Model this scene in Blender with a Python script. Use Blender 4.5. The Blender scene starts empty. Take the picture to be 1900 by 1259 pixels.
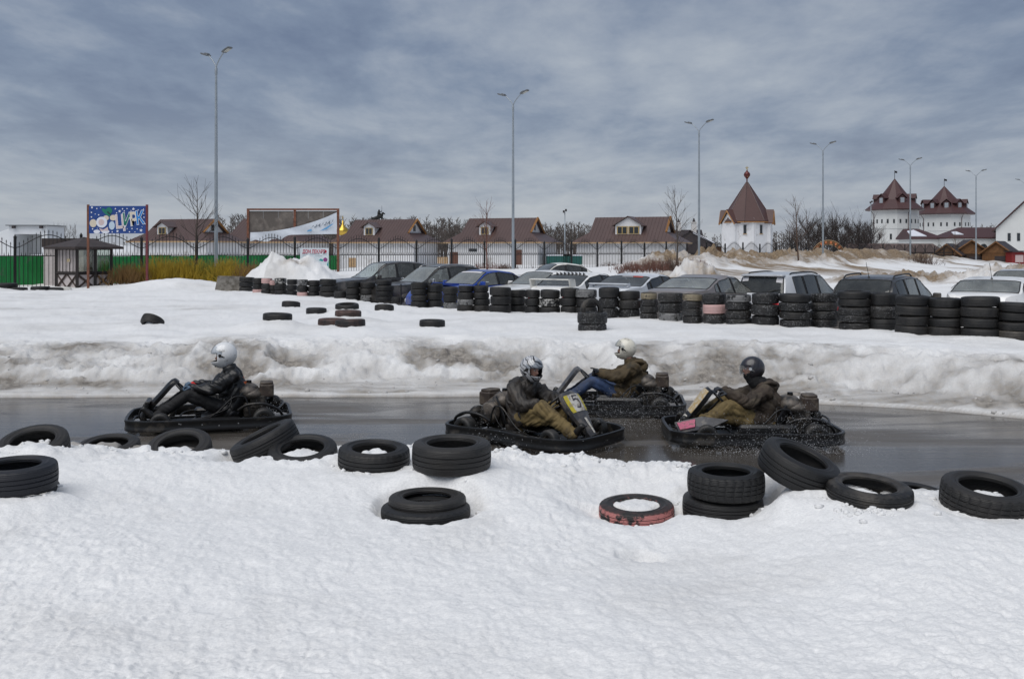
import bpy, bmesh, math, random
import numpy as np
from mathutils import Vector, Matrix, Euler, Quaternion

S = bpy.context.scene
COL = S.collection
random.seed(7)
R_ = math.radians
F, UC, VH, ZC = 1850.0, 950.0, 467.0, 2.25       # focal length in photo pixels, image centre, horizon row, eye height


def P(u, v, Y):
    return Vector(((u - UC) * Y / F, Y, ZC - (v - VH) * Y / F))


def PX(u, Y):
    return (u - UC) * Y / F


def PZ(v, Y):
    return ZC - (v - VH) * Y / F


# ------------------------------------------------------------------ camera
cam_d = bpy.data.cameras.new("camera")
cam_d.sensor_width = 36.0
cam_d.lens = 36.0 * F / 1900.0
cam_d.shift_y = -(629.5 - VH) / 1900.0
cam_d.clip_start, cam_d.clip_end = 0.1, 6000
cam = bpy.data.objects.new("camera", cam_d)
COL.objects.link(cam)
cam.location = (0, 0, ZC)
cam.rotation_euler = (R_(90), 0, 0)
S.camera = cam

# ------------------------------------------------------------------ view, world, sun
S.view_settings.view_transform = 'Standard'
S.view_settings.look = 'None'
S.view_settings.gamma = 1
S.view_settings.exposure = 0.67
S.view_settings.use_curve_mapping = False
S.render.engine = 'CYCLES'
S.cycles.max_bounces = 6
S.cycles.transparent_max_bounces = 12
S.cycles.use_denoising = True

SUN_EL, SUN_AZ = 58.0, -35.0          # degrees; azimuth from the view direction behind the camera
W = bpy.data.worlds.new("World")
S.world = W
W.use_nodes = True


class NT:
    """tiny wrapper for node trees"""
    def __init__(s, tree):
        s.t = tree
        tree.nodes.clear()

    def n(s, kind, **kw):
        nd = s.t.nodes.new(kind)
        ins = kw.pop('ins', {})
        for k, v in kw.items():
            setattr(nd, k, v)
        for k, v in ins.items():
            sock = nd.inputs[k]
            if hasattr(v, 'is_output') or isinstance(v, bpy.types.NodeSocket):
                s.t.links.new(v, sock)
            else:
                sock.default_value = v
        return nd

    def math(s, op, a, b=0.0, c=None, clamp=False):
        ins = {0: a, 1: b}
        if c is not None:
            ins[2] = c
        return s.n('ShaderNodeMath', operation=op, use_clamp=clamp, ins=ins).outputs[0]

    def mix(s, fac, a, b, blend='MIX'):
        nd = s.n('ShaderNodeMix', data_type='RGBA', blend_type=blend)
        for i, v in ((0, fac), (6, a), (7, b)):
            if isinstance(v, bpy.types.NodeSocket):
                s.t.links.new(v, nd.inputs[i])
            else:
                nd.inputs[i].default_value = v
        return nd.outputs[2]

    def ramp(s, fac, pts, interp='LINEAR'):
        nd = s.n('ShaderNodeValToRGB', ins={0: fac})
        cr = nd.color_ramp
        cr.interpolation = interp
        while len(cr.elements) < len(pts):
            cr.elements.new(0.5)
        for e, (p, c) in zip(cr.elements, pts):
            e.position = p
            e.color = c if len(c) == 4 else (*c, 1)
        return nd.outputs[0]

    def noise(s, vec, scale, detail=4, rough=0.55, dist=0.0, lac=2.0):
        return s.n('ShaderNodeTexNoise', ins={'Vector': vec, 'Scale': scale, 'Detail': detail, 'Roughness': rough,
                                              'Distortion': dist, 'Lacunarity': lac}).outputs[0]

    def mapv(s, vec, scale=(1, 1, 1), loc=(0, 0, 0), rot=(0, 0, 0)):
        return s.n('ShaderNodeMapping', ins={0: vec, 'Location': loc, 'Rotation': rot, 'Scale': scale}).outputs[0]


def g3(r, g, b):
    """sRGB 0-255 to linear"""
    def f(c):
        c /= 255.0
        return c / 12.92 if c <= 0.04045 else ((c + 0.055) / 1.055) ** 2.4
    return (f(r), f(g), f(b), 1)


def build_world():
    t = NT(W.node_tree)
    tc = t.n('ShaderNodeTexCoord').outputs['Generated']
    sep = t.n('ShaderNodeSeparateXYZ', ins={0: tc})
    z = t.math('ABSOLUTE', sep.outputs[2])
    inv = t.math('DIVIDE', 1.0, t.math('ADD', z, 0.13))
    px = t.math('MULTIPLY', sep.outputs[0], inv)
    py = t.math('MULTIPLY', sep.outputs[1], inv)
    pl = t.n('ShaderNodeCombineXYZ', ins={0: px, 1: py, 2: 0.0}).outputs[0]      # the flat underside of the cloud deck
    warp = t.n('ShaderNodeTexNoise', ins={'Vector': pl, 'Scale': 0.55, 'Detail': 3}).outputs[1]
    v2 = t.n('ShaderNodeVectorMath', operation='MULTIPLY_ADD', ins={0: warp, 1: (0.5, 0.4, 0), 2: pl}).outputs[0]
    big = t.noise(t.mapv(v2, (0.62, 0.46, 1), (3.1, 1.7, 0)), 1.0, 3, 0.5)
    mid = t.noise(t.mapv(v2, (1.7, 1.05, 1), (0.3, 5.2, 0)), 1.0, 8, 0.58)
    fine = t.noise(t.mapv(v2, (5.2, 3.0, 1), (7.3, 2.2, 0)), 1.0, 7, 0.6)
    d = t.math('ADD', t.math('MULTIPLY', big, 0.42), t.math('ADD', t.math('MULTIPLY', mid, 0.46), t.math('MULTIPLY', fine, 0.24)))
    cl = t.ramp(d, [(0.44, g3(106, 119, 143)), (0.52, g3(123, 136, 157)), (0.59, g3(144, 154, 170)), (0.72, g3(172, 179, 188))])
    # air in front of the far deck: paler near the horizon
    hz = t.math('POWER', t.math('SUBTRACT', 1.0, t.math('MINIMUM', t.math('MULTIPLY', z, 3.6), 1.0)), 3.0)
    hzn = t.math('MULTIPLY', hz, t.math('ADD', 0.35, t.math('MULTIPLY', mid, 0.75)), clamp=True)
    cl = t.mix(hzn, cl, g3(186, 190, 196))
    deck = t.n('ShaderNodeVectorMath', operation='SCALE', ins={0: cl, 'Scale': 10.0 / 2 ** 0.67}).outputs[0]
    sky = t.n('ShaderNodeTexSky', sky_type='NISHITA')
    sky.sun_disc = False
    sky.sun_elevation = R_(SUN_EL)
    sky.sun_rotation = R_(180 + SUN_AZ)
    col = t.mix(0.94, sky.outputs[0], deck)
    bg = t.n('ShaderNodeBackground', ins={0: col, 1: 0.1})
    out = t.n('ShaderNodeOutputWorld', ins={0: bg.outputs[0]})


build_world()
sun_d = bpy.data.lights.new("sun", 'SUN')
sun_d.energy = 1.5
sun_d.angle = R_(60)
sun_d.color = (1.0, 0.965, 0.92)
sun = bpy.data.objects.new("sun", sun_d)
COL.objects.link(sun)
_az = R_(SUN_AZ)
sdir = Vector((math.sin(_az) * math.cos(R_(SUN_EL)), -math.cos(_az) * math.cos(R_(SUN_EL)), math.sin(R_(SUN_EL))))
sun.rotation_euler = sdir.to_track_quat('Z', 'Y').to_euler()
sun.location = sdir * 50


# ------------------------------------------------------------------ helpers: objects
def tag(o, label=None, cat=None, group=None, kind=None):
    if label: o['label'] = label
    if cat: o['category'] = cat
    if group: o['group'] = group
    if kind: o['kind'] = kind
    return o


def thing(name, label, cat, loc=(0, 0, 0), rz=0.0, group=None, rot=None):
    o = bpy.data.objects.new(name, None)
    o.empty_display_size = 0.2
    COL.objects.link(o)
    o.location = loc
    o.rotation_euler = rot if rot is not None else (0, 0, rz)
    return tag(o, label, cat, group)


KIDS = {}


def link_mesh(name, me, parent=None):
    o = bpy.data.objects.new(name, me)
    COL.objects.link(o)
    if parent is not None:
        o.parent = parent
        KIDS.setdefault(parent.name, []).append(o)
    return o


def copy_tree(o, parent=None):
    c = o.copy()
    COL.objects.link(c)
    if parent is not None:
        c.parent = parent
        KIDS.setdefault(parent.name, []).append(c)
    for k in KIDS.get(o.name, []):
        copy_tree(k, c)
    return c


class MB:
    """collects shapes into one mesh"""
    def __init__(s):
        s.v, s.f, s.m = [], [], []
        s.X = None
        s.mi = 0

    def _add(s, vs, fs, mi=None):
        b = len(s.v)
        if s.X is not None:
            vs = [s.X @ Vector(p) for p in vs]
        s.v += [tuple(p) for p in vs]
        s.f += [tuple(b + i for i in f) for f in fs]
        s.m += [s.mi if mi is None else mi] * len(fs)
        return s

    def box(s, c, size, rot=None, taper=1.0):
        hx, hy, hz = size[0] / 2, size[1] / 2, size[2] / 2
        vs = [Vector((x * hx * (taper if z > 0 else 1), y * hy * (taper if z > 0 else 1), z * hz)) for z in (-1, 1) for x, y in ((-1, -1), (1, -1), (1, 1), (-1, 1))]
        if rot is not None:
            m = Euler(rot).to_matrix() if not isinstance(rot, Matrix) else rot
            vs = [m @ p for p in vs]
        c = Vector(c)
        return s._add([p + c for p in vs], [(3, 2, 1, 0), (4, 5, 6, 7), (0, 1, 5, 4), (1, 2, 6, 5), (2, 3, 7, 6), (3, 0, 4, 7)])

    def rbox(s, c, size, r, rot=None, n=3):
        """box with rounded vertical-plan corners and a small top/bottom chamfer"""
        hx, hy, hz = size[0] / 2, size[1] / 2, size[2] / 2
        ch = min(r * 0.6, hz * 0.5)
        rings = []
        for z, inset in ((-hz, ch), (-hz + ch, 0), (hz - ch, 0), (hz, ch)):
            ring = []
            for cx, cy, a0 in ((1, 1, 0), (-1, 1, 90), (-1, -1, 180), (1, -1, 270)):
                for k in range(n + 1):
                    a = R_(a0 + 90 * k / n)
                    rr = max(r - inset, 0.001)
                    ring.append(Vector((cx * (hx - r) + rr * math.cos(a), cy * (hy - r) + rr * math.sin(a), z)))
            rings.append(ring)
        m = None
        if rot is not None:
            m = Euler(rot).to_matrix() if not isinstance(rot, Matrix) else rot
        c = Vector(c)
        k = len(rings[0])
        vs = [((m @ p) if m else p) + c for r_ in rings for p in r_]
        fs = [tuple(reversed(range(k))), tuple(range(3 * k, 4 * k))]
        for j in range(3):
            for i in range(k):
                fs.append((j * k + i, j * k + (i + 1) % k, (j + 1) * k + (i + 1) % k, (j + 1) * k + i))
        return s._add(vs, fs)

    def tube(s, pts, r, seg=8, closed=False, cap=True):
        pts = [Vector(p) for p in pts]
        n = len(pts)
        rs = r if isinstance(r, (list, tuple)) else [r] * n
        vs, fs = [], []
        up = None
        for i, p in enumerate(pts):
            if closed:
                d = pts[(i + 1) % n] - pts[i - 1]
            else:
                d = pts[min(i + 1, n - 1)] - pts[max(i - 1, 0)]
            d.normalize()
            if up is None:
                up = Vector((0, 0, 1)) if abs(d.z) < 0.9 else Vector((1, 0, 0))
            a = up - d * up.dot(d)
            if a.length < 1e-5:
                a = d.orthogonal()
            a.normalize()
            up = a
            b = d.cross(a)
            for k in range(seg):
                t = 2 * math.pi * k / seg
                vs.append(p + a * (rs[i] * math.cos(t)) + b * (rs[i] * math.sin(t)))
        for i in range(n if closed else n - 1):
            j = (i + 1) % n
            for k in range(seg):
                k2 = (k + 1) % seg
                fs.append((i * seg + k, i * seg + k2, j * seg + k2, j * seg + k))
        if cap and not closed:
            fs.append(tuple(reversed(range(seg))))
            fs.append(tuple((n - 1) * seg + k for k in range(seg)))
        return s._add(vs, fs)

    def cyl(s, a, b, r, seg=16, r2=None):
        return s.tube([a, b], [r, r if r2 is None else r2], seg)

    def lathe(s, prof, c=(0, 0, 0), axis='Z', seg=32, closed=False, mat=None):
        """prof = [(radius, height)]"""
        vs, fs = [], []
        n = len(prof)
        c = Vector(c)
        for k in range(seg):
            t = 2 * math.pi * k / seg
            for r, h in prof:
                x, y = r * math.cos(t), r * math.sin(t)
                p = Vector((x, y, h)) if axis == 'Z' else (Vector((x, h, -y)) if axis == 'Y' else Vector((h, x, y)))
                if mat is not None:
                    p = mat @ p
                vs.append(p + c)
        for k in range(seg):
            k2 = (k + 1) % seg
            for i in range(n if closed else n - 1):
                j = (i + 1) % n
                fs.append((k * n + i, k2 * n + i, k2 * n + j, k * n + j))
        return s._add(vs, fs)

    def ell(s, c, r, seg=16, rings=10, rot=None):
        r = Vector(r) if not isinstance(r, (int, float)) else Vector((r, r, r))
        c = Vector(c)
        m = Euler(rot).to_matrix() if rot is not None and not isinstance(rot, Matrix) else rot
        vs = [Vector((0, 0, -r.z))]
        for j in range(1, rings):
            ph = -math.pi / 2 + math.pi * j / rings
            for k in range(seg):
                t = 2 * math.pi * k / seg
                vs.append(Vector((r.x * math.cos(ph) * math.cos(t), r.y * math.cos(ph) * math.sin(t), r.z * math.sin(ph))))
        vs.append(Vector((0, 0, r.z)))
        fs = []
        for k in range(seg):
            fs.append((0, 1 + (k + 1) % seg, 1 + k))
            fs.append((len(vs) - 1, 1 + (rings - 2) * seg + k, 1 + (rings - 2) * seg + (k + 1) % seg))
        for j in range(rings - 2):
            for k in range(seg):
                k2 = (k + 1) % seg
                fs.append((1 + j * seg + k, 1 + j * seg + k2, 1 + (j + 1) * seg + k2, 1 + (j + 1) * seg + k))
        return s._add([((m @ p) if m else p) + c for p in vs], fs)

    def capsule(s, a, b, ra, rb, seg=14):
        """closed tapered capsule"""
        a, b = Vector(a), Vector(b)
        d = (b - a)
        L = max(d.length, 1e-4)
        d = d / L
        pts, rs = [], []
        for k in range(5):
            t = math.pi / 2 * k / 4
            pts.append(a - d * ra * math.cos(t)); rs.append(max(ra * math.sin(t), 0.001))
        for k in range(5):
            t = math.pi / 2 * k / 4
            pts.append(b + d * rb * math.sin(t)); rs.append(max(rb * math.cos(t), 0.001))
        return s.tube(pts, rs, seg)

    def poly(s, pts, mi=None):
        return s._add(pts, [tuple(range(len(pts)))], mi)

    def prism(s, outline, d):
        """extrude a planar outline (3d points) along d"""
        d = Vector(d)
        a = [Vector(p) for p in outline]
        n = len(a)
        fs = [tuple(range(n)), tuple(reversed(range(n, 2 * n)))]
        for i in range(n):
            j = (i + 1) % n
            fs.append((i, i + n, j + n, j))
        return s._add(a + [p + d for p in a], fs)

    def mesh(s, name, mats, smooth=False, angle=None, fixn=True):
        me = bpy.data.meshes.new(name)
        me.from_pydata(s.v, [], s.f)
        if not isinstance(mats, (list, tuple)):
            mats = [mats]
        for m in mats:
            me.materials.append(m)
        if len(mats) > 1:
            me.polygons.foreach_set('material_index', s.m)
        if fixn:
            bm = bmesh.new()
            bm.from_mesh(me)
            bmesh.ops.recalc_face_normals(bm, faces=bm.faces)
            if smooth and angle:
                for e in bm.edges:
                    if len(e.link_faces) == 2 and e.calc_face_angle(0) > R_(angle):
                        e.smooth = False
            bm.to_mesh(me)
            bm.free()
        if smooth:
            me.polygons.foreach_set('use_smooth', [True] * len(me.polygons))
        me.update()
        return me

    def build(s, name, mats, parent=None, smooth=False, angle=None, fixn=True):
        return link_mesh(name, s.mesh(name, mats, smooth, angle, fixn), parent)


# ------------------------------------------------------------------ helpers: materials
MATS = {}


def mat(name, col, rough=0.6, metal=0.0, var=0.0, vscale=6.0, dirt=None, dfac=0.0, dscale=3.0, bump=0.0, bscale=40.0, coat=0.0, spec=0.5, emit=None):
    """procedural material: base colour with a noise variation, a second colour in patches, and a fine relief"""
    if name in MATS:
        return MATS[name]
    m = bpy.data.materials.new(name)
    m.use_nodes = True
    t = NT(m.node_tree)
    tc = t.n('ShaderNodeTexCoord').outputs['Object']
    c = (*col[:3], 1)
    base = c
    b = t.n('ShaderNodeBsdfPrincipled')
    if var > 0:
        nz = t.noise(tc, vscale, 5, 0.6)
        lo = tuple(x * (1 - var) for x in c[:3]) + (1,)
        hi = tuple(min(1, x * (1 + var)) for x in c[:3]) + (1,)
        base = t.ramp(nz, [(0.3, lo), (0.7, hi)])
    if dirt is not None:
        nz2 = t.noise(t.mapv(tc, (1, 1, 1), (5, 3, 1)), dscale, 6, 0.65)
        fac = t.ramp(nz2, [(0.62 - dfac * 0.4, (0, 0, 0)), (0.72 - dfac * 0.3, (1, 1, 1))])
        base = t.mix(fac, base, (*dirt[:3], 1))
    if isinstance(base, tuple):
        b.inputs['Base Color'].default_value = base
    else:
        t.t.links.new(base, b.inputs['Base Color'])
    b.inputs['Roughness'].default_value = rough
    b.inputs['Metallic'].default_value = metal
    b.inputs['Coat Weight'].default_value = coat
    b.inputs['Coat Roughness'].default_value = 0.16
    b.inputs['Specular IOR Level'].default_value = spec
    if emit:
        b.inputs['Emission Color'].default_value = (*emit[:3], 1)
        b.inputs['Emission Strength'].default_value = emit[3]
    if bump > 0:
        bn = t.n('ShaderNodeBump', ins={'Strength': 1.0, 'Distance': bump, 'Height': t.noise(tc, bscale, 4, 0.6)})
        t.t.links.new(bn.outputs[0], b.inputs['Normal'])
    t.n('ShaderNodeOutputMaterial', ins={0: b.outputs[0]})
    MATS[name] = m
    return m


# ------------------------------------------------------------------ helpers: numpy noise
def _h(ix, iy, seed):
    n = (ix.astype(np.int64) * 374761393 + iy.astype(np.int64) * 668265263 + seed * 974711) & 0xffffffff
    n = ((n ^ (n >> 13)) * 1274126177) & 0xffffffff
    n = (n ^ (n >> 16)) & 0xffff
    return n / 32767.5 - 1.0


def vn(x, y, seed=0):
    x = np.asarray(x, float); y = np.asarray(y, float)
    ix, iy = np.floor(x), np.floor(y)
    fx, fy = x - ix, y - iy
    fx = fx * fx * fx * (fx * (fx * 6 - 15) + 10)
    fy = fy * fy * fy * (fy * (fy * 6 - 15) + 10)
    a = _h(ix, iy, seed); b = _h(ix + 1, iy, seed); c = _h(ix, iy + 1, seed); d = _h(ix + 1, iy + 1, seed)
    return (a + (b - a) * fx) + ((c + (d - c) * fx) - (a + (b - a) * fx)) * fy


def fbm(x, y, o=4, seed=0, g=0.5):
    r, a, s = 0.0, 1.0, 0.0
    for i in range(o):
        r = r + a * vn(x * 2 ** i + 13.7 * i, y * 2 ** i - 7.1 * i, seed + i)
        s += a
        a *= g
    return r / s


def billow(x, y, o=4, seed=0, g=0.5):
    r, a, s = 0.0, 1.0, 0.0
    for i in range(o):
        r = r + a * np.abs(vn(x * 2 ** i + 3.7 * i, y * 2 ** i - 9.1 * i, seed + i))
        s += a
        a *= g
    return r / s


def ss(a, b, x):
    t = np.clip((x - a) / (b - a), 0, 1)
    return t * t * (3 - 2 * t)
# ================================================================== ground: snow, track, sky-lit far plain
_nx = [-30, -8, -4.9, -1.87, 0, 0.97, 1.66, 2.57, 3.34, 3.72, 6, 10, 30]
_ny = [9.6, 9.2, 9.05, 9.3, 9.1, 8.85, 8.7, 7.85, 7.7, 7.35, 5.6, 3.5, 0]
_fx = [-40, -7.9, -2.9, 0.5, 2.86, 4.4, 5.76, 6.9, 9, 12, 40]
_fy = [15.4, 15.4, 15.4, 15.5, 15.1, 14.8, 14.2, 13.4, 11.7, 9.0, -18]
_sx = [-13.2, -11.6, -10.9, -6.2, -2.6, 1.24, 3.27, 4.26, 6.2, 7.9, 9.1, 11, 40]
_sy = [70, 55, 40.3, 34.4, 28.4, 25.4, 24.2, 22.5, 20.9, 19.5, 17.7, 15, -20]


def y_near(x): return np.interp(x, _nx, _ny)
def y_far(x): return np.interp(x, _fx, _fy)
def y_wall(x): return np.interp(x, _sx, _sy)
def y_lamp(x): return 50.0 + (x + 14.8) * 1.014


# tyres lying loose: (u centre, Y centre, radius, width, base z, tilt x, tilt y, turn, fill, paint)
GT = []


def _gt(u, wpx, R, w, vbot, tx=0, ty=0, fill=None, paint='black', up=0.0, melt=0.0, sink=0.02, lab='', bury=None, hgt=None):
    Y = F * 2 * R / wpx
    zb = PZ(vbot, Y - R * 0.97) if hgt is None else hgt
    GT.append(dict(x=PX(u, Y), y=Y, R=R, w=w, z=zb + up - sink - 0.02, gz=zb, tx=tx, ty=ty, fill=fill, paint=paint, melt=melt, sink=sink, lab=lab, bury=bury))


_gt(30, 150, 0.31, 0.20, 927, sink=0.13, lab='worn black tyre sunk in snow at the left frame edge, beneath another tyre')
_gt(27, 150, 0.30, 0.20, 927, up=0.025, sink=0.0, tx=2, paint='blue', lab='black tyre lying on a sunken tyre at the left frame edge')
_gt(63, 125, 0.30, 0.19, 846, tx=19, sink=0.06, fill=0.13, bury=0.06, lab='half buried tyre ring furthest left along the near snow berm')
_gt(202, 112, 0.30, 0.17, 846, tx=9, sink=0.06, fill=0.14, bury=0.07, lab='almost wholly buried tyre with only its far rim showing left of the leading kart')
_gt(333, 118, 0.30, 0.17, 850, tx=21, sink=0.05, fill=0.10, bury=0.05, lab='half buried tyre ring in front of the leftmost kart')
_gt(562, 128, 0.31, 0.18, 866, tx=14, sink=0.03, fill=0.13, bury=0.07, lab='half buried tyre under the steeply leaning tyre')
_gt(492, 128, 0.32, 0.22, 874, ty=-25, tx=4, up=0.12, lab='worn tyre leaning steeply on a half buried tyre with its tread to the camera')
_gt(694, 133, 0.31, 0.20, 876, tx=4, ty=2, fill=0.145, sink=0.02, lab='tyre filled with snow on the near berm beside the wide black tyre')
_gt(838, 147, 0.33, 0.235, 881, tx=2, fill=0.13, sink=0.0, lab='wide black tyre with square shoulders on the near berm behind the centre kart')
_gt(790, 166, 0.34, 0.10, 970, melt=0.0, sink=0.03, lab='wide tyre sunk flat in a melt hole, under the tyre in the middle foreground')
_gt(793, 145, 0.30, 0.165, 966, up=0.01, fill=0.07, sink=0.03, lab='lone black tyre lying flat in the middle foreground in a melt hole', melt=0.05)
_gt(1181, 140, 0.30, 0.15, 974, tx=3, ty=-1, fill=0.135, paint='pink', sink=0.03, lab='faded pink painted tyre filled with snow in the foreground')
_gt(1341, 148, 0.315, 0.19, 957, sink=0.08, melt=0.03, lab='sunken tyre at the bottom of the two-tyre pile in the right foreground')
_gt(1347, 142, 0.30, 0.205, 957, up=0.125, tx=1, paint='block', lab='top tyre with block tread of the two-tyre pile in the right foreground')
_gt(1482, 148, 0.31, 0.22, 909, tx=12, ty=20, up=0.05, sink=0.03, lab='black tyre tipped up against the two-tyre pile with its open side to the right')
_gt(1612, 157, 0.315, 0.155, 944, tx=6, ty=3, fill=0.075, paint='dust', sink=0.02, lab='dusty thin tyre with a snow lump inside, right of the tipped tyre')
_gt(1712, 120, 0.30, 0.14, 935, ty=8, tx=6, sink=0.07, bury=0.06, lab='nearly buried tyre between the dusty thin tyre and the rightmost foreground tyre')
_gt(1830, 162, 0.325, 0.21, 962, tx=9, ty=3, fill=0.13, sink=0.01, paint='block', lab='large tyre holding a snow mound furthest right in the foreground')
# on the snow field between the track and the tyre wall
PLAT = [(283, 604, 42, 0.3, -30, 14, 'black tyre half buried and tilted in the snow field, furthest left'),
        (515, 597, 54, 0.3, 0, 2, 'black tyre lying buried in the snow left of centre above the leftmost kart'),
        (587, 584, 38, 0.28, 0, 1, 'small black tyre lying alone in the snow field, highest of the buried row'),
        (617, 607, 54, 0.3, 0, 1, 'black tyre overlapped by a reddish tyre in the snow field'),
        (650, 609, 56, 0.3, -2, -2, 'reddish black tyre overlapping another in the snow field'),
        (646, 590, 49, 0.3, 0, 1, 'reddish brown tyre lying in the snow behind the overlapping pair'),
        (644, 576, 44, 0.3, 6, 0, 'tyre under a cap of snow showing only a dark sliver, near the dark crossover'),
        (713, 578, 36, 0.28, -12, 0, 'tyre showing a dark crescent in the snow below the tyre wall'),
        (540, 571, 34, 0.28, -10, 2, 'tyre capped with snow showing a dark sliver below the painted stacks'),
        (802, 609, 48, 0.3, 0, 1, 'black tyre half hidden by a snow lump in the middle of the snow field'),
        (104, 541, 26, 0.3, 0, 3, 'black tyre tipped in the snow beside the wooden kiosk'),
        (75, 539, 34, 0.3, 0, 0, 'black tyre sunk in the snow left of the kiosk, right one of two'),
        (32, 541, 36, 0.3, 0, 0, 'black tyre sunk in the snow left of the kiosk, left one of two'),
        (8, 533, 46, 0.32, 0, 0, 'large black tyre standing clear of the snow at the far left edge')]
for u, vb, w, R, tx, ty, lb in PLAT:
    Y = F * 2 * R / w
    Yp = (ZC - 0.68) * F / (vb - VH)
    Y = min(max(Y, 18), Yp) if vb > 560 else 41.5
    R2 = w * Y / F / 2
    GT.append(dict(x=PX(u, Y), y=Y, R=R2, w=0.19, z=PZ(vb, Y - R2) - 0.03, gz=PZ(vb, Y - R2), tx=tx, ty=ty, fill=0.12, paint='rust' if 'redd' in lb else 'black', melt=0, sink=0.03, lab=lb, bury=None, far=True))


def heaps(x, y):
    """dirty ploughed snow heaps along the lamp row"""
    g = y_lamp(x) - y
    along = x * 0.7 + y * 0.7
    m = ss(6.5, 13, x)
    back = np.exp(-((g + 0.8) / 2.5) ** 2) * (1.15 + 0.55 * fbm(along * 0.35, g * 0.3, 3, 91)) * m
    f2 = np.exp(-((g - 4.5) / 2.2) ** 2) * np.clip(0.55 + 1.5 * fbm(along * 0.16, g * 0.1, 3, 77), 0, 1.2) * ss(9, 14, x)
    f3 = np.exp(-(((x - 9.2) / 2.7) ** 2 + ((y - 51) / 3.0) ** 2)) * 1.05
    f4 = np.exp(-(((x - 24.5) / 5.0) ** 2 + ((y - 62) / 4.0) ** 2)) * 0.7
    f5 = np.exp(-(((x - 29.5) / 3.0) ** 2 + ((y - 56) / 5.0) ** 2)) * 1.0
    return back + f2 * 0.6 + f3 + f4 + f5, back


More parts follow.
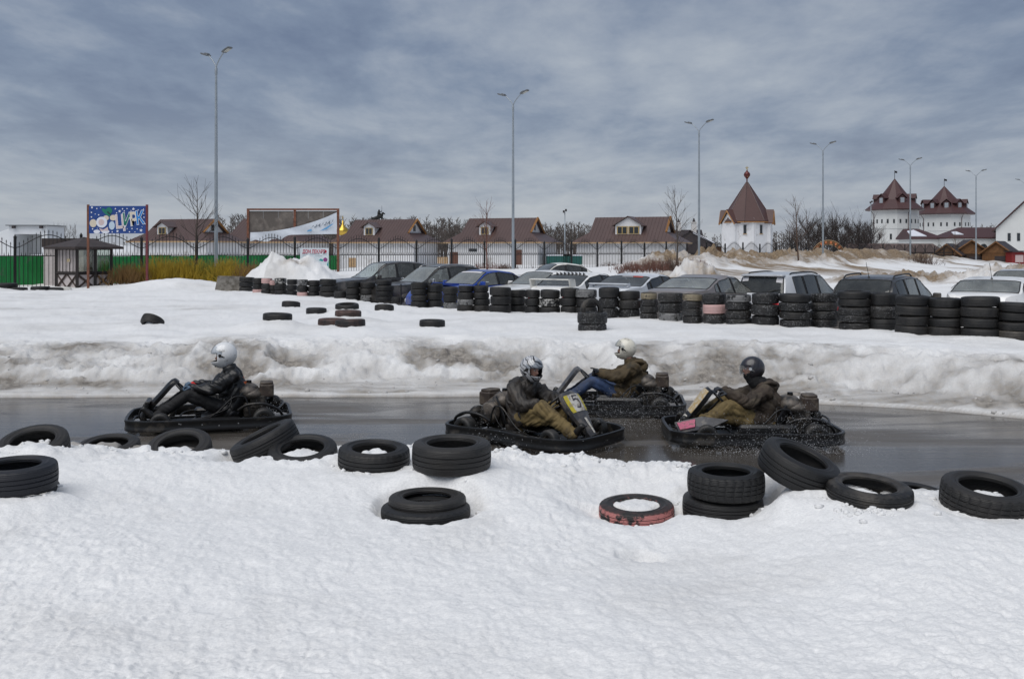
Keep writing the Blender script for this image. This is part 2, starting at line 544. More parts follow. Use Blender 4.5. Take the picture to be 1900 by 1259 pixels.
def H(x, y, detail=True):
    x = np.asarray(x, float); y = np.asarray(y, float)
    yn, yf, yw = y_near(x), y_far(x), y_wall(x)
    if detail:
        wob = 0.16 * fbm(x * 1.7, y * 0.3, 4, 5)
        wob2 = 0.12 * fbm(x * 1.1 + 4, y * 0.3, 4, 8)
        wob3 = 0.26 * (billow(x * 0.9, y * 0.8, 4, 9, 0.5) - 0.3) + 0.08 * fbm(x * 4.2, y * 3.6, 4, 10, 0.55)
    else:
        wob = wob2 = wob3 = 0.0
    # near snow
    crest = np.interp(x, [-8, -4.3, -2.6, -1.2, -0.5, 0.5, 1.2, 2, 3, 6], [0.50, 0.50, 0.47, 0.44, 0.45, 0.41, 0.37, 0.37, 0.40, 0.40]) + 0.03 * vn(x * 1.3, 0 * x, 3)
    base = np.interp(x, [-6, -3.8, -2, -0.6, 1, 1.8, 2.6, 3.6, 6], [0.43, 0.41, 0.34, 0.265, 0.18, 0.25, 0.36, 0.35, 0.35])
    base = base + (0.25 - base) * ss(6.6, 4.6, y) + 0.03 * fbm(x * 0.5, y * 0.5, 3, 21)
    zn = base + (crest - base) * ss(-2.3, -0.25, y - yn)
    zn = zn + (-0.10 - zn) * ss(0.08, 0.52, y - yn + wob)
    # far bank
    d = y - yf + wob2
    d = d + wob3 * ss(0.5, 1.0, d) * (1 - ss(2.4, 3.2, d))
    prof = np.interp(d, [-0.5, 0, 0.08, 0.7, 0.95, 1.40, 1.85, 2.4, 3.2, 5], [-0.12, -0.03, 0.05, 0.15, 0.22, 0.46, 0.60, 0.66, 0.67, 0.66])
    ymid = (yn + yf) / 2
    z = np.where(y < ymid, zn, prof)
    face = ss(0.55, 1.0, d) * (1 - ss(2.0, 3.2, d))
    # plateau -> car park -> lamp row
    e = y - yw
    park = 0.21
    z = np.where(d > 2.5, z + (park - z) * ss(0.45, 1.5, e) * ss(-13, -11, x), z)
    g = y_lamp(x) - y
    rise = np.maximum(ss(20, 4, g) * 0.9, 0)
    rise = rise * ss(-14, -11, x)
    z = np.where(d > 3, np.maximum(z, park + rise), z)
    hp, back = heaps(x, y)
    z = np.where(d > 3, z + hp, z)
    # left mound by the kiosk, white pile behind the painted stacks
    z = z + 0.40 * np.exp(-(((x + 14.7) / 2.3) ** 2 + ((y - 43.6) / 1.8) ** 2))
    z = z + 0.16 * np.exp(-(((x + 12.7) / 1.0) ** 2 + ((y - 41) / 2.0) ** 2)) * 0
    pile = 0.82 * np.exp(-(((x + 10.15) / 2.0) ** 4 + ((y - 46) / 1.7) ** 4)) + 0.40 * np.exp(-(((x + 11.2) / 0.36) ** 2 + ((y - 46) / 0.5) ** 2)) + 0.42 * np.exp(-(((x + 9.35) / 0.5) ** 2 + ((y - 46) / 0.5) ** 2)) + 0.20 * np.exp(-(((x + 10.5) / 0.5) ** 2 + ((y - 46) / 0.6) ** 2))
    z = z + pile
    far_fade = ss(120, 80, y)
    if detail:
        n_lump = billow(x * 0.85, y * 1.0, 5, 33, 0.52) - 0.30
        amp = 0.40 * face * (0.55 + 0.6 * np.clip(0.5 + vn(x * 0.5, y * 0.2, 61), 0, 1))
        z = z - amp * n_lump
        z = z + face * (0.06 * fbm(x * 6, y * 6, 4, 43, 0.6) + 0.035 * (billow(x * 14, y * 12, 3, 44, 0.6) - 0.3))
        apron = ss(0.02, 0.15, d) * (1 - ss(0.9, 1.2, d))
        z = z + apron * 0.035 * fbm(x * 2.0, y * 7, 5, 46)
        plat = ss(2.0, 3.0, d) * (1 - ss(0.3, 0.9, e))
        z = z + plat * (0.085 * fbm(x * 0.45, y * 0.6, 3, 50) + 0.045 * fbm(x * 2.0, y * 2.4, 5, 51, 0.6))
        rough_far = ss(1.0, 2.0, e) * far_fade
        z = z + rough_far * (0.10 * fbm(x * 0.5, y * 0.5, 4, 54) + np.clip(hp, 0, 1.2) * (0.75 * fbm(x * 0.55, y * 0.55, 6, 57, 0.62) + 0.8 * (billow(x * 0.8, y * 0.8, 5, 60, 0.66) - 0.3) + 0.50 * fbm(x * 1.9, y * 1.5, 4, 64, 0.65) - 0.08))
        z = z + np.clip(pile, 0, 0.8) * (0.32 * fbm(x * 2.2, y * 2.2, 5, 58, 0.65) + 0.28 * (billow(x * 1.7, y * 1.7, 4, 59, 0.6) - 0.3))
        # the melted, cupped crust of the near snow
        nearm = 1 - ss(0.05, 0.5, y - yn)
        dim = fbm(x * 8.5 + 0.6 * vn(x * 5, y * 5, 81), y * 7.0, 3, 14, 0.6)
        pit = np.clip(0.15 - np.abs(fbm(x * 5.5, y * 4.5, 2, 82)), 0, 1) * 0.05 * np.clip(0.5 + 1.5 * vn(x * 0.9, y * 0.9, 83), 0, 1)
        z = z + nearm * ((0.011 + 0.004 * ss(7.0, 5.2, y)) * dim + 0.021 * (0.30 - billow(x * 13.5 + 0.5 * vn(x * 6, y * 6, 85), y * 11.5, 3, 84, 0.6)) * np.clip(0.75 + 0.9 * vn(x * 0.7, y * 0.7, 86), 0.25, 1.3) + 0.007 * fbm(x * 26, y * 21, 3, 15, 0.6) + 0.03 * fbm(x * 1.3, y * 1.2, 3, 16) - pit)
        berm = np.exp(-((y - yn + 0.1) / 0.55) ** 2)
        z = z + berm * (0.10 * (billow(x * 3.2, y * 3.2, 4, 18, 0.62) - 0.33) + 0.03 * fbm(x * 15, y * 15, 3, 19, 0.6))
    return z


def tyre_effect(x, y, z):
    # settle the snow surface to the level each loose tyre lies at
    sw, st, mw = np.zeros_like(z), np.zeros_like(z), np.zeros_like(z)
    for t in GT:
        R = t['R']
        m = (np.abs(x - t['x']) < R + 0.9) & (np.abs(y - t['y']) < R + 0.9)
        if not m.any():
            continue
        xx, yy = x[m], y[m]
        dx, dy = xx - t['x'], yy - t['y']
        d = np.sqrt(dx * dx + dy * dy)
        tgt = t['gz'] + (t['sink'] if t.get('far') else 0) + 0.025 * fbm(xx * 8, yy * 8, 3, 12)
        w = (1 - ss(R * 0.9, R + (0.45 if not t.get('far') else 0.9), d)) * np.where(dy > 0, 0.55, 1.0)
        w4 = w ** 4 + 1e-9
        sw[m] += w4
        st[m] += w4 * tgt
        mw[m] = np.maximum(mw[m], w)
    z += np.where(sw > 0, (st / np.maximum(sw, 1e-12) - z) * mw, 0)
    for t in GT:
        R = t['R']
        m = (np.abs(x - t['x']) < R + 0.7) & (np.abs(y - t['y']) < R + 0.7)
        if not m.any():
            continue
        xx, yy, zz = x[m], y[m], z[m]
        dx, dy = xx - t['x'], yy - t['y']
        d = np.sqrt(dx * dx + dy * dy)
        if t['melt'] > 0:
            rim = R + 0.05 + 0.02 * vn(xx * 7, yy * 7, 4)
            zz = zz - t['melt'] * 1.6 * (1 - ss(rim, rim + 0.10, d))
        if t['fill'] is not None:
            f = 1 - ss(R * 0.30, R * 0.66, d + 0.03 * vn(xx * 9, yy * 9, 6))
            top = t['z'] + t['fill'] + 0.03 * fbm(xx * 11, yy * 11, 3, 66)
            zz = np.where(d < R * 0.72, zz + (np.maximum(top, zz) - zz) * f, zz)
        if t['bury'] is not None:          # snow drifted over the side nearest the camera
            f = ss(-0.05, 0.25, -dy / R + 0.16 * vn(xx * 6, yy * 6, 71)) * (1 - ss(R * 1.0, R + 0.4, d))
            top = t['gz'] + t['bury'] + 0.05 * fbm(xx * 7, yy * 7, 3, 67)
            zz = zz + (np.maximum(top, zz) - zz) * f
        z[m] = zz
    # the round pit melted over a sunken tyre in the right foreground
    cx, cy = PX(1187, 6.75), 6.75
    r = np.sqrt(((x - cx) / 0.17) ** 2 + ((y - cy) / 0.10) ** 2)
    z -= 0.125 * (1 - ss(0.55, 1.15, r + 0.2 * vn(x * 9, y * 9, 2)))
    return z


def gz(x, y):
    """ground height at one point, with loose-tyre shaping left out"""
    return float(H(np.array([x]), np.array([y]))[0])


def make_ground():
    nx_in, nx_out = 740, 40
    t = np.linspace(-1, 1, nx_in)
    o = (np.arange(1, nx_out + 1) / nx_out)
    vrow = np.linspace(2.25 * 997 / 3.2, 2.25 * 997 / 38, 620)
    ys = 2.25 * 997 / vrow
    ys = np.concatenate([ys[ys < 12.3], np.arange(12.3, 18.4, 0.036), ys[ys >= 18.4], np.arange(38.2, 60, 0.22), np.arange(60, 122, 0.26)])
    ys = np.concatenate([np.linspace(-6, 3.1, 40), ys, [135, 150, 175, 210, 260, 340, 460, 700, 1200, 2400, 4500]])
    cols = []
    for y in ys:
        hw = 0.54 * max(y, 2.5) + 0.9
        ext = (9 + 0.55 * max(y, 0)) * (1 if y < 130 else 3)
        left = -hw - ext * o[::-1] ** 1.6
        cols.append(np.concatenate([left, hw * t, hw + ext * o ** 1.6]))
    X = np.array(cols)
    Y = np.repeat(ys[:, None], X.shape[1], 1)
    xf, yf_ = X.ravel(), Y.ravel()
    Z = H(xf, yf_)
    far = ss(105, 135, yf_)
    Z = Z * (1 - far) + 0.35 * far
    Z = tyre_effect(xf, yf_, Z)
    nr, nc = X.shape
    verts = np.stack([xf, yf_, Z], 1)
    me = bpy.data.meshes.new('snow_ground')
    me.vertices.add(len(verts))
    me.vertices.foreach_set('co', verts.ravel().astype(np.float32))
    idx = np.arange(nr * nc).reshape(nr, nc)
    q = np.stack([idx[:-1, :-1], idx[:-1, 1:], idx[1:, 1:], idx[1:, :-1]], -1).reshape(-1, 4)
    me.loops.add(q.size)
    me.loops.foreach_set('vertex_index', q.ravel().astype(np.int32))
    me.polygons.add(len(q))
    me.polygons.foreach_set('loop_start', (np.arange(len(q)) * 4).astype(np.int32))
    me.polygons.foreach_set('use_smooth', np.ones(len(q), bool))
    me.update(calc_edges=True)
    # dirt: how much grit and sand the snow carries at each place
    d = yf_ - y_far(xf) + 0.12 * fbm(xf * 1.1 + 4, yf_ * 0.3, 4, 8)
    patch = np.clip(0.5 + 1.2 * fbm(xf * 0.75, yf_ * 1.0, 4, 101), 0, 1)
    dirt = ss(0.0, 0.3, d) * (1 - ss(1.5, 3.4, d + 1.0 * fbm(xf * 0.8, yf_ * 0.5, 3, 102))) * (0.34 + 0.80 * patch) * np.clip(0.66 + 1.6 * (billow(xf * 0.85, yf_ * 1.0, 5, 33, 0.52) - 0.30) + 0.5 * fbm(xf * 3.5, yf_ * 3.5, 3, 112), 0.15, 1.25)
    dirt = np.maximum(dirt, ss(0.0, 0.15, d) * (1 - ss(0.7, 1.1, d)) * np.clip(0.62 + 0.5 * fbm(xf * 0.5, yf_ * 5.0, 4, 113), 0.2, 1.0))
    dirt = np.maximum(dirt, ss(-0.2, 0.0, d) * (1 - ss(0.0, 0.14, d)) * 0.95)
    dirt = np.maximum(dirt, ss(2.0, 3.0, d) * (1 - ss(3.0, 9.0, d)) * 0.30 * np.clip(fbm(xf * 0.7, yf_ * 2.0, 4, 105) + 0.1, 0, 1))
    hp, back = heaps(xf, yf_)
    e = yf_ - y_wall(xf)
    streak = np.clip(0.55 + 1.1 * fbm(xf * 0.45 + yf_ * 0.1, yf_ * 0.35, 4, 103, 0.6), 0, 1)
    dirt = np.maximum(dirt, ss(0.12, 0.5, hp + 0.35 * fbm(xf * 0.5, yf_ * 0.5, 3, 121)) * ss(3, 5, e) * (0.15 + 0.95 * streak) * ss(130, 100, yf_))
    gl_ = y_lamp(xf) - yf_
    belt = np.exp(-((gl_ - 0.6) / 4.8) ** 4) * ss(6.5, 11, xf) * np.clip(0.92 + 1.2 * fbm(xf * 0.22, yf_ * 0.22, 5, 131, 0.6), 0.12, 1.35)
    belt2 = np.exp(-((gl_ - 8) / 7.0) ** 2) * ss(9, 14, xf) * np.clip(2.4 * fbm(xf * 0.16 + yf_ * 0.05, yf_ * 0.30, 5, 132, 0.62) + 0.08, 0, 1.1)
    dirt = np.maximum(dirt, np.maximum(belt, belt2) * ss(135, 110, yf_))
    dirt = np.maximum(dirt, ss(1.0, 2.0, e) * (1 - ss(4, 7, e)) * 0.45 * ss(-13, -10, xf))      # trodden car park
    pd = np.exp(-(((xf + 9.9) / 0.8) ** 2 + ((yf_ - 45.4) / 0.9) ** 2)) * np.clip(0.4 + fbm(xf * 2, yf_ * 2, 3, 108), 0, 1)
    dirt = np.maximum(dirt, pd * 0.8)
    # a sandy streak on the field left of the kiosk
    dirt = np.maximum(dirt, 0.5 * np.exp(-((yf_ - 27.5 - 0.12 * (xf + 12)) / 0.5) ** 2) * ss(-6.5, -9, xf) * np.clip(0.5 + fbm(xf * 0.8, yf_ * 2, 3, 109), 0, 1))
    bm_ = np.exp(-((yf_ - y_near(xf) + 0.25) / 0.6) ** 2) * np.clip(fbm(xf * 1.6, yf_ * 1.6, 4, 104) - 0.05, 0, 1) * 0.45
    dirt = np.maximum(dirt, bm_)
    dirt = np.maximum(dirt, ss(0.15, 0.5, yf_ - y_near(xf)) * (1 - ss(0.5, 3, yf_ - y_near(xf))) * 0.8)
    dirt = np.maximum(dirt, ss(2.2, 4.0, d) * np.clip(0.30 * fbm(xf * 0.6, yf_ * 0.9, 5, 141, 0.6) + 0.05, 0, 0.3) * (1 - ss(0, 1, e)))
    dirt = np.maximum(dirt, (1 - ss(0, 0.5, yf_ - y_near(xf))) * np.clip(0.30 * fbm(xf * 0.8, yf_ * 0.8, 5, 142, 0.6) - 0.02, 0, 0.2))
    a = me.attributes.new('dirt', 'FLOAT', 'POINT')
    a.data.foreach_set('value', dirt.astype(np.float32))
    sand = ss(1.5, 4, e) * ss(5, 9, xf) + np.exp(-(((xf + 9.9) / 0.8) ** 2 + ((yf_ - 45.4) / 0.9) ** 2))
    a = me.attributes.new('sand', 'FLOAT', 'POINT')
    a.data.foreach_set('value', np.clip(sand, 0, 1).astype(np.float32))
    me.materials.append(snow_mat())
    o = link_mesh('snow_ground', me)
    o['kind'] = 'structure'
    return o


def snow_mat():
    m = bpy.data.materials.new('snow')
    m.use_nodes = True
    t = NT(m.node_tree)
    tc = t.n('ShaderNodeTexCoord').outputs['Object']
    at = t.n('ShaderNodeAttribute', attribute_name='dirt').outputs['Fac']
    n1 = t.noise(tc, 2.3, 8, 0.62)
    n2 = t.noise(tc, 9.0, 8, 0.68)
    n3 = t.noise(t.mapv(tc, (1, 1.6, 1)), 45.0, 4, 0.7)
    # clean snow, slightly greyer where the crust is granular
    clean = t.ramp(n3, [(0.3, (0.68, 0.685, 0.69)), (0.62, (0.84, 0.842, 0.84))])
    nn = t.math('ADD', t.math('MULTIPLY', n1, 0.45), t.math('MULTIPLY', n2, 0.55))
    k = t.math('MULTIPLY', at, t.math('ADD', -0.35, t.math('MULTIPLY', nn, 2.75)), clamp=True)
    dcol = t.ramp(n2, [(0.35, (0.12, 0.106, 0.091)), (0.62, (0.34, 0.312, 0.278))])
    scol = t.ramp(n2, [(0.33, (0.105, 0.068, 0.036)), (0.52, (0.235, 0.170, 0.105)), (0.68, (0.36, 0.29, 0.205))])
    sa = t.n('ShaderNodeAttribute', attribute_name='sand').outputs['Fac']
    dcol = t.mix(sa, dcol, scol)
    col = t.mix(k, clean, dcol)
    gr = t.noise(tc, 60, 3, 0.8)
    grit = t.math('MULTIPLY', t.ramp(gr, [(0.66, (0, 0, 0)), (0.72, (1, 1, 1))]), t.math('MULTIPLY', at, 0.9, clamp=True))
    col = t.mix(grit, col, (0.06, 0.048, 0.038, 1))
    bs = t.math('ADD', t.math('MULTIPLY', n3, 0.5), t.math('MULTIPLY', n2, t.math('ADD', 1.0, t.math('MULTIPLY', at, 2.5))))
    bp = t.n('ShaderNodeBump', ins={'Strength': 0.55, 'Distance': 0.02, 'Height': bs})
    b = t.n('ShaderNodeBsdfPrincipled', ins={'Base Color': col, 'Roughness': 0.62, 'Specular IOR Level': 0.35, 'Normal': bp.outputs[0]})
    t.n('ShaderNodeOutputMaterial', ins={0: b.outputs[0]})
    return m


make_ground()


def make_track():
    mb = MB()
    xs = np.linspace(-34, 34, 137)
    rows = []
    for x in xs:
        a, b = float(y_near(x)) - 0.3, float(y_far(x)) + 0.35
        rows.append([(x, a + (b - a) * k / 10, 0.0) for k in range(11)])
    n = 11
    vs = [p for r in rows for p in r]
    fs = []
    for i in range(len(xs) - 1):
        for k in range(n - 1):
            fs.append((i * n + k, (i + 1) * n + k, (i + 1) * n + k + 1, i * n + k + 1))
    mb._add(vs, fs)
    m = bpy.data.materials.new('wet_asphalt')
    m.use_nodes = True
    t = NT(m.node_tree)
    tc = t.n('ShaderNodeTexCoord').outputs['Object']
    st = t.mapv(tc, (0.22, 1.0, 1))
    pud = t.noise(st, 0.75, 5, 0.55, 0.6)
    wet = t.ramp(pud, [(0.40, (0, 0, 0)), (0.50, (1, 1, 1))])
    str_ = t.noise(t.mapv(tc, (0.35, 5.0, 1)), 1.6, 6, 0.65)
    grain = t.noise(tc, 90, 3, 0.8)
    slush = t.noise(t.mapv(tc, (0.5, 2.0, 1), (3, 1, 0)), 1.3, 7, 0.68)
    base = t.ramp(grain, [(0.35, (0.046, 0.040, 0.034)), (0.7, (0.155, 0.136, 0.115))])
    sl = t.math('MULTIPLY', t.ramp(slush, [(0.46, (0, 0, 0)), (0.70, (1, 1, 1))]), 0.5)
    base = t.mix(sl, base, (0.20, 0.185, 0.17, 1))
    base = t.mix(t.math('MULTIPLY', wet, 0.50), base, (0.020, 0.0175, 0.015, 1))
    rough = t.math('ADD', t.math('MULTIPLY', t.math('SUBTRACT', 1.0, wet), 0.34), t.math('ADD', 0.075, t.math('MULTIPLY', str_, 0.12)))
    bh = t.math('ADD', t.math('MULTIPLY', grain, t.math('SUBTRACT', 1.12, wet)), t.math('MULTIPLY', str_, 0.7))
    bp = t.n('ShaderNodeBump', ins={'Strength': 0.5, 'Distance': 0.006, 'Height': bh})
    b = t.n('ShaderNodeBsdfPrincipled', ins={'Base Color': base, 'Roughness': rough, 'Normal': bp.outputs[0], 'Specular IOR Level': 0.5})
    t.n('ShaderNodeOutputMaterial', ins={0: b.outputs[0]})
    o = mb.build('race_track', m, smooth=True)
    o['kind'] = 'structure'


make_track()


def clods():
    """broken crumbs of frozen snow along the near berm, round the tyres and at the foot of the far bank"""
    rnd = np.random.RandomState(11)
    V, Fc = [], []
    ico = [(0, 0, 1), (.894, 0, .447), (.276, .851, .447), (-.724, .526, .447), (-.724, -.526, .447), (.276, -.851, .447), (.724, .526, -.447), (-.276, .851, -.447), (-.894, 0, -.447), (-.276, -.851, -.447), (.724, -.526, -.447), (0, 0, -1)]
    ift = [(0, 1, 2), (0, 2, 3), (0, 3, 4), (0, 4, 5), (0, 5, 1), (1, 6, 2), (2, 7, 3), (3, 8, 4), (4, 9, 5), (5, 10, 1), (6, 7, 2), (7, 8, 3), (8, 9, 4), (9, 10, 5), (10, 6, 1), (11, 7, 6), (11, 8, 7), (11, 9, 8), (11, 10, 9), (11, 6, 10)]
    P_ = []
    for _ in range(420):
        x = rnd.uniform(-5.5, 4.5)
        P_.append((x, float(y_near(x)) + rnd.normal(-0.05, 0.16), 0.007 + 0.024 * rnd.random() ** 2.8))
    for t in GT:
        if t.get('far'): continue
        for _ in range(9):
            a = rnd.uniform(math.pi * 0.9, math.pi * 2.1)
            r = t['R'] * rnd.uniform(0.98, 1.25)
            P_.append((t['x'] + r * math.cos(a), t['y'] + r * math.sin(a), 0.007 + 0.020 * rnd.random() ** 2))
    for _ in range(34):
        P_.append((PX(1600, 7.1) + rnd.normal() * 0.16, 7.08 + rnd.normal() * 0.09, 0.010 + 0.022 * rnd.random()))
    for _ in range(160):
        x = rnd.uniform(-9, 8)
        P_.append((x, float(y_far(x)) + abs(rnd.normal(0.5, 0.45)) + 0.08, 0.010 + 0.04 * rnd.random() ** 3))
    P_ = np.array(P_)
    Z = H(P_[:, 0].copy(), P_[:, 1].copy())
    Z = tyre_effect(P_[:, 0].copy(), P_[:, 1].copy(), Z)
    for (x, y, r), z in zip(P_, Z):
        b = len(V)
        for p in ico:
            k = r * rnd.uniform(0.6, 1.25)
            V.append((x + p[0] * k * 1.2, y + p[1] * k, z + r * 0.05 + p[2] * k * 0.8))
        Fc.extend([tuple(b + i for i in f) for f in ift])
    me = bpy.data.meshes.new('snow_clods')
    me.from_pydata(V, [], Fc)
    me.polygons.foreach_set('use_smooth', [True] * len(me.polygons))
    d = np.repeat(np.where(P_[:, 1] > 12, 0.55, 0.03), 12)
    a = me.attributes.new('dirt', 'FLOAT', 'POINT')
    a.data.foreach_set('value', d.astype(np.float32))
    me.materials.append(bpy.data.materials['snow'])
    tag(link_mesh('snow_clods', me), 'crumbs and clods of frozen snow scattered along the track edges', 'snow clods', kind='stuff')


clods()
# ================================================================== tyres
def rubber(name, paint=None, worn=0.5, speck=0.0, base=(0.009, 0.009, 0.0095), dust=(0.060, 0.053, 0.046), dustamt=0.32):
    m = bpy.data.materials.new(name)
    m.use_nodes = True
    t = NT(m.node_tree)
    tco = t.n('ShaderNodeTexCoord')
    oi = t.n('ShaderNodeObjectInfo')
    tc = t.n('ShaderNodeVectorMath', operation='MULTIPLY_ADD', ins={0: oi.outputs['Random'], 1: (37, 53, 29), 2: tco.outputs['Object']}).outputs[0]
    n1 = t.noise(tc, 5, 6, 0.65)
    n2 = t.noise(tc, 22, 5, 0.65)
    up = t.n('ShaderNodeSeparateXYZ', ins={0: t.n('ShaderNodeNewGeometry').outputs['Normal']}).outputs[2]
    lay = t.math('ADD', t.math('MULTIPLY', n1, 0.8), t.math('MULTIPLY', t.math('MAXIMUM', up, 0.0), 0.12))
    lay = t.math('ADD', lay, t.math('MULTIPLY', t.math('SUBTRACT', oi.outputs['Random'], 0.5), 0.22))
    df = t.ramp(lay, [(0.36, (0, 0, 0)), (0.66, (dustamt,) * 3)])
    col = t.mix(df, (*base, 1), (*dust, 1))
    if paint is not None:
        pf = t.ramp(t.math('ADD', t.math('MULTIPLY', n1, 0.6), t.math('MULTIPLY', n2, 0.4)), [(0.32 + worn * 0.22, (0, 0, 0)), (0.36 + worn * 0.24, (1, 1, 1))])
        wall = t.math('ABSOLUTE', t.n('ShaderNodeSeparateXYZ', ins={0: tco.outputs['Normal']}).outputs[2])
        pf = t.math('MULTIPLY', pf, t.ramp(wall, [(0.45, (1, 1, 1)), (0.75, (0.06, 0.06, 0.06))]))
        col = t.mix(pf, col, (*paint, 1))
    if speck > 0:
        vz = t.n('ShaderNodeTexVoronoi', ins={'Vector': tc, 'Scale': 42.0})
        sp = t.ramp(vz.outputs['Distance'], [(0.16, (1, 1, 1)), (0.26, (0, 0, 0))])
        sp = t.math('MULTIPLY', sp, t.ramp(t.noise(tc, 7, 4, 0.6), [(0.62 - speck * 0.3, (0, 0, 0)), (0.72 - speck * 0.2, (1, 1, 1))]))
        col = t.mix(t.math('MULTIPLY', sp, 0.75), col, (0.62, 0.63, 0.65, 1))
    oz = t.n('ShaderNodeSeparateXYZ', ins={0: tco.outputs['Object']}).outputs[2]
    rib = t.math('MULTIPLY', t.math('SINE', t.math('MULTIPLY', oz, 520.0)), 0.35)
    bp = t.n('ShaderNodeBump', ins={'Strength': 0.6, 'Distance': 0.004, 'Height': t.math('ADD', n2, rib)})
    b = t.n('ShaderNodeBsdfPrincipled', ins={'Base Color': col, 'Roughness': 0.55, 'Specular IOR Level': 0.45, 'Normal': bp.outputs[0]})
    t.n('ShaderNodeOutputMaterial', ins={0: b.outputs[0]})
    return m


RUB = {'black': rubber('rubber_black'), 'blue': rubber('rubber_bluish', base=(0.009, 0.0105, 0.016), dustamt=0.18), 'block': rubber('rubber_fresh', dustamt=0.28),
       'dust': rubber('rubber_dusty', dustamt=0.7, dust=(0.12, 0.105, 0.088)),
       'rust': rubber('rubber_reddish', dust=(0.13, 0.07, 0.055), dustamt=0.7),
       'pink': rubber('rubber_faded_pink', paint=(0.40, 0.15, 0.14), worn=0.72),
       'speck': rubber('rubber_splashed', speck=0.9, dustamt=0.35), 'speck2': rubber('rubber_lightly_splashed', speck=0.55),
       'palepink': rubber('rubber_pale_pink', paint=(0.56, 0.36, 0.34), worn=0.2, speck=0.3),
       'white': rubber('rubber_white_paint', paint=(0.42, 0.41, 0.39), worn=0.78), 'grey': rubber('rubber_grey_paint_and_shine', paint=(0.19, 0.19, 0.19), worn=0.6, speck=0.4),
       'tan': rubber('rubber_tan', paint=(0.26, 0.22, 0.15), worn=0.4)}
TM = {}


def tyre_mesh(R, w, seg, kind, rib=4, style=0):
    key = (round(R, 3), round(w, 3), seg, kind, rib, style)
    if key in TM:
        return TM[key]
    rb = R * 0.615
    h = w / 2
    gr = min(0.007, R * 0.024)
    tread = []
    # tread from +z to -z, with circumferential grooves
    edges = np.linspace(0.68 * h, -0.68 * h, rib + 1)
    gw = w * 0.018
    for i in range(rib):
        a, b = edges[i], edges[i + 1]
        a2 = a - (gw if i > 0 else 0)
        b2 = b + (gw if i < rib - 1 else 0)
        crown = lambda z: R - 0.010 * (z / h) ** 2
        if i > 0:
            tread.append((crown(a) - gr, a2 + gw * 0.25, 0))
        tread.append((crown(a2), a2, 1 if i in (0,) else 2))
        tread.append((crown(b2), b2, 1 if i in (rib - 1,) else 2))
        if i < rib - 1:
            tread.append((crown(b) - gr, b2 - gw * 0.25, 0))
    top = [(rb + 0.004, 0.60 * h, 0), (rb, 0.80 * h, 0), (rb + 0.006, 0.90 * h, 0), (rb + 0.020, 0.93 * h, 0), (rb + 0.026, 0.90 * h, 0), (rb + 0.034, 0.935 * h, 0), (R * 0.76, 0.985 * h, 0), (R * 0.765, h * 1.0, 0), (R * 0.80, h * 1.0, 0), (R * 0.805, 0.985 * h, 0), (R * 0.88, 0.955 * h, 0), (R * 0.94, 0.875 * h, 0), (R * 0.955, 0.86 * h, 3), (R * 0.977, 0.76 * h, 3)]
    prof = top + tread + [(r, -z, k) for r, z, k in reversed(top)]
    inner = [(R * 0.80, -0.72 * h, 0), (R * 0.90, -0.55 * h, 0), (R * 0.925, 0, 0), (R * 0.90, 0.55 * h, 0), (R * 0.80, 0.72 * h, 0)]
    prof += inner
    n = len(prof)
    vs, fs = [], []
    for s in range(seg):
        a = 2 * math.pi * s / seg
        for r, z, k in prof:
            da = 0
            if style == 1:
                if k == 3 and s % 3 == 0: r -= 0.007
                if k == 1 and s % 3 == 0: r -= 0.005
            elif style == 2:
                if k in (1, 2, 3) and s % 4 == 0: r -= 0.008
                if k in (1, 2): da = (z / h) * 0.05
            elif style == 0 and k == 3 and s % 4 == 0:
                r -= 0.003
            vs.append((r * math.cos(a + da), r * math.sin(a + da), z))
    for s in range(seg):
        s2 = (s + 1) % seg
        for i in range(n):
            j = (i + 1) % n
            fs.append((s * n + i, s2 * n + i, s2 * n + j, s * n + j))
    mb = MB()
    mb._add(vs, fs)
    me = mb.mesh('tyre', RUB[kind], smooth=True, angle=38)
    TM[key] = me
    return me


for i, t in enumerate(GT):
    near = not t.get('far')
    style = {'block': 2, 'black': i % 2, 'pink': 1, 'blue': 0, 'dust': 1, 'rust': 0}[t['paint']]
    me = tyre_mesh(t['R'], t['w'], 108 if near else 40, t['paint'], 4 if i % 3 else 5, style)
    o = link_mesh('tyre', me)
    o.rotation_euler = Euler((R_(t['tx']), R_(t['ty']), 0)).to_matrix().to_euler()
    m = (o.rotation_euler.to_matrix() @ Matrix.Rotation(random.uniform(0, 6.28), 3, 'Z'))
    o.rotation_euler = m.to_euler()
    o.location = (t['x'], t['y'], t['z'] + t['w'] / 2)
    tag(o, t['lab'], 'tyre', 'loose tyres in the near snow' if near else 'loose tyres in the snow field')

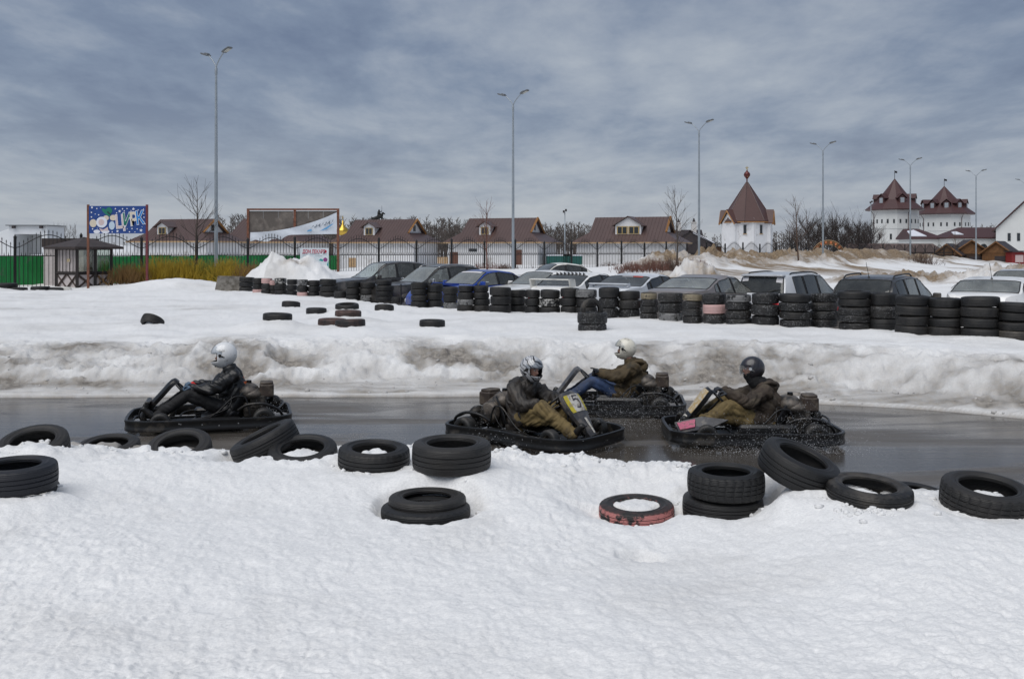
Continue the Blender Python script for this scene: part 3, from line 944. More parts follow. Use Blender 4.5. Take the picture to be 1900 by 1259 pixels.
# ---- the tyre wall: (u centre, stack width px, v top, v base, [paint bottom..top])
B = 'black'
STK = [(458, 27, 514, 541, 'kkk'), (479, 20, 516, 545, 'pkk'), (495, 20, 516, 546, 'kkp'), (507, 17, 520, 546, 'kkp'), (521, 23, 516, 547, 'kkw'),
       (542, 20, 518, 548, 'kkk'), (561, 20, 519, 551, 'pkg'), (582, 22, 520, 551, 'kkk'), (609, 32, 518, 552, 'kkk'), (632, 24, 540, 556, 'k'),
       (655, 26, 522, 557, 'kkk'), (682, 28, 523, 557, 'gkk'), (713, 32, 519, 559, 'kkkk'), (737, 22, 551, 561, 'k'), (779, 32, 524, 569, 'kkkk'), (807, 29, 528, 569, 'kkk'),
       (836, 28, 532, 572, 'gkk'), (864, 31, 530, 577, 'kgkk'), (893, 31, 530, 577, 'kkkk'), (928, 39, 533, 580, 'kkk'), (960, 32, 538, 578, 'kkk'),
       (988, 28, 538, 581, 'kkk'), (1020, 38, 538, 582, 'kwk'), (1057, 34, 535, 583, 'kkk'), (1088, 40, 537, 584, 'kkg'),
       (1130, 37, 534, 588, 'ssk'), (1168, 41, 540, 588, 'ssk'), (1204, 33, 543, 591, 'ssst'), (1244, 45, 544, 595, 'gss'), (1285, 37, 545, 598, 'ssst'),
       (1326, 44, 545, 600, 'sPs'), (1371, 48, 547, 603, 'sssg'), (1421, 50, 544, 605, 'sss'), (1474, 55, 546, 607, 'sssk'), (1529, 50, 545, 606, 'ssss'),  # second stack here: its top tyre's grey is a shine painted into the colour
       (1585, 58, 540, 612, 'ssskk'), (1640, 54, 544, 613, 'ksk'), (1693, 62, 549, 621, 'kkkk'), (1755, 64, 554, 623, 'kkkk'), (1818, 68, 551, 627, 'kkkk'),
       (1884, 68, 563, 629, 'dkkk')]
ORD = ['first', 'second', 'third', 'fourth', 'fifth', 'sixth', 'seventh', 'eighth', 'ninth', 'tenth', 'eleventh', 'twelfth', 'thirteenth', 'fourteenth', 'fifteenth',
       'sixteenth', 'seventeenth', 'eighteenth', 'nineteenth', 'twentieth']
LEV = {1: ['sole'], 3: ['bottom', 'middle', 'top'], 4: ['bottom', 'second lowest', 'second highest', 'top'], 5: ['bottom', 'second lowest', 'middle', 'second highest', 'top']}
PN = {'k': ('black', 'black'), 'p': ('palepink', 'pale pink painted'), 'P': ('palepink', 'bright pale pink'), 'w': ('white', 'worn white painted'), 'g': ('grey', 'grey smeared'),
      's': ('speck', 'slush speckled black'), 't': ('tan', 'muddy tan'), 'd': ('dust', 'dusty black')}
nst = len(STK)
for i, (u, w, vt, vb, code) in enumerate(STK):
    Yb = (ZC - 0.655) * F / (vb - 2 - VH)
    R = w * Yb / F / 2 * 1.03
    zt = PZ(vt, Yb - R)
    n = len(code)
    z0 = PZ(vb, Yb - R) - 0.03
    th = (zt - z0) / n
    where = ('the %s stack from the left' % ORD[i]) if i < 20 else ('the %s stack from the right' % ORD[nst - 1 - i]) if nst - 1 - i < 20 else 'the centre stack'
    for k, ch in enumerate(code):
        kind, word = PN[ch]
        if ch == 's' and random.random() < 0.3: kind = 'speck2'
        tw = th * random.uniform(0.96, 1.0)
        rr = R * random.uniform(0.95, 1.02)
        if n >= 4 and k == n - 1 and random.random() < 0.5: rr *= 0.93
        o = link_mesh('tyre', tyre_mesh(round(rr * 100) / 100, round(tw * 100) / 100, 48 if i > 24 else 32, kind, 3 + (i + k) % 3, (i + k) % 3))
        o.location = (PX(u, Yb) + random.uniform(-1, 1) * R * 0.05, Yb + random.uniform(-1, 1) * R * 0.06, z0 + th * (k + 0.5))
        o.rotation_euler = (R_(random.uniform(-2.0, 2.0)), R_(random.uniform(-2.0, 2.0)), random.uniform(0, 6.28))
        lv = LEV[n][k]
        tag(o, '%s tyre, %s in %s, tyre wall' % (word, lv, where), 'tyre', 'tyres of the wall along the car park')
# the lone pair in front of the wall with a third tyre stood up in it
Y0 = 20.2
for k, (dz, lb) in enumerate(((0.0, 'slush speckled tyre at the bottom of the lone pair in front of the tyre wall'), (0.19, 'slush speckled tyre on top of the lone pair in front of the tyre wall'))):
    o = link_mesh('tyre', tyre_mesh(0.305 if k else 0.29, 0.20 if k == 0 else 0.235, 56, 'speck', 4, 1))
    o.location = (PX(1099, Y0), Y0, PZ(616, Y0) + 0.08 + dz + (0.02 if k else 0))
    tag(o, lb, 'tyre', 'lone tyres in front of the wall')
o = link_mesh('tyre', tyre_mesh(0.235, 0.13, 56, 'dust', 4, 1))
o.location = (PX(1098, Y0), Y0 + 0.05, PZ(580, Y0) + 0.06)
o.rotation_euler = (R_(90), R_(12), R_(14))
tag(o, 'small tyre stood upright in the lone pair in front of the tyre wall', 'tyre', 'lone tyres in front of the wall')
# ================================================================== go-karts
M_plastic = mat('kart_black_plastic', (0.007, 0.007, 0.0075), 0.36, var=0.4, vscale=9, dirt=(0.05, 0.044, 0.037), dfac=0.15, dscale=5)
M_frame = mat('kart_frame_tube', (0.012, 0.012, 0.013), 0.4, 0.3, var=0.3, dirt=(0.05, 0.043, 0.036), dfac=0.2)
M_tray = mat('kart_floor', (0.02, 0.02, 0.02), 0.5, 0.2, var=0.4, dirt=(0.05, 0.043, 0.036), dfac=0.4)
M_seat = mat('kart_seat', (0.008, 0.008, 0.009), 0.38, var=0.3)
M_wheel = mat('kart_tyre_rubber', (0.010, 0.010, 0.010), 0.55, var=0.4, dirt=(0.05, 0.045, 0.04), dfac=0.3)
M_rim = mat('kart_rim', (0.42, 0.40, 0.36), 0.35, 0.9, var=0.3, dirt=(0.06, 0.05, 0.045), dfac=0.6)
M_tank = mat('engine_tank_paint', (0.035, 0.033, 0.031), 0.45, 0.2, var=0.6, vscale=12, dirt=(0.13, 0.11, 0.092), dfac=0.55, dscale=9, bump=0.006, bscale=22)
M_cover = mat('engine_airbox', (0.040, 0.028, 0.022), 0.6, var=0.5, dirt=(0.10, 0.08, 0.06), dfac=0.4, dscale=8)
M_alu = mat('engine_alloy', (0.13, 0.115, 0.10), 0.5, 0.4, var=0.6, vscale=14, dirt=(0.022, 0.019, 0.016), dfac=0.8, dscale=9)
M_chrome = mat('bright_bolt', (0.6, 0.6, 0.6), 0.25, 1.0)
M_plate = mat('number_plate_white', (0.56, 0.545, 0.50), 0.5, dirt=(0.25, 0.22, 0.18), dfac=0.4, dscale=20)
M_yel = mat('number_plate_yellow', (0.50, 0.42, 0.03), 0.5, dirt=(0.3, 0.25, 0.1), dfac=0.3, dscale=20)
M_ink = mat('number_ink', (0.02, 0.015, 0.03), 0.5)
M_cream = mat('cream_sticker', (0.44, 0.31, 0.13), 0.5, dirt=(0.5, 0.45, 0.36), dfac=0.5, dscale=25)
M_pink = mat('pink_sticker', (0.46, 0.11, 0.18), 0.5, dirt=(0.2, 0.1, 0.1), dfac=0.3, dscale=25)
M_grey = mat('grey_smoked_plastic', (0.045, 0.045, 0.05), 0.35, var=0.3, dirt=(0.12, 0.11, 0.10), dfac=0.3, dscale=8)


def smooth_loop(pts, n=6):
    """closed Catmull-Rom through 2d/3d points"""
    pts = [Vector(p) for p in pts]
    k = len(pts)
    out = []
    for i in range(k):
        p0, p1, p2, p3 = pts[i - 1], pts[i], pts[(i + 1) % k], pts[(i + 2) % k]
        for j in range(n):
            t = j / n
            out.append(0.5 * ((2 * p1) + (p2 - p0) * t + (2 * p0 - 5 * p1 + 4 * p2 - p3) * t * t + (3 * p1 - p0 - 3 * p2 + p3) * t ** 3))
    return out


def smooth_path(pts, n=5):
    pts = [Vector(p) for p in pts]
    k = len(pts)
    out = []
    for i in range(k - 1):
        p0, p1, p2, p3 = pts[max(i - 1, 0)], pts[i], pts[i + 1], pts[min(i + 2, k - 1)]
        for j in range(n):
            t = j / n
            out.append(0.5 * ((2 * p1) + (p2 - p0) * t + (2 * p0 - 5 * p1 + 4 * p2 - p3) * t * t + (3 * p1 - p0 - 3 * p2 + p3) * t ** 3))
    out.append(pts[-1])
    return out


def band(mb, loop, prof):
    """sweep a closed 2d profile [(out, z)] round a closed plan loop"""
    n, k = len(loop), len(prof)
    vs, fs = [], []
    for i in range(n):
        d = loop[(i + 1) % n] - loop[i - 1]
        nr = Vector((d.y, -d.x, 0)).normalized()
        for o_, z in prof:
            vs.append((loop[i].x + nr.x * o_, loop[i].y + nr.y * o_, loop[i].z + z))
    for i in range(n):
        j = (i + 1) % n
        for a in range(k):
            b = (a + 1) % k
            fs.append((i * k + a, j * k + a, j * k + b, i * k + b))
    mb._add(vs, fs)


BUMP = {'plain': [(1.00, 0.30), (0.95, 0.50), (0.72, 0.63), (0.35, 0.665), (-0.1, 0.655), (-0.55, 0.655), (-0.85, 0.62), (-0.99, 0.46), (-1.0, 0.2)],
        'waist': [(1.00, 0.26), (0.93, 0.50), (0.68, 0.655), (0.30, 0.66), (0.0, 0.60), (-0.25, 0.585), (-0.55, 0.64), (-0.85, 0.61), (-0.99, 0.42), (-1.0, 0.18)]}


def kart(loc, yaw, label, shape='plain', panel='plain', engine_x=-0.56, dirty_band=0.0):
    g = thing('go_kart', label, 'go-kart', loc, yaw, 'go-karts racing on the wet track')
    half = BUMP[shape]
    loop = smooth_loop([(x, y, 0) for x, y in half] + [(x, -y, 0) for x, y in reversed(half)], 6)
    b = MB()
    band(b, loop, [(0, 0.045), (0.012, 0.05), (0.018, 0.075), (0.010, 0.09), (0.010, 0.150), (0.018, 0.165), (0.014, 0.182), (0.0, 0.188), (-0.022, 0.182), (-0.026, 0.16), (-0.022, 0.07), (-0.014, 0.048)])
    bp = b.build('bumper', M_plastic, g, smooth=True, angle=50)
    bo = MB()
    for x in (0.62, 0.35, 0.33, 0.08, -0.12, -0.35, -0.62, -0.8):
        y = float(np.interp(x, [p[0] for p in reversed(half)], [p[1] for p in reversed(half)]))
        for sy in (-1, 1):
            bo.lathe([(0, 0.006), (0.009, 0.005), (0.011, 0)], (x, sy * (y + 0.008), random.uniform(0.09, 0.15)), 'Y' if sy > 0 else 'Y', 8, mat=Matrix.Rotation(0 if sy > 0 else math.pi, 3, 'Z'))
    bo.build('bolt', M_chrome, bp)['kind'] = 'stuff'
    fr = MB()
    for sy in (-1, 1):
        fr.tube(smooth_path([(0.86, sy * 0.22, 0.10), (0.6, sy * 0.30, 0.075), (0.2, sy * 0.33, 0.07), (-0.3, sy * 0.36, 0.07), (-0.86, sy * 0.34, 0.12)]), 0.016)
        fr.tube(smooth_path([(0.40, sy * 0.34, 0.075), (0.36, sy * 0.50, 0.10), (0.2, sy * 0.57, 0.12), (-0.25, sy * 0.57, 0.12), (-0.42, sy * 0.5, 0.10), (-0.46, sy * 0.35, 0.08)]), 0.013)
    for x in (0.62, 0.2, -0.4, -0.8):
        fr.tube([(x, -0.33, 0.075), (x, 0.33, 0.075)], 0.015)
    fr.tube(smooth_path([(0.90, -0.40, 0.10), (0.93, -0.2, 0.12), (0.935, 0, 0.125), (0.93, 0.2, 0.12), (0.90, 0.40, 0.10)]), 0.014)
    for s1, s2 in ((0.93, 1), (0.93, -1), (-0.93, 1), (-0.93, -1)):
        fr.tube([(s1 * 0.9, s2 * 0.25, 0.1), (s1 * 1.04, s2 * 0.2, 0.12)], 0.012)
        fr.tube([(s1 * 0.3, s2 * 0.55, 0.11), (s1 * 0.3, s2 * 0.64, 0.11)], 0.012)
    fr.build('frame', M_frame, g, smooth=True)
    tr = MB()
    tr.rbox((0.28, 0, 0.055), (1.15, 0.62, 0.012), 0.12)
    tr.build('floor_tray', M_tray, g)
    # side boxes between the wheels
    for sy in (-1, 1):
        sp = MB()
        sp.rbox((-0.08, sy * 0.475, 0.115), (0.62, 0.20, 0.10), 0.08)
        if panel in ('cream', 'grey'):
            sp.rbox((-0.10, sy * 0.515, 0.19), (0.66, 0.11, 0.15), 0.05)
        sp.build('side_pod', M_plastic, g, smooth=True, angle=40)
    # wheels
    for x, y, r, w in ((0.58, 0.49, 0.125, 0.115), (0.58, -0.49, 0.125, 0.115), (-0.66, 0.50, 0.135, 0.17), (-0.66, -0.50, 0.135, 0.17)):
        wl = MB()
        h = w / 2
        wl.lathe([(r * 0.52, -h * 0.9), (r * 0.75, -h), (r * 0.93, -h * 0.88), (r, -h * 0.6), (r, h * 0.6), (r * 0.93, h * 0.88), (r * 0.75, h), (r * 0.52, h * 0.9), (r * 0.5, h * 0.6), (r * 0.5, -h * 0.6)], (0, 0, 0), 'Y', 28, closed=True)
        wo = wl.build('wheel', M_wheel, g, smooth=True, angle=50)
        rm = MB()
        for sy in (-1, 1):
            mm = Matrix.Rotation(0 if sy > 0 else math.pi, 3, 'Z')
            rm.lathe([(0.0, 0.5 * h), (r * 0.16, 0.5 * h), (r * 0.18, 0.30 * h), (r * 0.36, 0.28 * h), (r * 0.44, 0.75 * h), (r * 0.54, 0.90 * h), (r * 0.55, 0.80 * h), (r * 0.49, 0.55 * h)], (0, 0, 0), 'Y', 24, mat=mm)
        ri = rm.build('rim', M_rim, wo, smooth=True, angle=40)
        wo.location = (x, y, r + 0.005)
        if x > 0:
            wo.rotation_euler = (0, 0, R_(-6))
    ax = MB()
    ax.cyl((-0.66, -0.42, 0.14), (-0.66, 0.42, 0.14), 0.018, 10)
    ax.cyl((-0.66, 0.20, 0.14), (-0.66, 0.23, 0.14), 0.085, 20)
    ax.build('rear_axle', M_frame, g, smooth=True, angle=40)
    # seat: shell from hip to shoulder blade
    st = MB()
    rows = [(0.12, 0.115, 0.15, 0.02), (0.0, 0.095, 0.17, 0.05), (-0.16, 0.085, 0.19, 0.10), (-0.30, 0.105, 0.21, 0.15), (-0.40, 0.19, 0.22, 0.17), (-0.455, 0.30, 0.215, 0.16), (-0.49, 0.42, 0.20, 0.12), (-0.51, 0.50, 0.16, 0.05)]
    n = 9
    vs = []
    for x, z, hw, lip in rows:
        back = ss(-0.25, -0.42, np.array(x)).item() if False else min(max((-0.25 - x) / 0.2, 0), 1)
        for k in range(n):
            t = -1 + 2 * k / (n - 1)
            l = lip * max(0, abs(t) - 0.35) ** 1.6 / 0.65 ** 1.6
            vs.append((x + l * back, hw * t, z + l * (1 - back)))
    fs = [(i * n + k, i * n + k + 1, (i + 1) * n + k + 1, (i + 1) * n + k) for i in range(len(rows) - 1) for k in range(n - 1)]
    off = len(vs)
    vs += [(x - 0.010, y * 1.03, z - 0.012) for x, y, z in vs]
    fs += [tuple(off + i for i in reversed(f)) for f in fs]
    R0 = len(rows)
    bd = [k for k in range(n)] + [(i + 1) * n + n - 1 for i in range(R0 - 1)] + [(R0 - 1) * n + k for k in range(n - 2, -1, -1)] + [i * n for i in range(R0 - 2, 0, -1)]
    for i in range(len(bd)):
        a, c = bd[i], bd[(i + 1) % len(bd)]
        fs.append((a, c, c + off, a + off))
    st._add(vs, fs)
    st.build('seat', M_seat, g, smooth=True, angle=60)
    for sy in (-1, 1):
        sb = MB()
        sb.tube(smooth_path([(0.10, sy * 0.30, 0.10), (-0.08, sy * 0.29, 0.20), (-0.26, sy * 0.27, 0.37), (-0.36, sy * 0.25, 0.395), (-0.44, sy * 0.24, 0.36), (-0.50, sy * 0.27, 0.12)]), 0.011)
        sb.build('seat_stay', M_frame, g, smooth=True)
    # steering
    sc = MB()
    sc.tube([(0.72, 0, 0.12), (0.355, 0, 0.47)], 0.013)
    for sy in (-1, 1):
        sc.tube([(0.55, sy * 0.10, 0.075), (0.50, sy * 0.02, 0.36)], 0.009)
    sc.build('steering_column', M_frame, g, smooth=True)
    sw = MB()
    tilt = Matrix.Rotation(R_(-46), 3, 'Y')      # wheel faces the driver
    cpt = Vector((0.345, 0, 0.48))
    ring = [cpt + tilt @ Vector((0.15 * math.cos(a) * 0.9, 0.16 * math.sin(a), 0)) for a in np.linspace(0, 2 * math.pi, 33)[:-1]]
    sw.tube(ring, 0.014, 8, closed=True)
    for a in (R_(90), R_(210), R_(330)):
        sw.tube([cpt, cpt + tilt @ Vector((0.135 * math.cos(a), 0.15 * math.sin(a), 0))], 0.010, 6)
    sw.lathe([(0, 0.012), (0.035, 0.010), (0.04, -0.01), (0, -0.012)], cpt, 'Z', 12, mat=tilt)
    sw.build('steering_wheel', M_seat, g, smooth=True, angle=60)
    # front panel standing ahead of the steering wheel
    fp = MB()
    rows = [(0.845, 0.14, 0.06), (0.80, 0.20, 0.085), (0.72, 0.30, 0.12), (0.63, 0.42, 0.165), (0.555, 0.52, 0.18), (0.505, 0.585, 0.165), (0.465, 0.605, 0.12)]
    if panel == 'plain':
        rows = [(0.86, 0.13, 0.04), (0.785, 0.22, 0.055), (0.695, 0.33, 0.075), (0.595, 0.44, 0.105), (0.51, 0.54, 0.12), (0.455, 0.59, 0.105), (0.415, 0.605, 0.07)]
    n = 7
    vs, vs2 = [], []
    for x, z, hw in rows:
        for k in range(n):
            t = -1 + 2 * k / (n - 1)
            bow = 0.035 * (1 - t * t)
            vs.append((x + bow * 0.75, hw * t, z + bow * 0.66))
            vs2.append((x + bow * 0.2 - 0.034, hw * t * 0.97, z + bow * 0.2 - 0.030))
    m = len(rows)
    fs = [(i * n + k, i * n + k + 1, (i + 1) * n + k + 1, (i + 1) * n + k) for i in range(m - 1) for k in range(n - 1)]
    off = len(vs)
    f2 = [tuple(off + i for i in reversed(f)) for f in fs]
    bd = [k for k in range(n)] + [(i + 1) * n + n - 1 for i in range(m - 1)] + [(m - 1) * n + k for k in range(n - 2, -1, -1)] + [i * n for i in range(m - 2, 0, -1)]
    f3 = [(bd[i], bd[(i + 1) % len(bd)], bd[(i + 1) % len(bd)] + off, bd[i] + off) for i in range(len(bd))]
    fp._add(vs + vs2, fs + f2 + f3)
    pm = {'plain': M_plastic, 'five': M_grey, 'cream': M_plastic, 'grey': M_grey}[panel]
    fpo = fp.build('front_panel', pm, g, smooth=True, angle=50)
    topdir = (Vector((0.465, 0, 0.605)) - Vector((0.72, 0, 0.30))).normalized()
    nrm = Vector((-topdir.z, 0, topdir.x)) * -1

    def on_panel(s, y, lift=0.004):
        """point on the bowed front: s along the rows 0..1"""
        q = s * (m - 1)
        i = min(int(q), m - 2)
        f = q - i
        x = rows[i][0] * (1 - f) + rows[i + 1][0] * f
        z = rows[i][1] * (1 - f) + rows[i + 1][1] * f
        hw = rows[i][2] * (1 - f) + rows[i + 1][2] * f
        bow = 0.035 * (1 - y * y)
        p = Vector((x + bow * 0.75, hw * y, z + bow * 0.66))
        return p + nrm * lift

    def sheet(name, s0, s1, y0, y1, mt, lift):
        k1, k2 = 8, 6
        q = MB()
        vs = [on_panel(s0 + (s1 - s0) * a / k1, y0 + (y1 - y0) * b_ / k2, lift) for a in range(k1 + 1) for b_ in range(k2 + 1)]
        fs = [(a * (k2 + 1) + b_, a * (k2 + 1) + b_ + 1, (a + 1) * (k2 + 1) + b_ + 1, (a + 1) * (k2 + 1) + b_) for a in range(k1) for b_ in range(k2)]
        q._add(vs, fs)
        return q.build(name, mt, fpo, smooth=True)
    if panel == 'five':
        sheet('number_plate', 0.46, 0.80, -0.62, 0.62, M_plate, 0.006)
        sheet('yellow_stripe', 0.46, 0.80, -0.92, -0.60, M_yel, 0.007)
        sheet('yellow_stripe', 0.46, 0.80, 0.60, 0.92, M_yel, 0.007)
        # the digit 5 as flat strokes; the panel is read from the front of the kart
        dg = MB()
        def stroke(pl, wd=0.016):
            pts = smooth_path(pl, 4) if len(pl) > 2 else [Vector(p) for p in pl]
            for a, c in zip(pts[:-1], pts[1:]):
                pa, pc = on_panel(a[0], a[1], 0.009), on_panel(c[0], c[1], 0.009)
                d = (pc - pa).normalized()
                sd = d.cross(nrm).normalized() * wd / 2
                e_ = d * wd * 0.3
                dg.poly([pa - sd - e_, pc - sd + e_, pc + sd + e_, pa + sd - e_])
        stroke([(0.745, 0.30, 0), (0.745, -0.22, 0)])
        stroke([(0.745, -0.22, 0), (0.645, -0.24, 0)])
        stroke([(0.645, -0.24, 0), (0.665, 0.0, 0), (0.63, 0.26, 0), (0.565, 0.27, 0), (0.515, 0.06, 0), (0.525, -0.24, 0)])
        dg.build('digit_five', M_ink, fpo)
        sheet('pale_stripe', 0.05, 0.36, -0.25, 0.1, M_plate, 0.006)
    if panel == 'cream':
        sheet('cream_sticker', 0.36, 0.86, -0.95, 0.95, M_cream, 0.006)
        sheet('pale_stripe', 0.08, 0.30, -0.8, 0.8, M_plate, 0.006)
        ns = MB()
        ns.prism([(0.90, 0.52, 0.17), (0.93, 0.30, 0.25), (0.62, 0.36, 0.33), (0.33, 0.46, 0.31), (0.55, 0.52, 0.22)], (0, -0.02, -0.02))
        no = ns.build('nose_fin', M_grey, g)
        stq = MB()
        stq.prism([(0.885, 0.495, 0.188), (0.905, 0.345, 0.243), (0.70, 0.375, 0.292), (0.715, 0.47, 0.222)], (0.003, 0.006, 0.010))
        stq.build('pink_sticker', M_pink, no)
    # pedals and heel guard
    for sy in (-1, 1):
        pe = MB()
        pe.tube(smooth_path([(0.80, sy * 0.17, 0.07), (0.86, sy * 0.17, 0.18), (0.83, sy * 0.17, 0.28)]), 0.009, 6)
        pe.tube([(0.83, sy * 0.13, 0.27), (0.83, sy * 0.21, 0.27)], 0.012, 6)
        pe.build('pedal', M_frame, g, smooth=True)
    if panel == 'plain':
        ng = MB()
        ng.rbox((0.79, 0.0, 0.23), (0.06, 0.40, 0.27), 0.02, rot=(0, R_(-14), 0))
        ng.build('heel_guard', M_plastic, g)
    # engine behind the seat
    ex = engine_x
    e = MB()
    e.rbox((ex, 0.02, 0.20), (0.30, 0.30, 0.20), 0.03)
    e.rbox((ex - 0.03, 0.10, 0.30), (0.20, 0.15, 0.16), 0.02)
    for k in range(6):
        e.rbox((ex - 0.06, -0.14, 0.16 + 0.030 * k), (0.19, 0.10, 0.012), 0.02)
    for k in range(10):
        a = k * 0.628
        e.cyl((ex + 0.11 * math.cos(a), -0.19, 0.24 + 0.08 * math.sin(a)), (ex + 0.11 * math.cos(a), -0.175, 0.24 + 0.08 * math.sin(a)), 0.010, 6)
    eo = e.build('engine', M_alu, g, smooth=True, angle=35)
    tk = MB()
    tk.ell((ex + 0.10, 0.02, 0.43), (0.155, 0.19, 0.115), 20, 12)
    tk.ell((ex + 0.05, 0.02, 0.40), (0.17, 0.20, 0.09), 20, 12)
    tk.build('fuel_tank', M_tank, eo, smooth=True)
    cp = MB()
    cp.lathe([(0, 0.03), (0.032, 0.028), (0.036, 0.0), (0.03, -0.01)], (ex + 0.08, 0.03, 0.545), 'Z', 14)
    cp.build('fuel_cap', M_plastic, eo, smooth=True, angle=40)
    ab = MB()
    ab.rbox((ex - 0.145, 0.03, 0.440), (0.18, 0.26, 0.17), 0.03)
    ab.rbox((ex - 0.145, 0.03, 0.535), (0.165, 0.24, 0.03), 0.05)
    ab.build('air_box', M_cover, eo, smooth=True, angle=40)
    rs = MB()
    rs.lathe([(0, 0.05), (0.05, 0.052), (0.11, 0.04), (0.13, 0.015), (0.132, -0.03)], (ex + 0.03, -0.20, 0.30), 'Y', 24, mat=Matrix.Rotation(math.pi, 3, 'Z'))
    rs.build('recoil_starter', M_tank, eo, smooth=True, angle=40)
    mf = MB()
    mf.ell((ex - 0.24, -0.10, 0.27), (0.09, 0.13, 0.08), 14, 10)
    mf.tube(smooth_path([(ex - 0.10, -0.1, 0.30), (ex - 0.2, -0.16, 0.25), (ex - 0.3, -0.2, 0.2)]), 0.018)
    mf.build('exhaust', M_alu, eo, smooth=True)
    fn = MB()
    fn.tube(smooth_path([(ex + 0.22, -0.42, 0.24), (ex + 0.1, -0.48, 0.315), (ex - 0.10, -0.50, 0.325), (ex - 0.27, -0.48, 0.25), (ex - 0.34, -0.42, 0.15)]), 0.018)
    fn.tube(smooth_path([(ex + 0.22, 0.42, 0.24), (ex + 0.1, 0.48, 0.315), (ex - 0.10, 0.50, 0.325), (ex - 0.27, 0.48, 0.25), (ex - 0.34, 0.42, 0.15)]), 0.018)
    fn.tube(smooth_path([(ex - 0.27, -0.48, 0.25), (ex - 0.36, 0, 0.27), (ex - 0.27, 0.48, 0.25)]), 0.014)
    fn.build('wheel_guard', M_frame, g, smooth=True)
    cb = MB()
    cb.tube(smooth_path([(ex + 0.1, -0.22, 0.34), (ex + 0.25, -0.30, 0.20), (-0.1, -0.36, 0.14), (0.3, -0.3, 0.1)]), 0.005, 5)
    cb.tube(smooth_path([(ex + 0.1, 0.22, 0.34), (ex + 0.28, 0.24, 0.42), (-0.2, 0.32, 0.25), (0.3, 0.3, 0.1)]), 0.005, 5)
    cb.tube(smooth_path([(ex + 0.02, 0.0, 0.50), (ex + 0.2, -0.02, 0.40), (ex + 0.26, -0.1, 0.28)]), 0.006, 5)
    cb.build('cable', M_seat, g, smooth=True)
    return g


# ================================================================== drivers
M_skin = mat('skin', (0.42, 0.23, 0.17), 0.5, var=0.12, vscale=20)
M_leather = mat('black_leather', (0.008, 0.008, 0.009), 0.40, var=0.4, vscale=12, bump=0.002, bscale=60)
M_coatA = mat('dark_waxed_coat', (0.024, 0.020, 0.017), 0.55, var=0.5, vscale=9, dirt=(0.05, 0.040, 0.030), dfac=0.25, dscale=6, bump=0.003, bscale=70)
M_coatB = mat('olive_brown_coat', (0.075, 0.052, 0.024), 0.8, var=0.4, vscale=8, dirt=(0.035, 0.028, 0.018), dfac=0.25, dscale=5, bump=0.003, bscale=70)
M_coatC = mat('muddy_brown_coat', (0.038, 0.027, 0.019), 0.8, var=0.5, vscale=8, dirt=(0.07, 0.055, 0.038), dfac=0.3, dscale=7, bump=0.003, bscale=70)
M_khaki = mat('khaki_trousers', (0.150, 0.108, 0.043), 0.85, var=0.25, vscale=7, dirt=(0.08, 0.058, 0.028), dfac=0.25, dscale=6, bump=0.003, bscale=60)
M_jean = mat('blue_jeans', (0.030, 0.055, 0.125), 0.85, var=0.35, vscale=9, dirt=(0.05, 0.06, 0.09), dfac=0.3, bump=0.002, bscale=90)
M_blackcloth = mat('black_cloth', (0.008, 0.008, 0.009), 0.8, var=0.4, vscale=10, bump=0.003, bscale=80)
M_boot = mat('black_boot', (0.009, 0.009, 0.009), 0.45, var=0.3, dirt=(0.04, 0.034, 0.03), dfac=0.2)
M_blueglove = mat('grey_blue_glove', (0.075, 0.12, 0.18), 0.8, var=0.3, vscale=20)
M_redcuff = mat('red_cuff', (0.50, 0.015, 0.012), 0.75)
M_darkglove = mat('dark_glove', (0.022, 0.026, 0.034), 0.7, var=0.3, vscale=20)
M_brownglove = mat('brown_work_glove', (0.10, 0.065, 0.045), 0.8, var=0.4, vscale=20)
M_helmw = mat('white_helmet_shell', (0.72, 0.73, 0.74), 0.22, coat=0.3, dirt=(0.35, 0.34, 0.32), dfac=0.12, dscale=14)
M_helmc = mat('cream_helmet_shell', (0.70, 0.67, 0.58), 0.28, coat=0.2, dirt=(0.34, 0.31, 0.26), dfac=0.2, dscale=14)
M_lining = mat('helmet_lining', (0.012, 0.012, 0.012), 0.9)
M_orange = mat('orange_back_pattern', (0.35, 0.07, 0.015), 0.5, var=0.6, vscale=25)


def helmet_mat(name, a, b, c, scale):
    m = bpy.data.materials.new(name)
    m.use_nodes = True
    t = NT(m.node_tree)
    tc = t.n('ShaderNodeTexCoord').outputs['Object']
    w = t.n('ShaderNodeTexWave', wave_type='BANDS', bands_direction='DIAGONAL', ins={'Vector': t.mapv(tc, scale), 'Scale': 1.7, 'Distortion': 7.0, 'Detail': 2.0, 'Detail Scale': 1.2}).outputs[1]
    col = t.ramp(w, [(0.0, b), (0.16, a), (0.50, b), (0.78, c), (0.90, b)], 'CONSTANT')
    bs = t.n('ShaderNodeBsdfPrincipled', ins={'Base Color': col, 'Roughness': 0.3, 'Coat Weight': 0.4, 'Coat Roughness': 0.22})
    t.n('ShaderNodeOutputMaterial', ins={0: bs.outputs[0]})
    return m


M_helms = helmet_mat('silver_black_graphic_shell', (0.03, 0.03, 0.035), (0.50, 0.51, 0.53), (0.12, 0.12, 0.13), (2.2, 1.2, 2.6))
M_helmd = helmet_mat('black_mottled_shell', (0.012, 0.012, 0.016), (0.02, 0.02, 0.025), (0.03, 0.024, 0.036), (1.6, 1.6, 1.6))


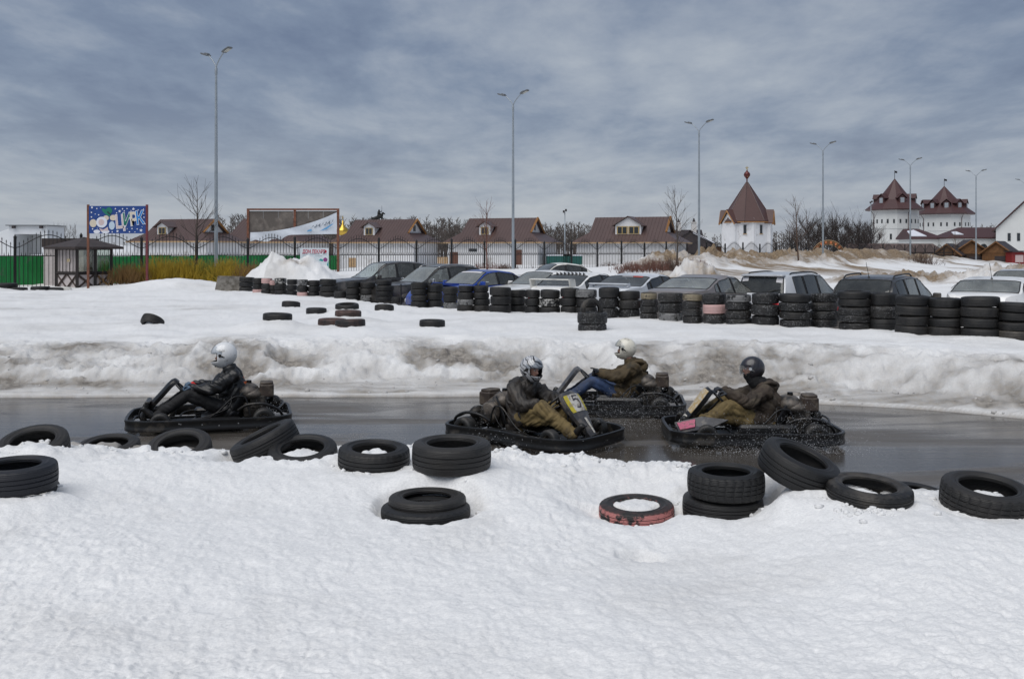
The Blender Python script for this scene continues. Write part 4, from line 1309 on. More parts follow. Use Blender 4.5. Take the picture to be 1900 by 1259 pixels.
def visor_mat():
    m = bpy.data.materials.new('clear_visor')
    m.use_nodes = True
    t = NT(m.node_tree)
    lw = t.n('ShaderNodeLayerWeight', ins={0: 0.35}).outputs['Fresnel']
    tr = t.n('ShaderNodeBsdfTransparent', ins={0: (0.86, 0.88, 0.9, 1)})
    gl = t.n('ShaderNodeBsdfGlossy', ins={0: (0.9, 0.9, 0.9, 1), 'Roughness': 0.1})
    mx = t.n('ShaderNodeMixShader', ins={0: t.math('ADD', 0.06, t.math('MULTIPLY', lw, 0.5)), 1: tr.outputs[0], 2: gl.outputs[0]})
    t.n('ShaderNodeOutputMaterial', ins={0: mx.outputs[0]})
    return m


M_visor = visor_mat()
DG = None


def remeshed(mb, voxel, smooth_it=6, disp=None):
    """fuse overlapping closed shapes into one continuous skin"""
    me = mb.mesh('raw', [M_skin], fixn=True)
    o = bpy.data.objects.new('raw', me)
    COL.objects.link(o)
    r = o.modifiers.new('r', 'REMESH')
    r.mode = 'VOXEL'
    r.voxel_size = voxel
    sm = o.modifiers.new('s', 'SMOOTH')
    sm.factor = 0.6
    sm.iterations = smooth_it
    dg = bpy.context.evaluated_depsgraph_get()
    out = bpy.data.meshes.new_from_object(o.evaluated_get(dg))
    bpy.data.objects.remove(o)
    bpy.data.meshes.remove(me)
    if disp:
        n = len(out.vertices)
        co = np.empty(n * 3); out.vertices.foreach_get('co', co); co = co.reshape(-1, 3)
        no = np.empty(n * 3); out.vertices.foreach_get('normal', no); no = no.reshape(-1, 3)
        d = disp(co)
        co = co + no * d[:, None]
        out.vertices.foreach_set('co', co.ravel())
        out.update()
    out.polygons.foreach_set('use_smooth', [True] * len(out.polygons))
    return out


def fold(amp, sc, seed):
    def f(c):
        u = 0.75 * c[:, 0] + 0.65 * c[:, 2] + 0.25 * c[:, 1]
        v = 0.65 * c[:, 0] - 0.75 * c[:, 2] + 0.45 * c[:, 1]
        a = fbm(u * sc * 0.6, v * sc * 0.6, 2, seed)
        wu = 0.35 * vn(u * 6, v * 6, seed + 9)
        b1 = billow(u * sc * 1.9 + wu, v * sc * 0.55, 2, seed + 5)
        b2 = billow(v * sc * 1.8 + wu, u * sc * 0.5, 2, seed + 7)
        k = np.clip(0.5 + 1.2 * vn(u * 4.5, v * 4.5, seed + 11), 0, 1)
        b = b1 * k + b2 * (1 - k)
        return amp * (0.45 * a + 1.35 * (b - 0.3))
    return f


def put(me, name, mt, parent):
    me.materials.clear()
    for q in (mt if isinstance(mt, list) else [mt]):
        me.materials.append(q)
    me.name = name
    return link_mesh(name, me, parent)


def glove(name, wrist, aim, palm_n, mt, parent, side, curl=1.0, point=False):
    """palm, four bent fingers of unequal length and a thumb, closed on the wheel rim"""
    aim = Vector(aim).normalized()
    pn = Vector(palm_n)
    pn = (pn - aim * pn.dot(aim)).normalized()
    sd = aim.cross(pn).normalized() * side           # towards the thumb
    w = Vector(wrist)
    m = MB()
    m.capsule(w - aim * 0.04, w + aim * 0.02, 0.034, 0.033, 12)
    for k in (-1, -0.33, 0.33, 1):
        m.capsule(w + aim * 0.01 + sd * 0.016 * k, w + aim * 0.085 + sd * 0.029 * k, 0.022, 0.0165, 10)
    for k, L in ((1, 0.066), (0.36, 0.076), (-0.33, 0.070), (-1, 0.055)):
        b0 = w + aim * 0.085 + sd * 0.030 * k
        a = 0.0
        d = aim.copy()
        p = b0
        for seg_, (fr, bend) in enumerate(((0.45, 40), (0.32, 55), (0.26, 45))):
            a += R_(bend) * (curl if not (point and k == 1) else 0.15)
            d = aim * math.cos(a) + pn * math.sin(a)
            q = p + d * L * fr * 1.15
            m.capsule(p, q, 0.0135 - 0.001 * seg_, 0.0125 - 0.001 * seg_, 9)
            p = q
    t0 = w + aim * 0.025 + sd * 0.030
    t1 = t0 + (aim * 0.5 + sd * 0.75 + pn * 0.35).normalized() * 0.038
    t2 = t1 + (aim * 0.75 + sd * 0.15 + pn * 0.65).normalized() * 0.030
    t3 = t2 + (aim * 0.55 - sd * 0.2 + pn * 0.8).normalized() * 0.022
    if point:
        t2 = t1 + (aim * 0.6 + sd * 0.8 - pn * 0.1).normalized() * 0.034
        t3 = t2 + (aim * 0.5 + sd * 0.8).normalized() * 0.026
    m.capsule(t0, t1, 0.018, 0.015, 9); m.capsule(t1, t2, 0.0145, 0.013, 9); m.capsule(t2, t3, 0.013, 0.0115, 9)
    return put(remeshed(m, 0.0062, 3), name, mt, parent)


def helmet(parent, c, pitch, yaw, mt, style='full', visor='up', s=1.0):
    """shell with a real face opening: grid over the sphere, opening left out, thickness added"""
    rx, ry, rz = 0.150 * s, 0.125 * s, 0.148 * s
    rot = Matrix.Rotation(yaw, 3, 'Z') @ Matrix.Rotation(pitch, 3, 'Y')
    nu, nv = 56, 34
    vs, idx = [], {}
    for j in range(nv + 1):
        ph = math.pi / 2 - j / nv * R_(157)
        for i in range(nu):
            th = 2 * math.pi * i / nu
            x, y, z = math.cos(ph) * math.cos(th), math.cos(ph) * math.sin(th), math.sin(ph)
            k = 1.0
            fx = max(x, 0)
            X, Y, Z = x * rx, y * ry, z * rz
            if z < 0:
                X += 0.034 * s * fx * min(-z * 2.4, 1)            # chin bar juts forward
                X *= 1 - 0.10 * max(0, -z - 0.35) * (1 if x < 0 else 0.2)
                Y *= 1 - 0.22 * max(0, -z - 0.25)
                Z *= 1.10 if x > 0 else 0.98
            idx[(i, j)] = len(vs)
            vs.append(rot @ Vector((X, Y, Z)) + Vector(c))
    fs, inner = [], []
    for j in range(nv):
        for i in range(nu):
            i2 = (i + 1) % nu
            ph = math.pi / 2 - (j + 0.5) / nv * R_(157)
            th = (i + 0.5) / nu * 360
            th = th - 360 if th > 180 else th
            el = math.degrees(ph)
            op = abs(th) < 58 and -19 < el < 13 + 3 * math.cos(R_(th))
            if style == 'open':
                op = abs(th) < 68 and el < 14 or (abs(th) < 60 and el < -30)
            if op:
                continue
            fs.append((idx[(i, j)], idx[(i, j + 1)], idx[(i2, j + 1)], idx[(i2, j)]))
    hm = MB()
    hm._add(vs, fs)
    me = hm.mesh('helmet', [mt, M_lining], smooth=True, fixn=False)
    o = link_mesh('helmet', me, parent)
    so = o.modifiers.new('thick', 'SOLIDIFY')
    so.thickness = 0.018
    so.offset = -1
    so.material_offset = 1
    so.material_offset_rim = 1

    def on(th, el, k=1.03):
        ph, th = R_(el), R_(th)
        return rot @ Vector((math.cos(ph) * math.cos(th) * rx * k, math.cos(ph) * math.sin(th) * ry * k, math.sin(ph) * rz * k)) + Vector(c)
    # visor
    lo, hi = {'up': (13, 58), 'down': (-30, 20), 'half': (-4, 44)}[visor]
    vm = MB()
    a1, a2 = 16, 8
    vv = []
    for j in range(a2 + 1):
        for i in range(a1 + 1):
            t = -1 + 2 * i / a1
            th = t * 82
            el = lo + (hi - lo) * j / a2
            el = el * (1 - 0.55 * abs(t) ** 2) + 2 * abs(t) ** 2
            p = on(th, el, 1.045 + (0.10 if visor == 'down' and style == 'open' else 0.035 if visor == 'up' else 0.0) * (1 - abs(t)) * (1 - j / a2))
            vv.append(p)
    vm._add(vv, [(j * (a1 + 1) + i, j * (a1 + 1) + i + 1, (j + 1) * (a1 + 1) + i + 1, (j + 1) * (a1 + 1) + i) for j in range(a2) for i in range(a1)])
    vo = vm.build('visor', M_visor if style != 'dark' else M_lining, o, smooth=True)
    pv = MB()
    for sy in (-1, 1):
        p = on(sy * 72, 2, 1.0)
        q = on(sy * 72, 2, 1.09)
        pv.cyl(p, q, 0.019 * s, 14)
        for dth, del_, rr in ((-16, -6, 0.010), (-26, -10, 0.008), (48, -32, 0.012)):
            pv.cyl(on(sy * (72 + -dth * 0.6), 2 + del_, 1.0), on(sy * (72 - dth * 0.6), 2 + del_, 1.025), rr * s, 10)
    pv.build('visor_pivot', M_lining if mt not in (M_helmd,) else M_chrome, o, smooth=True, angle=40)
    if style != 'open':
        ve = MB()
        for k in (-2, -1, 1, 2):
            p = on(k * 9, -44, 1.16)
            ve.box(p, (0.012, 0.022, 0.010))
        ve.build('chin_vent', M_lining, o)
    return o


def driver(kart_loc, yaw, label, coat, trousers, gl, helm, hstyle='full', visor='up', hs=1.0, head=(-0.04, 0, 0.83), pitch=0.1, hyaw=0.0,
           sh=(-0.15, 0.60), hip=(-0.22, 0.17), hands=None, hood=False, extra=None, baggy=1.0, elbow_in=0.0, knee_z=0.42, point=False, feet_x=0.70, cuff=None, scarf=None, belly=0.0):
    root_m = Matrix.Translation(Vector(kart_loc)) @ Matrix.Rotation(yaw, 4, 'Z')
    hx, hz = hip
    sx, sz = sh
    pel = Vector((hx, 0, hz)); ch = Vector(((hx * 0.35 + sx * 0.65) - 0.03, 0, hz + (sz - hz) * 0.62)); nk = Vector((sx + 0.02, 0, sz + 0.06))
    hd = Vector(head)
    S_ = {s: Vector((sx, s * 0.185, sz)) for s in (-1, 1)}
    if hands is None:
        hands = {s: Vector((0.345, s * 0.145, 0.49)) for s in (-1, 1)}
    E_ = {}
    for s in (-1, 1):
        mid = (S_[s] + hands[s]) / 2
        E_[s] = mid + Vector((-0.02, s * (0.10 - elbow_in), -0.10))
    W_ = {s: hands[s] + (E_[s] - hands[s]).normalized() * 0.085 for s in (-1, 1)}
    HP = {s: Vector((hx + 0.03, s * 0.10, hz + 0.01)) for s in (-1, 1)}
    KN = {s: Vector((0.27, s * 0.215, knee_z)) for s in (-1, 1)}
    AN = {s: Vector((feet_x - 0.03, s * 0.165, 0.155)) for s in (-1, 1)}
    TO = {s: Vector((feet_x + 0.10, s * 0.175, 0.27)) for s in (-1, 1)}
    # ---- the body itself: one continuous skin from crown to sole
    b = MB()
    b.capsule(pel, ch, 0.125, 0.145); b.capsule(ch, nk - Vector((0, 0, 0.05)), 0.14, 0.085)
    b.capsule(nk - Vector((0, 0, 0.05)), hd - Vector((0.01, 0, 0.06)), 0.058, 0.056)
    hr = Matrix.Rotation(hyaw, 3, 'Z') @ Matrix.Rotation(pitch, 3, 'Y')
    def hp(x, y, z): return hd + hr @ Vector((x, y, z))
    b.ell(hp(0, 0, 0.015), (0.098, 0.076, 0.108), 18, 12, rot=hr)
    b.ell(hp(0.035, 0, -0.055), (0.062, 0.055, 0.062), 16, 10, rot=hr)         # jaw
    b.capsule(hp(0.088, 0, 0.01), hp(0.112, 0, -0.022), 0.012, 0.017, 10)      # nose
    for s in (-1, 1):
        b.ell(hp(-0.005, s * 0.078, -0.01), (0.018, 0.010, 0.028), 10, 8)      # ear
        b.capsule(S_[s] * 0.97, E_[s], 0.056, 0.044); b.capsule(E_[s], W_[s], 0.044, 0.030)
        b.capsule(W_[s], hands[s], 0.028, 0.024)
        b.capsule(S_[s] * 0.98, Vector((nk.x, 0, nk.z - 0.03)), 0.052, 0.05)
        b.capsule(HP[s], KN[s], 0.080, 0.056); b.capsule(KN[s], AN[s], 0.054, 0.036); b.capsule(AN[s], TO[s], 0.036, 0.026)
    body = remeshed(b, 0.013, 4)
    p = put(body, 'person', M_skin, None)
    p.matrix_world = root_m
    p.location = kart_loc
    p.rotation_euler = (0, 0, yaw)
    tag(p, label, 'person', 'drivers seated in the karts')
    ey = MB()
    for s in (-1, 1):
        ey.ell(hp(0.086, s * 0.032, 0.012), (0.011, 0.014, 0.010), 10, 8)
    ey.build('eye', mat('eye_white', (0.6, 0.58, 0.55), 0.3), p, smooth=True)['kind'] = 'stuff'
    eb = MB()
    for s in (-1, 1):
        eb.capsule(hp(0.093, s * 0.015, 0.034), hp(0.084, s * 0.052, 0.036), 0.006, 0.004, 6)
        eb.ell(hp(0.0955, s * 0.032, 0.012), (0.004, 0.006, 0.006), 8, 6)
    eb.build('eyebrow', mat('brow_hair', (0.02, 0.014, 0.01), 0.8), p, smooth=True)['kind'] = 'stuff'
    mo = MB()
    mo.capsule(hp(0.090, -0.022, -0.056), hp(0.090, 0.022, -0.056), 0.007, 0.007, 8)
    mo.build('mouth', mat('lips', (0.28, 0.10, 0.085), 0.5), p, smooth=True)
    # ---- coat
    k = baggy
    c = MB()
    c.capsule(pel + Vector((0.02, 0, 0.04)), ch, 0.168 * k, 0.178 * k, 18); c.capsule(ch, Vector((sx, 0, sz - 0.03)), 0.178 * k, 0.135 * k, 18)
    for s in (-1, 1):
        c.capsule(pel + Vector((0.0, s * 0.06, 0.02)), ch + Vector((0, s * 0.06, 0)), 0.125 * k, 0.14 * k)
        c.capsule(S_[s], Vector((sx, 0, sz + 0.01)), 0.088 * k, 0.098 * k)
        c.capsule(S_[s], E_[s], 0.092 * k, 0.080 * k); c.capsule(E_[s], W_[s] + (hands[s] - W_[s]) * 0.1, 0.080 * k, 0.058 * k)
        c.capsule(pel + Vector((0.02, s * 0.1, 0.0)), HP[s] + (KN[s] - HP[s]) * 0.30, 0.115 * k, 0.105 * k)
    if belly:
        c.ell(pel + Vector((0.13, 0, 0.16)), (belly, 0.16, 0.14))
    c.capsule(Vector((sx, 0, sz + 0.02)), nk + Vector((0.0, 0, 0.0)), 0.105 * k, 0.085)
    if hood:
        for a in np.linspace(-1, 1, 7):
            c.ell((sx - 0.085 + 0.09 * a * a, 0.125 * a, sz + 0.055 + 0.02 * (1 - a * a)), (0.062, 0.06, 0.052), 12, 8)
        c.ell((sx - 0.13, 0, sz + 0.02), (0.07, 0.12, 0.065), 14, 8)
    cm = remeshed(c, 0.0115, 3, fold(0.036 * k, 9, 40 + int(abs(head[0]) * 100)))
    co = put(cm, 'jacket', coat, p)
    if hood:
        hb = MB()
        hb.tube(smooth_path([(sx + 0.06, -0.13, sz + 0.06), (sx - 0.05, -0.15, sz + 0.10), (sx - 0.15, -0.08, sz + 0.075), (sx - 0.17, 0.0, sz + 0.07), (sx - 0.15, 0.08, sz + 0.075), (sx - 0.05, 0.15, sz + 0.10), (sx + 0.06, 0.13, sz + 0.06)], 5), 0.022, 8)
        hb.build('hood', coat, p, smooth=True)
    cl = MB()
    cl.lathe([(0.088, -0.05), (0.095, 0.0), (0.086, 0.05), (0.074, 0.055), (0.070, -0.05)], nk + Vector((0.012, 0, 0.02)), 'Z', 20, closed=True, mat=Matrix.Rotation(R_(12), 3, 'Y'))
    cl.build('collar', scarf or coat, p, smooth=True)
    if hstyle == 'open':
        bc = MB()
        bc.capsule(hp(0.012, 0, -0.085), nk + Vector((0.015, 0, 0.0)), 0.088, 0.098, 18)
        bc.ell(hp(0.045, 0, -0.085), (0.068, 0.066, 0.052), 16, 10)
        put(remeshed(bc, 0.012, 4, fold(0.010, 12, 3)), 'balaclava', M_blackcloth, p)
    # ---- trousers
    q = MB()
    q.capsule(pel + Vector((-0.02, 0, -0.01)), pel + Vector((0.05, 0, 0.03)), 0.14, 0.14, 16)
    for s in (-1, 1):
        tb = 1.22 if trousers is M_khaki else 1.0
        q.capsule(HP[s], KN[s], 0.112, 0.080 * tb, 16); q.capsule(KN[s], AN[s] + Vector((-0.01, 0, 0.015)), 0.080 * tb, 0.060 * tb, 14)
        if tb > 1:
            q.capsule((HP[s] + KN[s]) / 2 + Vector((0, s * 0.02, -0.03)), KN[s] * 0.6 + AN[s] * 0.4 + Vector((-0.05, 0, -0.02)), 0.095, 0.075, 14)
    put(remeshed(q, 0.0115, 4, fold(0.034 if trousers is M_khaki else 0.020, 9, 17)), 'trousers', trousers, p)
    # ---- boots, gloves
    for s in (-1, 1):
        f = MB()
        f.capsule(AN[s] + Vector((-0.055, 0, 0.05)), AN[s], 0.052, 0.050); f.capsule(AN[s] + Vector((0.0, 0, -0.02)), TO[s], 0.048, 0.040)
        f.capsule(AN[s] + Vector((0.01, 0, -0.04)), AN[s] + Vector((0.03, 0, 0.0)), 0.036, 0.04)
        f.capsule(AN[s] + Vector((0.04, s * 0.012, 0.02)), TO[s] + Vector((0.0, s * 0.012, 0)), 0.042, 0.037)
        put(remeshed(f, 0.009, 4), 'boot', M_boot, p)
    for s in (-1, 1):
        aim = (hands[s] - W_[s])
        glove('glove', W_[s] + aim * 0.15, aim * 0.6 + Vector((0.03, 0, 0.02)), Vector((0.55, 0, -0.75)), gl, p, s, point=(point and s == 1))
        if cuff is not None:
            cu = MB()
            cu.capsule(W_[s] + aim * 0.02, W_[s] + aim * 0.42, 0.050, 0.047, 14)
            cu.build('cuff', cuff, p, smooth=True)
    helmet(p, hd + Vector((0, 0, 0.012)), pitch, hyaw, helm, hstyle, visor, hs)
    if extra == 'back':                     # orange print across the back of the jacket
        jm = co.data
        jm.materials.append(M_orange)
        for f in jm.polygons:
            if f.normal.x < -0.5 and abs(f.center.y) < 0.15 and f.center.x < sx - 0.04 and hz + 0.16 < f.center.z < sz - 0.02 and vn(np.array([f.center.y * 14]), np.array([f.center.z * 17]), 3)[0] > 0.0:
                f.material_index = 1
    return p


# 1: leftmost, heading left and a little towards the camera
K1 = ((PX(391, 12.95), 12.95, 0.0), R_(180 + 15))
kart(*K1, 'black kart furthest left, driven by the man in black leather and a white helmet')
driver(*K1, 'kart driver in black leather jacket, white helmet and blue gloves with red cuffs', M_leather, M_blackcloth, M_blueglove, M_helmw, visor='up', hs=1.1, head=(-0.17, 0, 0.90), pitch=0.16,
       sh=(-0.27, 0.645), hip=(-0.27, 0.18), hands={s: Vector((0.27, s * 0.14, 0.515)) for s in (-1, 1)}, extra='back', baggy=0.95, knee_z=0.43, cuff=M_redcuff)
# 2: centre, coming towards the camera to the right, number 5
K2 = ((PX(992, 11.95), 11.95, 0.0), R_(-38))
kart(*K2, 'black kart with a yellow and white number 5 plate on its front panel', shape='waist', panel='five')
driver(*K2, 'kart driver in dark waxed coat and khaki trousers, silver and black graphic helmet', M_coatA, M_khaki, M_brownglove, M_helms, visor='up', hs=1.02, head=(-0.05, 0, 0.84), pitch=0.18, hyaw=R_(-8),
       sh=(-0.16, 0.60), hood=True, baggy=1.08, hands={-1: Vector((0.24, -0.16, 0.47)), 1: Vector((0.33, 0.15, 0.50))}, scarf=M_blackcloth)
# 3: right, in front
K3 = ((PX(1390, 11.98), 11.98, 0.0), R_(180 - 2))
kart(*K3, 'slush splashed black kart with cream panel sticker and pink nose sticker, nearest the right', panel='cream')
driver(*K3, 'kart driver in muddy brown jacket and khaki trousers, black helmet and balaclava', M_coatC, M_khaki, M_darkglove, M_helmd, hstyle='open', visor='down', hs=0.98, head=(-0.04, 0, 0.84), pitch=0.02,
       sh=(-0.15, 0.60), hood=True, baggy=1.05, hands={s: Vector((0.33, s * 0.14, 0.575)) for s in (-1, 1)}, scarf=M_blackcloth, knee_z=0.42)
# 4: behind, between the two
K4 = ((PX(1135, 14.1), 14.1, 0.0), R_(180 - 6))
kart(*K4, 'grey and black kart behind the number 5 kart, half hidden by its spray', panel='grey')
driver(*K4, 'kart driver in olive coat, blue jeans and cream white helmet, one hand raised', M_coatB, M_jean, M_darkglove, M_helmc, visor='up', hs=1.0, head=(-0.20, 0, 0.875), pitch=0.05,
       sh=(-0.30, 0.62), hip=(-0.26, 0.18), hood=True, baggy=1.05, hands={-1: Vector((0.22, -0.12, 0.52)), 1: Vector((0.20, 0.15, 0.59))}, point=True, knee_z=0.44)


# spray thrown up by the karts: many small drops and slush crumbs
def spray():
    rnd = np.random.RandomState(5)
    pts = []
    def cloud(cx, cy, sx, sy, n, zmax, zpow=2.2, r0=0.0016, r1=0.0046):
        for _ in range(int(n * 1.6)):
            pts.append((cx + rnd.normal() * sx, cy + rnd.normal() * sy, 0.01 + zmax * rnd.random() ** zpow, r0 + (r1 - r0) * rnd.random() ** 3))
    cloud(PX(1470, 11.3), 11.18, 0.45, 0.10, 1500, 0.42)
    cloud(PX(1400, 11.3), 11.1, 0.6, 0.10, 700, 0.10)
    cloud(PX(1510, 11.6), 11.6, 0.20, 0.25, 500, 0.5)
    cloud(PX(1170, 13.1), 12.9, 0.55, 0.25, 1800, 0.42, 1.6)
    cloud(PX(1270, 13.6), 13.6, 0.25, 0.3, 500, 0.55)
    cloud(PX(900, 12.4), 12.3, 0.25, 0.2, 700, 0.5)
    cloud(PX(1000, 11.4), 11.3, 0.6, 0.15, 500, 0.2)
    cloud(PX(520, 13), 12.8, 0.12, 0.2, 200, 0.4)
    mb = MB()
    for x, y, z, r in pts:
        mb._add([(x + r, y, z), (x - r * 0.5, y + r * 0.8, z), (x - r * 0.5, y - r * 0.8, z), (x, y, z + r * 1.3), (x, y, z - r)],
                [(0, 1, 3), (1, 2, 3), (2, 0, 3), (1, 0, 4), (2, 1, 4), (0, 2, 4)])
    o = mb.build('spray_drops', mat('slush_drop', (0.62, 0.63, 0.65), 0.25), None, fixn=False)
    tag(o, 'fine drops of slush and water thrown up round the karts', 'spray', kind='stuff')


spray()
# ================================================================== parked cars
def glass_mat(name, tint, refl=1.0, glare=0.0):
    m = bpy.data.materials.new(name)
    m.use_nodes = True
    t = NT(m.node_tree)
    fr = t.n('ShaderNodeFresnel', ins={0: 1.5}).outputs[0]
    tr = t.n('ShaderNodeBsdfTransparent', ins={0: (*tint, 1)})
    gl = t.n('ShaderNodeBsdfGlossy', ins={0: (0.95, 0.97, 0.97, 1), 'Roughness': 0.03})
    mx = t.n('ShaderNodeMixShader', ins={0: t.math('MULTIPLY', fr, refl, clamp=True), 1: tr.outputs[0], 2: gl.outputs[0]})
    if glare > 0:          # pale diffuse veil: sky glare and cabin light put into the glass colour
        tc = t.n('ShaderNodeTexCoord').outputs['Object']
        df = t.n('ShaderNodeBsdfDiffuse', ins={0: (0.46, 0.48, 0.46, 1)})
        mx = t.n('ShaderNodeMixShader', ins={0: t.math('MULTIPLY', t.noise(tc, 3.0, 5, 0.6), glare * 2), 1: mx.outputs[0], 2: df.outputs[0]})
    t.n('ShaderNodeOutputMaterial', ins={0: mx.outputs[0]})
    return m


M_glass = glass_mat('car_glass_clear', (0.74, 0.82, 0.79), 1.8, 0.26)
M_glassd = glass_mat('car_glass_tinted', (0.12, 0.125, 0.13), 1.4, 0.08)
M_trim = mat('car_black_trim', (0.010, 0.010, 0.011), 0.45)
M_inter = mat('car_interior_grey', (0.16, 0.16, 0.155), 0.85, var=0.3)
M_interl = mat('car_interior_beige', (0.36, 0.32, 0.26), 0.85, var=0.2)
M_red = mat('tail_lamp_red', (0.50, 0.012, 0.02), 0.2, coat=0.6)
M_lampw = mat('head_lamp_clear', (0.55, 0.57, 0.6), 0.12, 0.3, coat=0.8)
M_silver = mat('roof_rail_silver', (0.5, 0.5, 0.5), 0.3, 0.9)
M_ctyre = mat('car_tyre_rubber', (0.02, 0.02, 0.02), 0.7, var=0.3, dirt=(0.12, 0.11, 0.1), dfac=0.4)
M_alloy = mat('alloy_wheel', (0.4, 0.4, 0.41), 0.35, 0.8)
M_decal = mat('white_decal', (0.65, 0.64, 0.66), 0.5)
M_decalr = mat('red_decal', (0.5, 0.07, 0.05), 0.5)


def paint(name, c, rough=0.28, metal=0.0, dirt=0.35):
    return mat('paint_' + name, c, rough, metal, var=0.06, vscale=2, dirt=tuple(0.55 * x + 0.45 * y for x, y in zip(c, (0.19, 0.17, 0.15))), dfac=dirt, dscale=1.6, coat=0.55)


def pchip(xs, ys, n):
    """monotone cubic resampling"""
    xs, ys = np.array(xs, float), np.array(ys, float)
    h = np.diff(xs); d = np.diff(ys) / h
    m = np.zeros(len(xs))
    m[0], m[-1] = d[0], d[-1]
    for i in range(1, len(xs) - 1):
        if d[i - 1] * d[i] > 0:
            w1, w2 = 2 * h[i] + h[i - 1], h[i] + 2 * h[i - 1]
            m[i] = (w1 + w2) / (w1 / d[i - 1] + w2 / d[i])
    out = []
    for x in n:
        i = min(max(int(np.searchsorted(xs, x) - 1), 0), len(xs) - 2)
        t = (x - xs[i]) / h[i]
        out.append(ys[i] * (1 + 2 * t) * (1 - t) ** 2 + h[i] * m[i] * t * (1 - t) ** 2 + ys[i + 1] * t * t * (3 - 2 * t) + h[i] * m[i + 1] * t * t * (t - 1))
    return np.array(out)


def car(name_label, cat, loc, yaw, col, dims, top, belt, keys, side, glass='clear', rear_glass=None, roof_mat=None, rails=None, extras=(), seat_mat=None, gname='cars parked behind the tyre wall', side_glass=None):
    """loft: top = [(x, z)] roofline nose..tail, belt = [(x, z)], keys = dict(ws=(x cowl, x roof front), rw=(x roof rear, x deck)), side = list of (x0, x1) windows"""
    L, Wd = dims
    g = thing('parked_car', name_label, cat, loc, yaw, gname)
    key = sorted(set([-L / 2, L / 2] + [x for p in side for x in p] + list(keys['ws']) + list(keys['rw']) + [x for x, _ in top]))
    xs = []
    for a, b in zip(key[:-1], key[1:]):
        k = max(1, int(round((b - a) / 0.14)))
        xs += [a + (b - a) * j / k for j in range(k)]
    xs.append(key[-1])
    xs = np.array(xs)
    zt = pchip([x for x, _ in top], [z for _, z in top], xs)
    zb = np.interp(xs, [x for x, _ in belt], [z for _, z in belt])
    zb = np.minimum(zb, zt - 0.012)
    u = (xs + L / 2) / L
    wlow = Wd / 2 * (1 - 0.30 * np.abs(2 * u - 1) ** 7) * (1 - 0.035 * (2 * u - 1) ** 2)
    wbelt = wlow * 0.955
    gh = np.clip((zt - zb) / 0.45, 0, 1)
    wtop = wbelt * (1 - 0.205 * gh) - 0.012
    sill = np.where((u < 0.04) | (u > 0.96), 0.36, 0.24)
    prof = []
    ns = len(xs)
    for i in range(ns):
        z0, z1, z2 = sill[i], zb[i], zt[i]
        crown = 0.055 if gh[i] > 0.6 else 0.03
        ring = [(wlow[i] * 0.93, z0), (wlow[i] * 0.985, z0 + 0.10), (wlow[i], z0 + (z1 - z0) * 0.45), (wlow[i] * 0.992, z0 + (z1 - z0) * 0.72), (wbelt[i] + 0.006, z1 - 0.05), (wbelt[i] - 0.006, z1),
                (wtop[i] + 0.028, z2 - crown - 0.022 * gh[i]), (wtop[i] * 0.955, z2 - crown * 0.55), (wtop[i] * 0.80, z2 - crown * 0.24), (wtop[i] * 0.42, z2 - crown * 0.05), (0.0, z2)]
        if z2 - crown - 0.02 * gh[i] < z1 + 0.004:          # bonnet and boot: no greenhouse
            dz = max(z2 - z1, 0.006)
            ring[6] = (wbelt[i] * 0.985 - 0.01, z1 + dz * 0.35)
            ring[7] = (wbelt[i] * 0.93, z1 + dz * 0.6)
            ring[8] = (wbelt[i] * 0.78, z1 + dz * 0.8)
            ring[9] = (wbelt[i] * 0.42, z1 + dz * 0.95)
        prof.append(ring)
    nr = len(prof[0])

    def inr(x, r): return r[0] - 1e-4 <= x <= r[1] + 1e-4
    body, trim = MB(), MB()
    gl = {}
    for sy in (1, -1):
        pts = [[Vector((xs[i], sy * y, z)) for y, z in prof[i]] for i in range(ns)]
        for i in range(ns - 1):
            xm = (xs[i] + xs[i + 1]) / 2
            for j in range(nr - 1):
                q = [pts[i][j], pts[i + 1][j], pts[i + 1][j + 1], pts[i][j + 1]]
                if sy < 0: q.reverse()
                tgt = body
                if j == 5:
                    hit = [k for k, r in enumerate(side) if inr(xm, r)]
                    if hit:
                        tgt = gl.setdefault(('side_window', sy, hit[0]), MB())
                    elif side and side[-1][0] - 0.02 < xm < side[0][1] + 0.02 or (side and min(s_[0] for s_ in side) < xm < max(s_[1] for s_ in side)):
                        tgt = trim
                if j >= 7 and inr(xm, keys['ws']):
                    tgt = gl.setdefault(('windscreen', 0, 0), MB())
                if j >= 7 and inr(xm, keys['rw']):
                    tgt = gl.setdefault(('rear_window', 0, 0), MB())
                tgt._add(q, [(0, 1, 2, 3)])
        # nose and tail caps
    for i, rv in ((0, False), (ns - 1, True)):
        a = [Vector((xs[i], y, z)) for y, z in prof[i]]
        b_ = [Vector((xs[i], -y, z)) for y, z in prof[i]]
        body.poly(a + b_[::-1][1:])
    def weld(mb, nm, mt, par, sm=True, ang=40):
        me = mb.mesh(nm, mt, fixn=False)
        bm = bmesh.new(); bm.from_mesh(me)
        bmesh.ops.remove_doubles(bm, verts=bm.verts, dist=0.0005)
        bmesh.ops.recalc_face_normals(bm, faces=bm.faces)
        for e in bm.edges:
            if len(e.link_faces) == 2 and e.calc_face_angle(0) > R_(ang): e.smooth = False
        bm.to_mesh(me); bm.free()
        me.polygons.foreach_set('use_smooth', [True] * len(me.polygons))
        return link_mesh(nm, me, par)
    bo = weld(body, 'body', col, g)
    if trim.v: weld(trim, 'window_pillar', M_trim, g)['kind'] = 'stuff'
    gm = {'clear': M_glass, 'dark': M_glassd}
